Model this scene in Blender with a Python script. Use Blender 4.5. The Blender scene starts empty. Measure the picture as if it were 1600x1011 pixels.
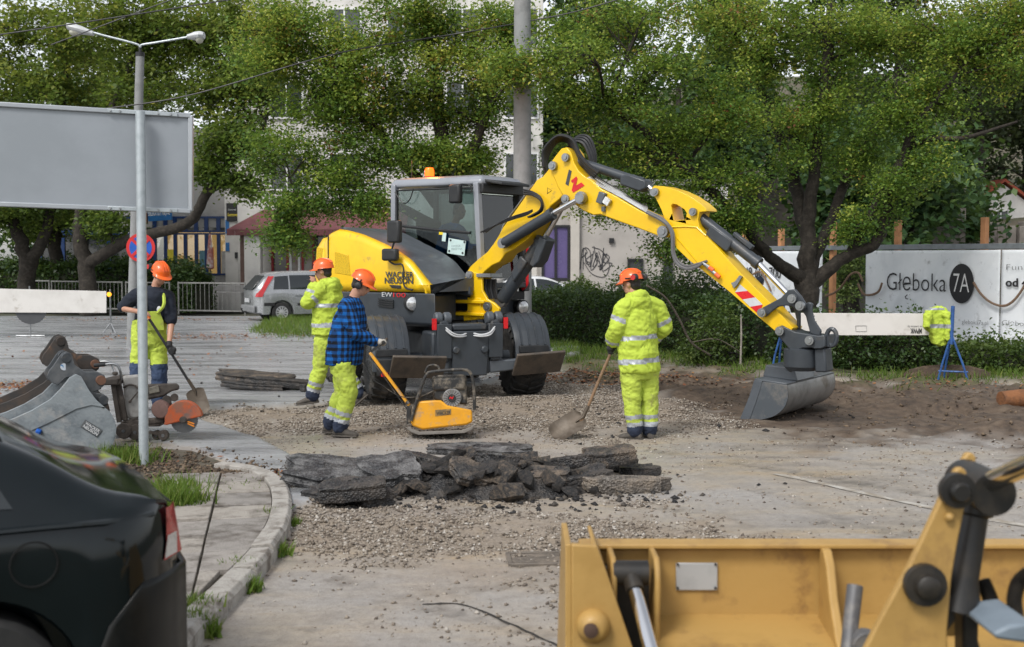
import bpy, bmesh, math, random
import numpy as np
from mathutils import Vector, Matrix, noise, geometry

random.seed(7)
RNG = np.random.default_rng(11)
R = math.radians
scene = bpy.context.scene
COL = scene.collection

# ------------------------------------------------------------------ camera
CAM_Z = 2.0
FPX = 1900.0
PITCH = math.atan(103.5 / FPX)
cam_data = bpy.data.cameras.new('camera')
cam_data.sensor_width = 36.0
cam_data.lens = FPX / 1600.0 * 36.0
cam_data.clip_start = 0.1
cam_data.clip_end = 2000.0
cam_data.dof.use_dof = True
cam_data.dof.focus_distance = 14.5
cam_data.dof.aperture_fstop = 3.2
cam = bpy.data.objects.new('camera', cam_data)
cam.location = (0, 0, CAM_Z)
cam.rotation_euler = (math.pi / 2 - PITCH, 0, 0)
COL.objects.link(cam)
scene.camera = cam

# ------------------------------------------------------------------ sky, sun, exposure
SUN_EL, SUN_AZ = R(50), R(-145)          # azimuth measured from +Y (view direction) towards +X
world = bpy.data.worlds.new('World')
scene.world = world
world.use_nodes = True
wn = world.node_tree.nodes
wl = world.node_tree.links
wn.clear()
w_out = wn.new('ShaderNodeOutputWorld')
w_bg = wn.new('ShaderNodeBackground')
w_sky = wn.new('ShaderNodeTexSky')
w_sky.sky_type = 'NISHITA'
w_sky.sun_disc = False
w_sky.sun_elevation = SUN_EL
w_sky.sun_rotation = SUN_AZ
w_sky.air_density = 1.0
w_sky.dust_density = 1.5
w_sky.ozone_density = 1.0
w_hsv = wn.new('ShaderNodeHueSaturation')     # cloud deck: the blue goes out of the sky
w_hsv.inputs['Saturation'].default_value = 0.22
wl.new(w_sky.outputs[0], w_hsv.inputs['Color'])
wl.new(w_hsv.outputs[0], w_bg.inputs['Color'])
w_bg.inputs['Strength'].default_value = 0.13
wl.new(w_bg.outputs[0], w_out.inputs['Surface'])

sun_d = bpy.data.lights.new('sun', 'SUN')
sun_d.energy = 1.5
sun_d.angle = R(16)
sun_d.color = (1.0, 0.97, 0.92)
sun = bpy.data.objects.new('sun', sun_d)
sdir = Vector((math.sin(SUN_AZ) * math.cos(SUN_EL), math.cos(SUN_AZ) * math.cos(SUN_EL), math.sin(SUN_EL)))
sun.rotation_euler = sdir.to_track_quat('Z', 'Y').to_euler()
sun.location = (0, 0, 40)
COL.objects.link(sun)

vs = scene.view_settings
vs.view_transform = 'Standard'
vs.look = 'None'
vs.exposure = 0.74
vs.gamma = 1.0
scene.render.engine = 'CYCLES'
scene.cycles.use_denoising = True
scene.cycles.max_bounces = 6
scene.cycles.diffuse_bounces = 4
scene.cycles.glossy_bounces = 3
scene.cycles.transmission_bounces = 6
scene.cycles.transparent_max_bounces = 8
scene.cycles.caustics_reflective = False
scene.cycles.caustics_refractive = False

# ------------------------------------------------------------------ where a point of the picture stands in the place
_cf = np.array((0, math.cos(PITCH), -math.sin(PITCH)))
_cu = np.array((0, math.sin(PITCH), math.cos(PITCH)))
_cr = np.array((1.0, 0, 0))
_C = np.array((0, 0, CAM_Z))
def ray(px, py):
    return _cf * FPX + _cr * (px - 800.0) - _cu * (py - 505.5)
def P(px, py, d):
    r = ray(px, py); return Vector(_C + r * (d / r[1]))
def G(px, py, z=0.0):
    r = ray(px, py); return Vector(_C + r * ((z - CAM_Z) / r[2]))
def to_px(x, y, z):
    q0 = x; q1 = y * _cf[1] + (z - CAM_Z) * _cf[2]; q2 = y * _cu[1] + (z - CAM_Z) * _cu[2]
    return 800 + FPX * q0 / q1, 505.5 - FPX * q2 / q1

# ------------------------------------------------------------------ numpy noise
def vnoise(x, y, seed=0):
    xi = np.floor(x).astype(np.int64); yi = np.floor(y).astype(np.int64)
    xf = x - xi; yf = y - yi
    u = xf * xf * (3 - 2 * xf); v = yf * yf * (3 - 2 * yf)
    def h(a, b):
        n = (a * 374761393 + b * 668265263 + seed * 974711) & 0x7fffffff
        n = ((n ^ (n >> 13)) * 1274126177) & 0x7fffffff
        return ((n ^ (n >> 16)) & 0xffff) / 65535.0
    return (h(xi, yi) * (1 - u) + h(xi + 1, yi) * u) * (1 - v) + (h(xi, yi + 1) * (1 - u) + h(xi + 1, yi + 1) * u) * v
def fbm(x, y, oct=4, seed=0):
    s = 0; a = 0.5; t = 0
    for k in range(oct):
        s = s + a * vnoise(x, y, seed + k); t += a; a *= 0.5; x = x * 2.03 + 17.1; y = y * 2.03 + 5.7
    return s / t
def in_poly(px, py, poly):
    poly = np.asarray(poly, float); n = len(poly); ins = np.zeros(px.shape, bool); dist = np.full(px.shape, 1e9)
    for i in range(n):
        x0, y0 = poly[i]; x1, y1 = poly[(i + 1) % n]
        c = ((y0 > py) != (y1 > py)) & (px < (x1 - x0) * (py - y0) / ((y1 - y0) if y1 != y0 else 1e-9) + x0)
        ins ^= c
        dx, dy = x1 - x0, y1 - y0
        t = np.clip(((px - x0) * dx + (py - y0) * dy) / (dx * dx + dy * dy + 1e-12), 0, 1)
        dist = np.minimum(dist, np.hypot(px - x0 - t * dx, py - y0 - t * dy))
    return np.where(ins, dist, -dist)
def sstep(a, b, x):
    t = np.clip((x - a) / (b - a), 0, 1); return t * t * (3 - 2 * t)

# ------------------------------------------------------------------ materials
MATS = {}
def new_mat(name):
    m = bpy.data.materials.new(name); m.use_nodes = True
    nt = m.node_tree; b = nt.nodes['Principled BSDF']
    return m, nt, b
def nd(nt, t, **kw):
    n = nt.nodes.new(t)
    for k, v in kw.items():
        if k in n.inputs: n.inputs[k].default_value = v
        else: setattr(n, k, v)
    return n
def ramp(nt, fac, stops):
    n = nt.nodes.new('ShaderNodeValToRGB'); cr = n.color_ramp
    while len(cr.elements) < len(stops): cr.elements.new(0.5)
    for e, (p, c) in zip(cr.elements, stops):
        e.position = p; e.color = c if len(c) == 4 else (*c, 1)
    nt.links.new(fac, n.inputs[0]); return n.outputs[0]
def mixc(nt, fac, a, b, mode='MIX'):
    n = nt.nodes.new('ShaderNodeMix'); n.data_type = 'RGBA'; n.blend_type = mode
    for sock, val in ((n.inputs[0], fac), (n.inputs[6], a), (n.inputs[7], b)):
        if isinstance(val, bpy.types.NodeSocket): nt.links.new(val, sock)
        elif isinstance(val, (int, float)): sock.default_value = val
        else: sock.default_value = (*val, 1) if len(val) == 3 else val
    return n.outputs[2]
def c4(c): return (*c, 1.0)
def pmat(name, col, col2=None, scale=6.0, rough=0.5, metal=0.0, bump=0.0, bscale=None, spec=0.5, coat=0.0,
         thr=(0.45, 0.65), rvar=0.15, detail=6.0, emit=None, estr=0.0, trans=0.0, alpha=1.0, ior=1.45, grime=0.0, grime_col=(0.2, 0.16, 0.12), gscale=3.0):
    """painted / plastic / metal surface: two tones broken up by noise, uneven gloss, fine relief, grime in patches"""
    if name in MATS: return MATS[name]
    m, nt, b = new_mat(name); L = nt.links
    tc = nd(nt, 'ShaderNodeTexCoord')
    no = nd(nt, 'ShaderNodeTexNoise', Scale=scale, Detail=detail, Roughness=0.62)
    L.new(tc.outputs['Object'], no.inputs['Vector'])
    c = ramp(nt, no.outputs[0], [(thr[0], c4(col)), (thr[1], c4(col2 or tuple(min(1, x * 0.82) for x in col)))])
    if grime > 0:
        g = nd(nt, 'ShaderNodeTexNoise', Scale=gscale, Detail=9.0, Roughness=0.7)
        L.new(tc.outputs['Object'], g.inputs['Vector'])
        gf = ramp(nt, g.outputs[0], [(0.62 - 0.3 * grime, (0, 0, 0)), (0.72 - 0.15 * grime, (1, 1, 1))])
        c = mixc(nt, gf, c, grime_col)
    L.new(c, b.inputs['Base Color'])
    rr = nd(nt, 'ShaderNodeMapRange'); rr.inputs[3].default_value = max(0.02, rough - rvar); rr.inputs[4].default_value = min(1, rough + rvar)
    L.new(no.outputs[0], rr.inputs[0]); L.new(rr.outputs[0], b.inputs['Roughness'])
    b.inputs['Metallic'].default_value = metal
    b.inputs['Specular IOR Level'].default_value = spec
    b.inputs['Coat Weight'].default_value = coat
    b.inputs['Coat Roughness'].default_value = 0.06
    b.inputs['IOR'].default_value = ior
    if trans: b.inputs['Transmission Weight'].default_value = trans
    if alpha < 1: b.inputs['Alpha'].default_value = alpha
    if emit:
        b.inputs['Emission Color'].default_value = c4(emit); b.inputs['Emission Strength'].default_value = estr
    if bump > 0:
        bn = nd(nt, 'ShaderNodeTexNoise', Scale=bscale or scale * 6, Detail=5.0)
        L.new(tc.outputs['Object'], bn.inputs['Vector'])
        bp = nd(nt, 'ShaderNodeBump', Strength=min(1, bump), Distance=0.02)
        L.new(bn.outputs[0], bp.inputs['Height']); L.new(bp.outputs[0], b.inputs['Normal'])
    MATS[name] = m
    return m
def glass_mat(name, tint=(0.35, 0.42, 0.42), rough=0.02, mixv=0.35):
    """window pane: part clear, part mirror by angle"""
    if name in MATS: return MATS[name]
    m, nt, b = new_mat(name); L = nt.links
    out = nt.nodes['Material Output']
    tr = nd(nt, 'ShaderNodeBsdfTransparent'); tr.inputs[0].default_value = c4(tint)
    gl = nd(nt, 'ShaderNodeBsdfGlossy'); gl.inputs['Roughness'].default_value = rough; gl.inputs[0].default_value = (1, 1, 1, 1)
    fr = nd(nt, 'ShaderNodeFresnel'); fr.inputs[0].default_value = 1.42
    mp = nd(nt, 'ShaderNodeMapRange'); mp.inputs[3].default_value = mixv * 0.25; mp.inputs[4].default_value = 1.0
    L.new(fr.outputs[0], mp.inputs[0])
    mx = nd(nt, 'ShaderNodeMixShader'); L.new(mp.outputs[0], mx.inputs[0]); L.new(tr.outputs[0], mx.inputs[1]); L.new(gl.outputs[0], mx.inputs[2])
    L.new(mx.outputs[0], out.inputs['Surface'])
    MATS[name] = m
    return m

# ------------------------------------------------------------------ mesh builder
class MB:
    def __init__(s, M=None):
        s.v = []; s.f = []; s.mi = []; s.M = M or Matrix.Identity(4)
    def add(s, vs_, fs, m=0):
        o = len(s.v); M = s.M
        s.v.extend([M @ Vector(p) for p in vs_]); s.f.extend([tuple(i + o for i in f) for f in fs]); s.mi.extend([m] * len(fs)); return s
    def box(s, c, size, rot=None, m=0, top=(1, 1)):
        hx, hy, hz = size[0] / 2, size[1] / 2, size[2] / 2; tx, ty = top
        p = [(-hx, -hy, -hz), (hx, -hy, -hz), (hx, hy, -hz), (-hx, hy, -hz), (-hx * tx, -hy * ty, hz), (hx * tx, -hy * ty, hz), (hx * tx, hy * ty, hz), (-hx * tx, hy * ty, hz)]
        Rm = rot if rot is not None else Matrix.Identity(3)
        if isinstance(Rm, tuple):
            from mathutils import Euler
            Rm = Euler(Rm).to_matrix()
        c = Vector(c)
        s.add([c + Rm @ Vector(q) for q in p], [(0, 3, 2, 1), (4, 5, 6, 7), (0, 1, 5, 4), (1, 2, 6, 5), (2, 3, 7, 6), (3, 0, 4, 7)], m); return s
    def beam(s, p0, p1, w, h, up=(0, 0, 1), m=0, w1=None, h1=None):
        p0 = Vector(p0); p1 = Vector(p1); d = (p1 - p0).normalized(); up = Vector(up)
        sd = d.cross(up)
        if sd.length < 1e-4: sd = d.cross(Vector((1, 0, 0)))
        sd.normalize(); u = sd.cross(d)
        q = []
        for p, ww, hh in ((p0, w, h), (p1, w1 or w, h1 or h)):
            for a, b in ((-1, -1), (1, -1), (1, 1), (-1, 1)): q.append(p + sd * (a * ww / 2) + u * (b * hh / 2))
        s.add(q, [(0, 3, 2, 1), (4, 5, 6, 7), (0, 1, 5, 4), (1, 2, 6, 5), (2, 3, 7, 6), (3, 0, 4, 7)], m); return s
    def prism(s, pts, e, holes=(), m=0):
        """pts: 3-D outline (flat), e: extrusion vector"""
        pts = [Vector(p) for p in pts]; e = Vector(e); rings = [pts] + [[Vector(p) for p in h] for h in holes]
        tri = geometry.tessellate_polygon(rings) if holes else None
        allp = [p for r in rings for p in r]; n = len(allp)
        faces = []
        if holes:
            faces += [tuple(t) for t in tri] + [tuple(n + i for i in reversed(t)) for t in tri]
        else:
            faces += [tuple(range(n)), tuple(range(2 * n - 1, n - 1, -1))]
        o = 0
        for r in rings:
            k = len(r)
            for i in range(k):
                a, b = o + i, o + (i + 1) % k
                faces.append((b, a, a + n, b + n))
            o += k
        s.add(allp + [p + e for p in allp], faces, m); return s
    def loft(s, rings, closed=True, caps=True, m=0):
        k = len(rings[0]); vs_ = [p for r in rings for p in r]; fs = []
        for i in range(len(rings) - 1):
            for j in range(k if closed else k - 1):
                a = i * k + j; b = i * k + (j + 1) % k
                fs.append((a, b, b + k, a + k))
        if caps and closed:
            fs.append(tuple(range(k - 1, -1, -1))); o = (len(rings) - 1) * k; fs.append(tuple(range(o, o + k)))
        s.add(vs_, fs, m); return s
    def tube(s, pts, r, n=8, caps=True, m=0, flat=None):
        pts = [Vector(p) for p in pts]; N = len(pts)
        rs = r if hasattr(r, '__len__') else [r] * N
        rings = []; prev = None
        for i, p in enumerate(pts):
            d = (pts[min(i + 1, N - 1)] - pts[max(i - 1, 0)])
            if d.length < 1e-9: d = Vector((0, 0, 1))
            d.normalize()
            if prev is None:
                prev = d.orthogonal().normalized()
            prev = (prev - d * prev.dot(d))
            if prev.length < 1e-6: prev = d.orthogonal()
            prev.normalize(); b = d.cross(prev)
            rings.append([p + (prev * math.cos(2 * math.pi * j / n) + b * math.sin(2 * math.pi * j / n)) * rs[i] for j in range(n)])
        s.loft(rings, True, caps, m); return s
    def cyl(s, p0, p1, r, r1=None, n=16, m=0):
        return s.tube([p0, p1], [r, r if r1 is None else r1], n, True, m)
    def lathe(s, prof, o=(0, 0, 0), ax=(0, 0, 1), n=24, m=0, ref=None):
        """prof: [(radius, height along ax)]"""
        ax = Vector(ax).normalized(); u = (Vector(ref) if ref else ax.orthogonal()).normalized(); u = (u - ax * u.dot(ax)).normalized(); w = ax.cross(u); o = Vector(o)
        rings = [[o + ax * h + (u * math.cos(2 * math.pi * j / n) + w * math.sin(2 * math.pi * j / n)) * max(r, 1e-4) for j in range(n)] for r, h in prof]
        s.loft(rings, True, True, m); return s
    def ball(s, c, r, Rm=None, nu=12, nv=8, m=0):
        c = Vector(c); r = Vector((r, r, r)) if isinstance(r, (int, float)) else Vector(r); Rm = Rm or Matrix.Identity(3)
        rings = []
        for i in range(nv + 1):
            t = math.pi * (0.02 + 0.96 * i / nv)
            rings.append([c + Rm @ Vector((r.x * math.sin(t) * math.cos(2 * math.pi * j / nu), r.y * math.sin(t) * math.sin(2 * math.pi * j / nu), -r.z * math.cos(t))) for j in range(nu)])
        s.loft(rings, True, True, m); return s
    def build(s, name, mats, parent=None, bevel=0.0, smooth=35, seg=2, sub=0, kind=None, world=False):
        me = bpy.data.meshes.new(name)
        me.from_pydata([tuple(v) for v in s.v], [], s.f)
        mats = mats if isinstance(mats, (list, tuple)) else [mats]
        for mm in mats: me.materials.append(mm)
        if len(mats) > 1: me.polygons.foreach_set('material_index', s.mi)
        bm = bmesh.new(); bm.from_mesh(me); bmesh.ops.recalc_face_normals(bm, faces=bm.faces); bm.to_mesh(me); bm.free()
        if smooth:
            me.shade_smooth()
            me.set_sharp_from_angle(angle=R(smooth))
        o = bpy.data.objects.new(name, me); COL.objects.link(o)
        if parent is not None:
            o.parent = parent
            if world: o.matrix_parent_inverse = parent.matrix_basis.inverted()
        if bevel > 0:
            md = o.modifiers.new('bevel', 'BEVEL'); md.width = bevel; md.segments = seg; md.limit_method = 'ANGLE'; md.angle_limit = R(40); md.harden_normals = False
        if sub:
            md = o.modifiers.new('sub', 'SUBSURF'); md.levels = sub; md.render_levels = sub
        if kind: o['kind'] = kind
        return o

def tag(o, label, cat=None, group=None, kind=None):
    if label: o['label'] = label
    if cat: o['category'] = cat
    if group: o['group'] = group
    if kind: o['kind'] = kind
    return o
def empty(name, loc=(0, 0, 0), rz=0.0, label=None, cat=None, group=None):
    o = bpy.data.objects.new(name, None); o.empty_display_size = 0.2
    o.location = loc; o.rotation_euler = (0, 0, rz); COL.objects.link(o)
    tag(o, label, cat, group); return o
def struct(o): o['kind'] = 'structure'; return o
def copy_tree(o, parent=None):
    c = o.copy(); COL.objects.link(c); c.parent = parent
    for ch in list(o.children): copy_tree(ch, c)
    return c
def raw_mesh(name, v, f, mats, parent=None, attrs=None, mi=None, smooth=False, nper=None):
    """fast mesh from numpy arrays: v (N,3); f (M,k)"""
    me = bpy.data.meshes.new(name); v = np.asarray(v, np.float32); f = np.asarray(f, np.int32)
    M, k = f.shape
    me.vertices.add(len(v)); me.vertices.foreach_set('co', v.ravel())
    me.loops.add(M * k); me.loops.foreach_set('vertex_index', f.ravel())
    me.polygons.add(M); me.polygons.foreach_set('loop_start', np.arange(0, M * k, k, dtype=np.int32))
    for mm in (mats if isinstance(mats, (list, tuple)) else [mats]): me.materials.append(mm)
    if mi is not None: me.polygons.foreach_set('material_index', np.asarray(mi, np.int32))
    me.update(calc_edges=True)
    for an, (dom, arr) in (attrs or {}).items():
        a = me.attributes.new(an, 'FLOAT', dom); a.data.foreach_set('value', np.asarray(arr, np.float32))
    if smooth: me.shade_smooth()
    o = bpy.data.objects.new(name, me); COL.objects.link(o)
    if parent is not None: o.parent = parent
    return o
def text_obj(name, body, mat, M, width=None, height=None, parent=None, extrude=0.002, bold=0.0, align='LEFT', flip=False, shear=0.0):
    """flat lettering as a mesh; M places its local x (reading direction), y (up)"""
    cu = bpy.data.curves.new('txt', 'FONT'); cu.body = body; cu.size = 1.0; cu.extrude = 0; cu.offset = bold; cu.shear = shear
    cu.resolution_u = 3
    tmp = bpy.data.objects.new('txt', cu); COL.objects.link(tmp)
    bpy.context.view_layer.update()
    dg = bpy.context.evaluated_depsgraph_get()
    me = bpy.data.meshes.new_from_object(tmp.evaluated_get(dg))
    bpy.data.objects.remove(tmp); bpy.data.curves.remove(cu)
    co = np.empty(len(me.vertices) * 3, np.float32); me.vertices.foreach_get('co', co); co = co.reshape(-1, 3)
    if len(co) == 0: co = np.zeros((1, 3), np.float32)
    mn, mx = co.min(0), co.max(0)
    sx = width / (mx[0] - mn[0]) if width else None
    sy = height / (mx[1] - mn[1]) if height else sx
    sx = sx or sy
    co[:, 0] = (co[:, 0] - mn[0]) * sx; co[:, 1] = (co[:, 1] - mn[1]) * sy
    if align == 'CENTER': co[:, 0] -= (mx[0] - mn[0]) * sx / 2; co[:, 1] -= (mx[1] - mn[1]) * sy / 2
    M = np.array(M); co4 = np.c_[co, np.ones(len(co))]; co = (co4 @ M.T)[:, :3]
    me.vertices.foreach_set('co', co.astype(np.float32).ravel()); me.update()
    me.name = name; me.materials.clear(); me.materials.append(mat)
    o = bpy.data.objects.new(name, me); COL.objects.link(o)
    if parent is not None: o.parent = parent
    return o
def frame(o, x, y):
    """matrix with local x, y, z axes at o"""
    x = Vector(x).normalized(); y = Vector(y); y = (y - x * y.dot(x)).normalized(); z = x.cross(y)
    return Matrix(((x.x, y.x, z.x, o[0]), (x.y, y.y, z.y, o[1]), (x.z, y.z, z.z, o[2]), (0, 0, 0, 1)))
def spline(pts, n):
    """Catmull-Rom through points (any dimension)"""
    p = np.asarray(pts, float); p = np.vstack([2 * p[0] - p[1], p, 2 * p[-1] - p[-2]]); m = len(p) - 3; out = []
    for q in np.linspace(0, m - 1e-6, n):
        i = int(q); t = q - i; a, b, c, d = p[i], p[i + 1], p[i + 2], p[i + 3]
        out.append(0.5 * ((2 * b) + (-a + c) * t + (2 * a - 5 * b + 4 * c - d) * t * t + (-a + 3 * b - 3 * c + d) * t ** 3))
    return np.array(out)
def remeshed(name, mb, mats, voxel=0.014, smooth_it=4, parent=None, disp=None, classify=None, world=False):
    """union of overlapping closed shapes as one continuous skin"""
    me = bpy.data.meshes.new('tmp'); me.from_pydata([tuple(v) for v in mb.v], [], mb.f)
    bm = bmesh.new(); bm.from_mesh(me); bmesh.ops.recalc_face_normals(bm, faces=bm.faces); bm.to_mesh(me); bm.free()
    tmp = bpy.data.objects.new('tmp', me); COL.objects.link(tmp)
    md = tmp.modifiers.new('r', 'REMESH'); md.mode = 'VOXEL'; md.voxel_size = voxel
    if smooth_it:
        ms = tmp.modifiers.new('s', 'SMOOTH'); ms.iterations = smooth_it; ms.factor = 0.5
    bpy.context.view_layer.update()
    dg = bpy.context.evaluated_depsgraph_get()
    out = bpy.data.meshes.new_from_object(tmp.evaluated_get(dg)); bpy.data.objects.remove(tmp); bpy.data.meshes.remove(me)
    out.name = name; out.materials.clear()
    for mm in (mats if isinstance(mats, (list, tuple)) else [mats]): out.materials.append(mm)
    n = len(out.vertices)
    if disp:
        co = np.empty(n * 3, np.float32); no = np.empty(n * 3, np.float32)
        out.vertices.foreach_get('co', co); out.vertices.foreach_get('normal', no)
        co = co.reshape(-1, 3); no = no.reshape(-1, 3)
        d = np.array([disp(Vector(c)) for c in co], np.float32)
        co = co + no * d[:, None]; out.vertices.foreach_set('co', co.ravel()); out.update()
    if classify:
        out.polygons.foreach_set('material_index', np.array([classify(p.center) for p in out.polygons], np.int32))
    out.shade_smooth()
    o = bpy.data.objects.new(name, out); COL.objects.link(o)
    if parent is not None:
        o.parent = parent
        if world: o.matrix_parent_inverse = parent.matrix_basis.inverted()
    return o
# =================================================================== THE GROUND
Z_ROAD = 0.07
POLY = {
 'wet': [(-500, 470), (905, 470), (905, 560), (760, 602), (600, 628), (480, 637), (335, 641), (300, 650), (330, 668), (400, 690), (448, 712), (470, 738), (500, 768), (495, 790), (452, 800), (440, 768), (390, 745), (300, 705), (160, 690), (-500, 700)],
 'gravel_a': [(318, 652), (350, 641), (480, 637), (600, 628), (660, 612), (760, 602), (880, 596), (960, 606), (1060, 628), (1180, 660), (1090, 676), (960, 676), (760, 680), (600, 672), (520, 668), (480, 676), (430, 668), (400, 690), (360, 668)],
 'gravel_b': [(462, 800), (520, 796), (700, 800), (880, 786), (1010, 792), (1120, 832), (1230, 852), (1260, 880), (1000, 920), (880, 906), (760, 878), (640, 862), (560, 850), (470, 850), (450, 820)],
 'dirt': [(1010, 605), (880, 596), (890, 580), (1040, 572), (1120, 574), (1300, 588), (1600, 600), (2300, 630), (2300, 716), (1600, 702), (1400, 692), (1250, 684), (1170, 668), (1060, 638)],
 'grass': [(800, 520), (1040, 520), (1300, 560), (2400, 560), (2400, 622), (1600, 602), (1300, 590), (1120, 576), (1040, 574), (880, 584), (862, 560)],
 'island': [(392, 523), (430, 503), (480, 496), (640, 494), (640, 520), (500, 532), (440, 536)],
 'walk': [(160, 690), (300, 705), (390, 745), (440, 768), (452, 800), (450, 838), (420, 885), (375, 935), (325, 985), (280, 1050), (-700, 1300), (-700, 700)],
}
nr, ncx = 430, 460
dd = 4.3 * (40.0 / 4.3) ** np.linspace(0, 1, nr)
tt = np.linspace(-1, 1, ncx)
gx = tt[None, :] * (dd[:, None] * 0.50 + 2.0); gy = np.repeat(dd[:, None], ncx, 1)
ppx, ppy = to_px(gx, gy, 0.0)
sc_px = FPX / gy
wob = (fbm(gx * 1.3, gy * 1.3, 4, 3) - 0.5)
wob2 = (fbm(gx * 5, gy * 5, 3, 9) - 0.5)
def mask(key, soft=0.05, wobble=0.25):
    dpx = in_poly(ppx, ppy, POLY[key])
    # turn picture distance at this spot into metres on the ground (rows are foreshortened)
    dm = dpx / (sc_px * (0.35 + 0.3 * (CAM_Z / gy)))
    return sstep(-soft, soft, dm + wob * wobble + wob2 * wobble * 0.6)
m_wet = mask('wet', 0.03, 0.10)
m_gra = np.maximum(mask('gravel_a', 0.25, 0.7), mask('gravel_b', 0.35, 1.1) * 0.95)
m_dirt = mask('dirt', 0.3, 0.9)
m_grass = np.maximum(mask('grass', 0.3, 1.0), mask('island', 0.15, 0.3))
m_walk = mask('walk', 0.03, 0.0)
far = sstep(24, 27, gy)
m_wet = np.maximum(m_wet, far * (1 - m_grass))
m_gra *= (1 - m_wet); m_dirt *= (1 - m_wet)
gz = m_wet * Z_ROAD
gz = gz + m_gra * ((fbm(gx * 2.2, gy * 2.2, 3, 21) - 0.35) * 0.10 + (fbm(gx * 22, gy * 22, 3, 5) - 0.5) * 0.035)
heap = np.exp(-(((gx - 0.35) / 1.5) ** 2 + ((gy - 16.3) / 0.8) ** 2)); gz += heap * 0.10 * (1 - m_wet)
gz = gz + m_dirt * ((fbm(gx * 1.1, gy * 1.4, 4, 31) - 0.42) * 0.34 + (fbm(gx * 9, gy * 9, 3, 8) - 0.5) * 0.06)
flatb = np.exp(-(((gx - 3.6) / 1.5) ** 2 + ((gy - 15.1) / 1.0) ** 2) ** 2); gz = gz * (1 - .92 * flatb * m_dirt) - .03 * flatb * m_dirt
rut = np.exp(-((gy - 18.2 - 0.08 * gx) / 0.35) ** 2) + 0.7 * np.exp(-((gy - 19.3 - 0.1 * gx) / 0.25) ** 2)
gz -= rut * 0.11 * m_dirt
gz = gz + m_grass * (0.05 + (fbm(gx * 2, gy * 2, 3, 41) - 0.5) * 0.08)
plain = (1 - m_wet) * (1 - m_gra) * (1 - m_dirt) * (1 - m_grass)
gz = gz + plain * ((fbm(gx * 1.5, gy * 1.5, 3, 51) - 0.5) * 0.025 + (fbm(gx * 14, gy * 14, 3, 61) - 0.5) * 0.008)
gz = np.where(m_walk > 0.5, np.minimum(gz, 0.0) + 0.05, gz)
# tyre tracks pressed into the film of mud
m_trk = np.zeros_like(gx)
for line, wd in (([(1010, 702), (1250, 738), (1700, 815)], .24), ([(1060, 690), (1300, 716), (1750, 780)], .24), ([(1030, 792), (1260, 812), (1700, 880)], .30), ([(520, 900), (700, 955), (980, 1020)], .22), ([(470, 985), (640, 930), (900, 905)], .22), ([(1100, 740), (1300, 800), (1420, 860)], .28)):
    lp_ = spline([tuple(G(*p))[:2] for p in line], 40); acc = 0.0
    for i in range(39):
        a_, b_ = lp_[i], lp_[i + 1]; dv = b_ - a_; ln = np.linalg.norm(dv); t = ((gx - a_[0]) * dv[0] + (gy - a_[1]) * dv[1]) / ln; s_ = np.abs((gx - a_[0]) * dv[1] - (gy - a_[1]) * dv[0]) / ln
        hit = (t >= 0) & (t < ln) & (s_ < wd / 2); m_trk = np.where(hit, np.maximum(m_trk, sstep(wd / 2, wd / 2 - .06, s_) * (.45 + .55 * (np.sin((t + acc) * 2 * math.pi / .16 + s_ * 14) > 0))), m_trk); acc += ln
m_trk *= plain * (1 - m_walk) * np.clip(fbm(gx * 2.5, gy * 2.5, 3, 99) * 2.6 - .7, 0, 1); gz = gz - .012 * m_trk
idx = np.arange(nr * ncx).reshape(nr, ncx)
gf = np.stack([idx[:-1, :-1], idx[:-1, 1:], idx[1:, 1:], idx[1:, :-1]], -1).reshape(-1, 4)
GV = np.stack([gx, gy, gz], -1).reshape(-1, 3)

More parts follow.
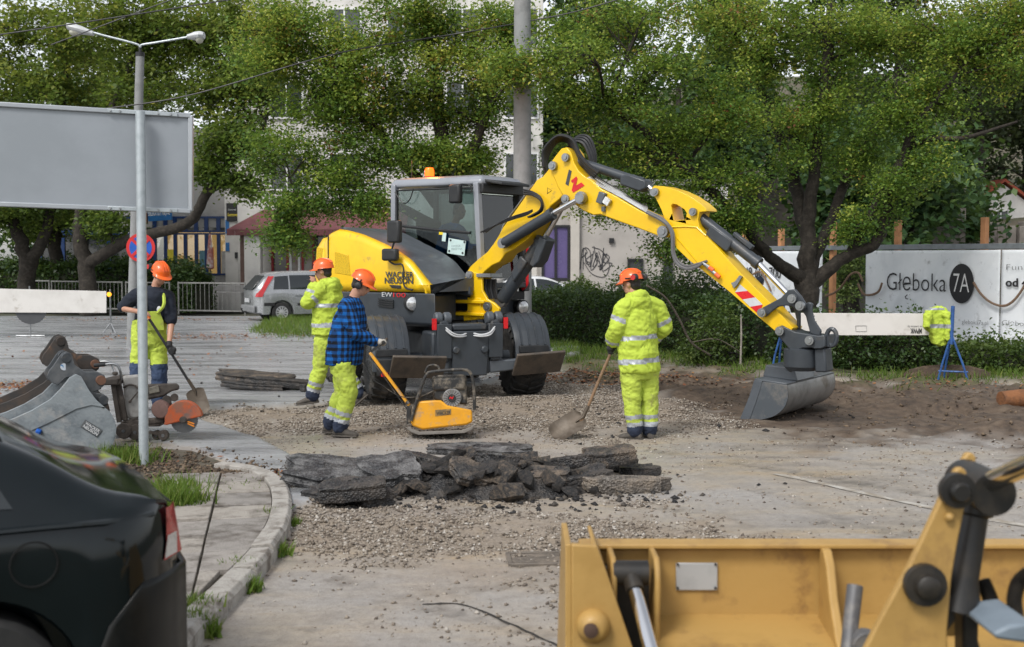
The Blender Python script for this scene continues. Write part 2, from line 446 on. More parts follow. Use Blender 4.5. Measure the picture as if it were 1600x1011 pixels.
def ground_mat():
    m, nt, b = new_mat('street_ground'); L = nt.links
    tc = nd(nt, 'ShaderNodeTexCoord'); ob = tc.outputs['Object']
    def at(n):
        a = nd(nt, 'ShaderNodeAttribute'); a.attribute_name = n; return a.outputs['Fac']
    def noi(scale, detail=6.0, rough=0.6, vec=None):
        n = nd(nt, 'ShaderNodeTexNoise', Scale=scale, Detail=detail, Roughness=rough); L.new(vec or ob, n.inputs['Vector']); return n.outputs[0]
    mp = nd(nt, 'ShaderNodeMapping'); mp.inputs['Scale'].default_value = (0.35, 1.6, 1); L.new(ob, mp.inputs[0])
    streak = noi(1.2, 8, 0.65, mp.outputs[0]); patch = noi(0.55, 8, 0.6); fine = noi(38, 6, 0.7); mid = noi(6, 8, 0.65)
    # mud film over old asphalt
    plainc = ramp(nt, streak, [(0.28, (0.15, 0.135, 0.12)), (0.42, (0.27, 0.24, 0.21)), (0.52, (0.34, 0.30, 0.25)), (0.60, (0.36, 0.29, 0.205)), (0.75, (0.26, 0.245, 0.225))])
    plainc = mixc(nt, ramp(nt, patch, [(0.42, (0, 0, 0)), (0.62, (1, 1, 1))]), plainc, (0.30, 0.285, 0.27))
    plainc = mixc(nt, ramp(nt, mid, [(0.52, (0, 0, 0)), (0.72, (0.55, 0.55, 0.55))]), plainc, (0.18, 0.16, 0.14))
    speck = ramp(nt, noi(95, 3, .6), [(0.30, (.45, .43, .40)), (0.44, (1, 1, 1)), (0.62, (1, 1, 1)), (0.74, (1.35, 1.33, 1.3))]); plainc = mixc(nt, .8, plainc, speck, 'MULTIPLY'); plainc = mixc(nt, .5, plainc, ramp(nt, noi(17, 6, .7), [(0.35, (.74, .72, .70)), (0.6, (1.15, 1.13, 1.1))]), 'MULTIPLY')
    mk = nd(nt, 'ShaderNodeMath', operation='MULTIPLY'); mk.inputs[1].default_value = .55; L.new(at('track'), mk.inputs[0]); plainc = mixc(nt, mk.outputs[0], plainc, (0.10, 0.088, 0.075))
    wetc = ramp(nt, streak, [(0.26, (0.13, 0.135, 0.14)), (0.42, (0.24, 0.246, 0.256)), (0.55, (0.33, 0.337, 0.348)), (0.72, (0.27, 0.268, 0.265))])  # slurry film, with sky reflection painted in as paler bluish tones
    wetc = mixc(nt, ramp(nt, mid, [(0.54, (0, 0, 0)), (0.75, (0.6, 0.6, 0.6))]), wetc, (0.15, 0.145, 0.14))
    grac = ramp(nt, fine, [(0.32, (0.11, 0.088, 0.068)), (0.5, (0.225, 0.185, 0.145)), (0.7, (0.32, 0.275, 0.225))])
    grac = mixc(nt, ramp(nt, mid, [(0.45, (0, 0, 0)), (0.7, (0.8, 0.8, 0.8))]), grac, (0.235, 0.185, 0.13))
    dirc = ramp(nt, mid, [(0.30, (0.030, 0.021, 0.015)), (0.5, (0.082, 0.056, 0.037)), (0.72, (0.135, 0.10, 0.07))])
    grsc = ramp(nt, mid, [(0.34, (0.05, 0.075, 0.02)), (0.52, (0.085, 0.085, 0.035)), (0.66, (0.13, 0.085, 0.05))])
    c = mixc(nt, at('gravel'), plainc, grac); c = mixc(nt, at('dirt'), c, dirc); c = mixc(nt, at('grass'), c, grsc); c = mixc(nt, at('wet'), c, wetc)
    L.new(c, b.inputs['Base Color'])
    r_pl = nd(nt, 'ShaderNodeMapRange'); r_pl.inputs[1].default_value = 0.35; r_pl.inputs[2].default_value = 0.65; r_pl.inputs[3].default_value = 0.26; r_pl.inputs[4].default_value = 0.68; L.new(patch, r_pl.inputs[0])
    r_we = nd(nt, 'ShaderNodeMapRange'); r_we.inputs[1].default_value = 0.36; r_we.inputs[2].default_value = 0.64; r_we.inputs[3].default_value = 0.14; r_we.inputs[4].default_value = 0.36; L.new(streak, r_we.inputs[0])
    def mixf(f, a, bb):
        n = nd(nt, 'ShaderNodeMix'); L.new(f, n.inputs[0])
        for s_, v_ in ((n.inputs[2], a), (n.inputs[3], bb)):
            if isinstance(v_, float): s_.default_value = v_
            else: L.new(v_, s_)
        return n.outputs[0]
    r = mixf(at('gravel'), r_pl.outputs[0], 0.8); r = mixf(at('dirt'), r, 0.75); r = mixf(at('grass'), r, 0.9); r = mixf(at('wet'), r, r_we.outputs[0])
    L.new(r, b.inputs['Roughness'])
    bp = nd(nt, 'ShaderNodeBump', Distance=0.012, Strength=0.55)
    hh = mixf(at('wet'), fine, noi(60, 4)); L.new(hh, bp.inputs['Height']); L.new(bp.outputs[0], b.inputs['Normal'])
    return m
M_ground = ground_mat()
ground = raw_mesh('street_ground', GV, gf, M_ground, attrs={'wet': ('POINT', m_wet.ravel()), 'gravel': ('POINT', m_gra.ravel()), 'dirt': ('POINT', m_dirt.ravel()), 'grass': ('POINT', m_grass.ravel()), 'track': ('POINT', m_trk.ravel())}, smooth=True)
struct(ground)
# the sheet that goes on to the horizon
M_far = pmat('far_ground', (0.07, 0.075, 0.05), (0.10, 0.09, 0.06), scale=0.4, rough=0.9)
mb = MB(); mb.add([(-400, -60, -0.12), (400, -60, -0.12), (400, 800, -0.12), (-400, 800, -0.12)], [(0, 1, 2, 3)])
struct(mb.build('ground', M_far, smooth=0))
def gz_at(x, y):
    """height of the street sheet at a spot"""
    i = int(np.clip(np.searchsorted(dd, y), 0, nr - 1)); j = int(np.clip(round((x / (y * 0.50 + 2.0) + 1) / 2 * (ncx - 1)), 0, ncx - 1))
    return float(gz[i, j])

# ---- loose stones on the gravel bed: nobody could count them
def scatter_rocks(name, xs, ys, sizes, mats, seed, flat=0.65, lift=0.25):
    rng = np.random.default_rng(seed); n = len(xs)
    base = np.array([(1, 0, 0), (-1, 0, 0), (0, 1, 0), (0, -1, 0), (0, 0, 1), (0, 0, -1)], float)
    fac = np.array([(0, 2, 4), (2, 1, 4), (1, 3, 4), (3, 0, 4), (2, 0, 5), (1, 2, 5), (3, 1, 5), (0, 3, 5)])
    v = base[None] * (0.6 + 0.8 * rng.random((n, 6, 1))) + rng.normal(0, 0.22, (n, 6, 3))
    v[:, :, 2] *= flat
    th = rng.random(n) * 6.283; c, s_ = np.cos(th), np.sin(th)
    x = v[:, :, 0] * c[:, None] - v[:, :, 1] * s_[:, None]; y = v[:, :, 0] * s_[:, None] + v[:, :, 1] * c[:, None]
    ii = np.clip(np.searchsorted(dd, ys), 0, nr - 1); jj = np.clip(np.round((xs / (ys * 0.50 + 2.0) + 1) / 2 * (ncx - 1)).astype(int), 0, ncx - 1)
    zz = gz[ii, jj]
    V = np.stack([x * sizes[:, None] + xs[:, None], y * sizes[:, None] + ys[:, None], v[:, :, 2] * sizes[:, None] + (zz + sizes * lift)[:, None]], -1).reshape(-1, 3)
    F = (fac[None] + (np.arange(n) * 6)[:, None, None]).reshape(-1, 3)
    return raw_mesh(name, V, F, mats, attrs={'rnd': ('FACE', np.repeat(rng.random(n), 8))})
def rnd_mat(name, stops, rough=0.8, attr='rnd', trans=0.0, spec=0.4):
    m, nt, b = new_mat(name)
    a = nd(nt, 'ShaderNodeAttribute'); a.attribute_name = attr
    c = ramp(nt, a.outputs['Fac'], stops)
    nt.links.new(c, b.inputs['Base Color']); b.inputs['Roughness'].default_value = rough; b.inputs['Specular IOR Level'].default_value = spec
    return m
M_stone = rnd_mat('gravel_stone', [(0.0, (0.10, 0.08, 0.065)), (0.3, (0.195, 0.16, 0.125)), (0.7, (0.275, 0.235, 0.19)), (0.9, (0.36, 0.325, 0.28)), (1.0, (0.45, 0.42, 0.38))], 0.75)
def sample_mask(m, n, seed, power=1.0):
    rng = np.random.default_rng(seed); w = (m ** power) * ((gy * 0.5 + 2) * gy); w = w.ravel() / w.sum()
    k = rng.choice(len(w), n, p=w); i, j = k // ncx, k % ncx
    x = gx[i, j] + (rng.random(n) - 0.5) * (gy[i, j] * 0.5 + 2) * 2 / ncx; y = gy[i, j] + (rng.random(n) - 0.5) * gy[i, j] * 0.006
    return x, y
clump = np.clip(fbm(gx * 1.7, gy * 1.7, 3, 77) * 2.2 - 0.55, 0.03, 1)
xs, ys = sample_mask(m_gra * clump, 52000, 1)
tag(scatter_rocks('gravel', xs, ys, 0.006 + 0.013 * np.random.default_rng(3).random(len(xs)) ** 2, M_stone, 5), 'loose crushed stone spread over the dug-up road bed', 'gravel', kind='stuff')
xs, ys = sample_mask(np.clip(plain * (1 - m_walk) * (gy < 21), 0, 1) * clump, 9000, 2)
tag(scatter_rocks('grit', xs, ys, 0.005 + 0.014 * np.random.default_rng(4).random(len(xs)) ** 3, M_stone, 6), 'scattered grit on the muddy old asphalt', 'grit', kind='stuff')
M_clod = rnd_mat('soil_clod', [(0.0, (0.04, 0.028, 0.02)), (0.5, (0.10, 0.07, 0.045)), (1.0, (0.17, 0.125, 0.085))], 0.9)
xs, ys = sample_mask(m_dirt * clump, 4200, 8)
tag(scatter_rocks('soil_clods', xs, ys, 0.006 + 0.026 * np.random.default_rng(9).random(len(xs)) ** 4, M_clod, 10), 'brown soil clods strewn over the bare verge', 'soil', kind='stuff')

# ---- painted line and the saw-cut edge on the old asphalt
M_paint = pmat('worn_road_paint', (0.42, 0.40, 0.36), (0.26, 0.225, 0.18), scale=9, rough=0.6, thr=(0.42, 0.6))
def ribbon(name, pxs, w, mat, z=0.006):
    pts = [G(*p) for p in pxs]; pts = [Vector(q) for q in spline(pts, 26)]
    mb = MB(); L_, R_ = [], []
    for i, p in enumerate(pts):
        d = (pts[min(i + 1, len(pts) - 1)] - pts[max(0, i - 1)]).normalized(); n = Vector((-d.y, d.x, 0))
        ww = w * (0.8 + 0.4 * random.random())
        for arr, s_ in ((L_, 1), (R_, -1)):
            q = p + n * ww / 2 * s_; arr.append((q.x, q.y, gz_at(q.x, q.y) + z))
    mb.add(L_ + R_, [(i, i + 1, len(L_) + i + 1, len(L_) + i) for i in range(len(L_) - 1)])
    return mb.build(name, mat, smooth=0)
struct(ribbon('road_line', [(1212, 741), (1300, 760), (1440, 790), (1600, 822), (1750, 850)], 0.09, M_paint))

struct(ribbon('road_crack', [(660, 944), (720, 946), (790, 972), (860, 1004), (900, 1030)], 0.018, pmat('crack', (.03, .027, .024), rough=.9), .004))
# ---- pavement of concrete slabs with its kerb
M_slab = [pmat('pavement_slab_%s' % k, a, b_, scale=5, rough=0.6, bump=0.5, bscale=70, grime=0.45, grime_col=(0.10, 0.085, 0.07), gscale=4) for k, a, b_ in
          (('a', (0.30, 0.275, 0.25), (0.22, 0.20, 0.18)), ('b', (0.26, 0.24, 0.22), (0.19, 0.175, 0.16)), ('c', (0.33, 0.30, 0.265), (0.25, 0.225, 0.195)))]
M_kerb = pmat('kerb_concrete', (0.36, 0.34, 0.31), (0.25, 0.23, 0.205), scale=7, rough=0.7, bump=0.5, bscale=60, grime=0.4, grime_col=(0.13, 0.11, 0.09), gscale=5)
kerb_px = [(352, 741), (400, 748), (438, 764), (455, 792), (452, 835), (425, 884), (378, 936), (330, 986), (284, 1050), (225, 1140)]
kerb_w = [np.array(G(*p)) for p in kerb_px]
kc = spline(kerb_w, 200); seglen = np.r_[0, np.cumsum(np.linalg.norm(np.diff(kc[:, :2], axis=0), axis=1))]
pave = MB(); pave.add([tuple(G(*p, 0.0) + Vector((0, 0, 0.070))) for p in [(160, 705), (300, 715), (390, 750), (436, 775), (440, 830), (410, 885), (365, 935), (320, 985), (280, 1045), (200, 1150), (-700, 1150), (-500, 760)]], [tuple(range(12))])
M_sandbed = pmat('joint_soil', (0.10, 0.085, 0.065), (0.06, 0.055, 0.035), scale=14, rough=0.95)
pavement = struct(pave.build('pavement', M_sandbed, smooth=0))
kerbline = bpy.data.objects.new('kerb', None); COL.objects.link(kerbline); kerbline['kind'] = 'structure'
pos = 0.0; total = seglen[-1]; krng = random.Random(5)
while pos < total - 0.2:
    ln = krng.choice([0.48, 0.5, 0.55, 0.6]); a, b_ = pos + 0.010, min(pos + ln, total) - 0.010
    ring0, ring1 = [], []
    tw = krng.uniform(-0.012, 0.012); hz = 0.115 + krng.uniform(-0.012, 0.012)
    mb = MB(); rings = []
    for t in np.linspace(a, b_, 4):
        q = np.array([np.interp(t, seglen, kc[:, k]) for k in range(2)]); q2 = np.array([np.interp(t + 0.02, seglen, kc[:, k]) for k in range(2)])
        d = q2 - q; d /= np.linalg.norm(d); n = np.array((d[1], -d[0]))      # towards the pavement or the street
        if n[0] > 0: n = -n
        p0 = q; p1 = q + n * 0.15
        rings.append([(p0[0], p0[1], -0.10), (p0[0], p0[1], hz - 0.03 + tw), (p0[0] + n[0] * 0.025, p0[1] + n[1] * 0.025, hz + tw), (p1[0], p1[1], hz), (p1[0], p1[1], -0.1)])
    mb.loft(rings); mb.build('kerb_stone', M_kerb, kerbline, bevel=0.006)
    pos += ln
# slabs cut to the kerb
inner = []
for t in np.linspace(0, total, 26):
    q = np.array([np.interp(t, seglen, kc[:, k]) for k in range(2)]); q2 = np.array([np.interp(t + 0.02, seglen, kc[:, k]) for k in range(2)])
    d = (q2 - q) if t < total - .05 else d
    n = np.array((d[1], -d[0])); n /= np.linalg.norm(n)
    if n[0] > 0: n = -n
    inner.append((q + n * 0.156, n))
def clip_half(poly, o, n):
    out = []
    for i in range(len(poly)):
        a, b_ = poly[i], poly[(i + 1) % len(poly)]; da, db = np.dot(a - o, n), np.dot(b_ - o, n)
        if da >= 0: out.append(a)
        if da * db < 0: out.append(a + (b_ - a) * (da / (da - db)))
    return out
ang = math.atan2(2.94, -0.58); ex = np.array((math.sin(ang), -math.cos(ang))); ey = np.array((math.cos(ang), math.sin(ang)))
o0 = np.array(G(342, 771)[:2]); srng = random.Random(3)
back = np.array(G(300, 752)[:2]); 
for i in range(-5, 3):
    for j in range(-9, 1):
        s_ = 0.5; g = 0.008
        q = [o0 + ex * (i * s_ + u) + ey * (j * s_ + v) for u, v in ((g, g), (s_ - g, g), (s_ - g, s_ - g), (g, s_ - g))]
        o_, n_ = min(inner, key=lambda e: np.linalg.norm(e[0] - sum(q) / 4))
        if np.dot(sum(q) / 4 - o_, n_) < -0.3: continue
        for o_, n_ in inner:
            if np.linalg.norm(o_ - sum(q) / len(q)) > 0.75: continue
            q = clip_half(q, o_, n_)
            if len(q) < 3: break
        if len(q) < 3: continue
        q = [np.array(p_) for p_ in q]
        area = 0.5 * abs(sum(q[k][0] * q[(k + 1) % len(q)][1] - q[(k + 1) % len(q)][0] * q[k][1] for k in range(len(q))))
        if area < 0.02: continue
        c_ = sum(q) / len(q)
        if i < -1 and j > -2: continue          # broken away round the sign post
        zt = 0.10 + srng.uniform(-0.012, 0.008); tx, ty = srng.uniform(-0.02, 0.02), srng.uniform(-0.02, 0.02)
        mb = MB(); mb.prism([(p_[0], p_[1], zt + (p_[0] - c_[0]) * tx + (p_[1] - c_[1]) * ty) for p_ in q], (0, 0, -0.07))
        mb.build('paving_slab', M_slab[srng.randrange(3)], pavement, bevel=0.005)
xs = np.concatenate([G(px, py).x + np.random.default_rng(k).normal(0, r_, n) for k, (px, py, r_, n) in enumerate(((300, 748, .35, 500), (250, 735, .4, 400), (180, 722, .4, 300), (345, 752, .22, 250)))])
ys = np.concatenate([G(px, py).y + np.random.default_rng(k + 50).normal(0, r_ * .7, n) for k, (px, py, r_, n) in enumerate(((300, 748, .35, 500), (250, 735, .4, 400), (180, 722, .4, 300), (345, 752, .22, 250)))])
o_ = scatter_rocks('pavement_grit', xs, ys, .008 + .02 * np.random.default_rng(5).random(len(xs)) ** 2, M_clod, 61); o_.location.z = .03; tag(o_, 'soil crumbs spread round the sign post foot', 'soil', kind='stuff')
# =================================================================== TREES, HEDGES
def leaf_mat(name, stops, trans=0.45, rough=0.55):
    m, nt, b = new_mat(name); L = nt.links; out = nt.nodes['Material Output']
    a = nd(nt, 'ShaderNodeAttribute'); a.attribute_name = 'rnd'
    c = ramp(nt, a.outputs['Fac'], stops)
    L.new(c, b.inputs['Base Color']); b.inputs['Roughness'].default_value = rough; b.inputs['Specular IOR Level'].default_value = 0.35
    t = nd(nt, 'ShaderNodeBsdfTranslucent'); c2 = mixc(nt, 0.5, c, (0.24, 0.36, 0.05)); L.new(c2, t.inputs[0])
    mx = nd(nt, 'ShaderNodeMixShader'); mx.inputs[0].default_value = trans
    L.new(b.outputs[0], mx.inputs[1]); L.new(t.outputs[0], mx.inputs[2]); L.new(mx.outputs[0], out.inputs['Surface'])
    return m
M_leaf_haw = leaf_mat('hawthorn_leaf', [(0.0, (0.036, 0.090, 0.020)), (0.3, (0.10, 0.195, 0.034)), (0.6, (0.23, 0.32, 0.05)), (0.88, (0.48, 0.50, 0.085)), (0.96, (0.24, 0.13, 0.03)), (1.0, (0.18, 0.06, 0.025))])
M_leaf_green = leaf_mat('robinia_leaf', [(0.0, (0.045, 0.085, 0.018)), (0.4, (0.105, 0.155, 0.028)), (0.75, (0.20, 0.235, 0.04)), (1.0, (0.34, 0.32, 0.05))])
M_leaf_dark = leaf_mat('background_leaf', [(0.0, (0.014, 0.040, 0.017)), (0.5, (0.04, 0.088, 0.028)), (1.0, (0.10, 0.155, 0.04))], 0.25)
M_leaf_hill = leaf_mat('hill_leaf', [(0.0, (0.03, 0.05, 0.03)), (0.5, (0.07, 0.095, 0.05)), (1.0, (0.12, 0.14, 0.07))], 0.25)
M_leaf_hedge = leaf_mat('privet_leaf', [(0.0, (0.020, 0.045, 0.015)), (0.55, (0.048, 0.088, 0.026)), (1.0, (0.125, 0.17, 0.055))], 0.25, 0.45)
M_leaf_cot = leaf_mat('shrub_leaf', [(0.0, (0.03, 0.06, 0.015)), (0.55, (0.085, 0.13, 0.03)), (1.0, (0.17, 0.19, 0.06))], 0.3, 0.5)
M_grass = leaf_mat('grass_blade', [(0.0, (0.05, 0.10, 0.012)), (0.6, (0.11, 0.185, 0.02)), (1.0, (0.20, 0.21, 0.06))], 0.3, 0.6)
M_bark = pmat('bark', (0.020, 0.016, 0.012), (0.048, 0.040, 0.032), scale=9, rough=0.95, bump=0.9, bscale=28)
M_bark_l = pmat('bark_light', (0.07, 0.058, 0.045), (0.12, 0.10, 0.08), scale=9, rough=0.95, bump=0.9, bscale=28)

def leaves_mesh(name, cen, size, tone, mat, parent, seed=0, up=0.6, asp=0.62):
    rng = np.random.default_rng(seed); n = len(cen)
    nrm = rng.normal(0, 1, (n, 3)); nrm[:, 2] = np.abs(nrm[:, 2]) + up; nrm /= np.linalg.norm(nrm, axis=1)[:, None]
    t = rng.normal(0, 1, (n, 3)); t -= nrm * (t * nrm).sum(1)[:, None]; t /= np.linalg.norm(t, axis=1)[:, None]
    b = np.cross(nrm, t); s = (size * (0.6 + 0.8 * rng.random(n)))[:, None]
    V = np.stack([cen - t * s * 0.5, cen + b * s * 0.5 * asp + nrm * s * 0.08 - t * s * 0.06, cen + t * s * 0.5 - nrm * s * 0.06, cen - b * s * 0.5 * asp + nrm * s * 0.08 - t * s * 0.06], 1).reshape(-1, 3)
    F = (np.arange(n) * 4)[:, None] + np.arange(4)[None]
    return raw_mesh(name, V, F, mat, parent, attrs={'rnd': ('FACE', np.clip(tone, 0, 1))})

def tree(name, label, base, stems, blobs, n_leaf, leaf, mat, seed, bark=M_bark, group=None, rust=0.0, twig=0.5, nsub=19, sigma=0.15, cat='tree', nstray=0):
    """stems: [[(point, radius)...]]; blobs: [(centre, (rx,ry,rz))] in world space"""
    rng = np.random.default_rng(seed); rr = random.Random(seed)
    root = empty(name, base, 0, label, cat, group); B = Vector(base)
    tr = MB(); nodes = []
    for st in stems:
        pr = spline([list(p) + [r] for p, r in st], max(6, 5 * len(st)))
        pts = [Vector(q[:3]) + Vector((rr.uniform(-1, 1), rr.uniform(-1, 1), 0)) * q[3] * 0.25 for q in pr]
        tr.tube([p - B for p in pts], [max(0.012, q[3]) for q in pr], 10)
        nodes += [(p, q[3]) for p, q in zip(pts, pr)]
    tr.build('trunk', bark, root, smooth=60)
    br = MB(); twigs = []
    for c, rad in blobs:
        c = Vector(c); rad = Vector(rad)
        # limb from the stem node that makes a natural rising reach
        best = min(nodes, key=lambda n: (n[0] - c).length + 1.6 * max(0, n[0].z - c.z + 0.3) + (0.6 if n[1] < 0.03 else 0))
        p0 = best[0]; ln = (c - p0).length
        midp = p0.lerp(c, 0.5) + Vector((rr.uniform(-.15, .15), rr.uniform(-.15, .15), 0.12)) * ln
        limb = spline([p0, midp, c], 9); r0 = min(best[1] * 0.7, 0.02 + 0.022 * ln)
        br.tube([Vector(q) - B for q in limb], [r0 * (1 - 0.75 * k / 8) for k in range(9)], 6)
        vol = rad.x * rad.y * rad.z
        for k in range(int(nsub * (0.5 + 0.5 * min(2.5, vol)))):
            t = rr.uniform(0.25, 1.0); s0 = Vector(limb[min(8, int(t * 8))])
            while True:
                q = Vector((rr.uniform(-1, 1), rr.uniform(-1, 1), rr.uniform(-1, 1)))
                if 0.25 < q.length < 1: break
            e = c + Vector((q.x * rad.x, q.y * rad.y, q.z * rad.z))
            mid = s0.lerp(e, 0.5) + Vector((rr.uniform(-.2, .2), rr.uniform(-.2, .2), rr.uniform(0, .25))) * (e - s0).length * 0.5
            sp = spline([s0, mid, e], 6)
            br.tube([Vector(x_) - B for x_ in sp], [0.016, 0.013, 0.010, 0.008, 0.006, 0.004], 4)
            for w in range(4):
                a = Vector(sp[rr.randrange(2, 6)]); d = Vector((rr.uniform(-1, 1), rr.uniform(-1, 1), rr.uniform(-.55, .55))) * twig
                twigs.append((a, a + d)); br.tube([a - B, a + d - B], [0.006, 0.003], 3)
            twigs.append((Vector(sp[3]), Vector(sp[5])))
    br.build('branches', bark, root, smooth=0)
    A = np.array([t[0] for t in twigs]); D = np.array([t[1] for t in twigs])
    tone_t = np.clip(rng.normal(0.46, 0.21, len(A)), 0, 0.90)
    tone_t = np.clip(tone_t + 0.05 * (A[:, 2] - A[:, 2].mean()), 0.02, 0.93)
    if rust > 0:
        k = rng.random(len(A)) < rust; tone_t[k] = 0.97
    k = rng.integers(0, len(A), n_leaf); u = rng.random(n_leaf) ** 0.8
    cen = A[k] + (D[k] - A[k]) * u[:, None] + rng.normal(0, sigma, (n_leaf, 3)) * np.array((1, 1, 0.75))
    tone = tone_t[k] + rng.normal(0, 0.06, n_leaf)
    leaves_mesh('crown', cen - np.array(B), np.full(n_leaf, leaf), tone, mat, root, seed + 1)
    return root
def BL(px, py, d, rx, rz, ry=None):
    return (P(px, py, d), (rx, ry or rx, rz))
def ST(*pts):
    return [(P(a, b, d), r) for a, b, d, r in pts]

# the broad multi-stemmed hawthorn right of the machine
hb = P(1262, 520, 26.0); hb.z = 0.05
tree('hawthorn_tree', 'broad many-stemmed hawthorn with yellowing leaves standing before the banner fence', hb,
     [ST((1262, 535, 26, .34), (1258, 470, 26, .28), (1262, 400, 26, .19), (1266, 320, 26, .14), (1278, 210, 26, .11), (1292, 90, 26, .11), (1300, -30, 26, .06)),
      ST((1262, 450, 26, .18), (1320, 402, 25.8, .13), (1368, 378, 25.6, .12), (1392, 310, 25.4, .12), (1430, 200, 25, .08), (1500, 110, 24.8, .04)),
      ST((1262, 430, 26, .16), (1300, 340, 26.3, .11), (1350, 230, 26.6, .12), (1440, 130, 26.8, .07), (1560, 70, 27, .04)),
      ST((1255, 440, 26, .17), (1205, 402, 25.5, .12), (1160, 350, 25.2, .10), (1080, 268, 25, .10), (960, 172, 24.6, .06), (850, 130, 24.4, .025)),
      ST((1262, 380, 26, .18), (1235, 260, 26.6, .13), (1180, 120, 27, .08), (1130, 20, 27, .04)),
      ST((1330, 395, 25.8, .10), (1420, 235, 25.2, .07), (1510, 215, 24.6, .045), (1590, 190, 24.4, .025))],
     [BL(900, 70, 24.5, 1.0, .8), BL(960, 160, 24.6, 1.2, .7), BL(1040, 100, 24.8, 1.3, .9), BL(1060, 210, 25, 1.2, .75), BL(1130, 30, 26.5, 1.4, .9),
      BL(1150, 170, 25.2, 1.2, .9), BL(1130, 280, 25, 1.0, .6), BL(1210, 90, 26.4, 1.4, 1.0), BL(1230, 210, 26, 1.0, .9), BL(1290, 40, 26, 1.5, 1.0),
      BL(1300, 150, 26, 1.1, 1.0), BL(1340, 250, 26.2, .9, .8), BL(1390, 70, 26, 1.4, .9), BL(1410, 170, 25.2, 1.0, .8), BL(1480, 60, 25.5, 1.3, .8),
      BL(1480, 150, 25, 1.0, .5), BL(1560, 110, 25, 1.1, .8), BL(1560, 20, 25.4, 1.3, .9), BL(1620, 60, 25, 1.2, .9), BL(1080, 330, 24.6, .7, .35),
      BL(980, 260, 24.4, .9, .5), BL(1340, 345, 25.4, .7, .5), BL(1400, 290, 25.2, .6, .6), BL(880, 140, 24.2, .7, .5), BL(1010, 10, 25.4, 1.3, .7), BL(880, 240, 24.2, .6, .4), BL(950, 330, 24.2, .5, .3), BL(1460, 250, 24.8, .6, .35), BL(1000, 325, 24.4, .8, .4), BL(1085, 385, 24.6, .7, .35), BL(1165, 345, 25.0, .7, .5), BL(838, 95, 20.9, .6, .4), BL(1040, 400, 24.4, .5, .3)],
     140000, 0.068, M_leaf_haw, 21, rust=0.016)
# the tree behind the cab
cb = P(694, 470, 23.5); cb.z = 0.05
tree('hawthorn_tree', 'dense hawthorn whose dark trunk rises behind the excavator cab', cb,
     [ST((694, 560, 23.5, .26), (692, 330, 23.5, .20), (690, 240, 23.5, .15), (680, 120, 23.6, .10), (660, 10, 23.6, .05)),
      ST((692, 320, 23.5, .14), (740, 230, 23.4, .10), (775, 130, 23.3, .06), (800, 60, 23.3, .03)),
      ST((692, 330, 23.5, .13), (620, 240, 23.2, .09), (540, 140, 23, .06), (480, 60, 23, .03)),
      ST((692, 360, 23.5, .12), (600, 315, 22.8, .07), (510, 322, 22.4, .045), (430, 330, 22.2, .02))],
     [BL(470, 50, 23, 1.3, .8), BL(560, 90, 23, 1.2, .9), BL(640, 30, 23.5, 1.2, .8), BL(720, 70, 23.5, 1.1, .8), BL(780, 130, 23.4, .9, .6),
      BL(640, 140, 23.3, 1.2, .8), BL(720, 175, 23.4, 1.0, .7), BL(560, 190, 23, 1.1, .7), BL(480, 150, 22.8, 1.1, .7), BL(440, 230, 22.6, .7, .5),
      BL(520, 270, 22.6, .9, .5), BL(610, 240, 22.8, .9, .5), BL(690, 250, 23.2, .8, .45), BL(560, 325, 22.4, .7, .25), BL(470, 318, 22.3, .6, .3), BL(790, 40, 23.4, .9, .6), BL(445, 370, 22.2, .25, .35), BL(420, 110, 22.8, .8, .6), BL(750, 250, 23.6, .4, .3), BL(800, 110, 21.0, .45, .35)],
     102000, 0.065, M_leaf_haw, 22, rust=0.008)
# trees along the far pavement, left
def far_tree(px, d, label, stems, blobs, n, seed):
    b_ = P(px, 450, d); b_.z = 0.0
    tree('street_tree', label, b_, stems, blobs, n, 0.15, M_leaf_green, seed, group='trees along the far pavement', sigma=0.22, twig=0.7, nsub=16)
far_tree(38, 42, 'forked street tree farthest left behind the sign board', [ST((40, 490, 42, .34), (42, 410, 42, .28), (20, 340, 42, .2), (-10, 220, 42, .14), (-30, 60, 42, .06)), ST((42, 420, 42, .24), (75, 350, 42, .18), (95, 200, 42, .12), (110, 40, 42, .05))],
         [BL(-60, 80, 42, 2.6, 2), BL(30, 40, 42, 2.4, 2), BL(120, 60, 42, 2.2, 1.8), BL(60, 140, 41, 2.2, 1.4), BL(-20, 180, 42, 2, 1.4), BL(90, 300, 42, 2.2, 1.2), BL(10, 320, 41.6, 1.8, 1.0)], 26000, 31)
far_tree(88, 46, 'straight thin street tree between the two broader ones', [ST((86, 480, 46, .30), (86, 380, 46, .24), (90, 250, 46, .18), (100, 80, 46, .08))],
         [BL(150, 100, 46, 2.4, 2), BL(200, 170, 46, 2.0, 1.4), BL(140, 330, 46, 2.0, 1.0), BL(60, 350, 46, 1.6, .8)], 15000, 32)
far_tree(130, 40, 'street tree with slanting dark trunk beside the lamp post', [ST((138, 490, 40, .32), (134, 420, 40, .27), (124, 345, 40, .22), (150, 230, 40, .16), (200, 110, 40, .09), (230, 0, 40, .05)), ST((134, 415, 40, .20), (200, 376, 39.5, .19), (290, 350, 39, .17), (325, 300, 38.6, .15), (356, 255, 38.4, .12), (415, 195, 38, .07))],
         [BL(180, 40, 40, 2.2, 1.6), BL(260, 60, 40, 2.2, 1.6), BL(330, 40, 39, 2, 1.5), BL(240, 140, 40, 2.2, 1.4), BL(330, 130, 39, 2, 1.3), BL(390, 120, 38, 1.4, 1.2), BL(360, 210, 38, 1.6, 1.0), BL(390, 290, 38, .9, .7), BL(330, 260, 38.6, 1.0, .6), BL(165, 345, 39.8, .9, .5), BL(390, 40, 38.6, 1.5, 1.3)], 36000, 33)
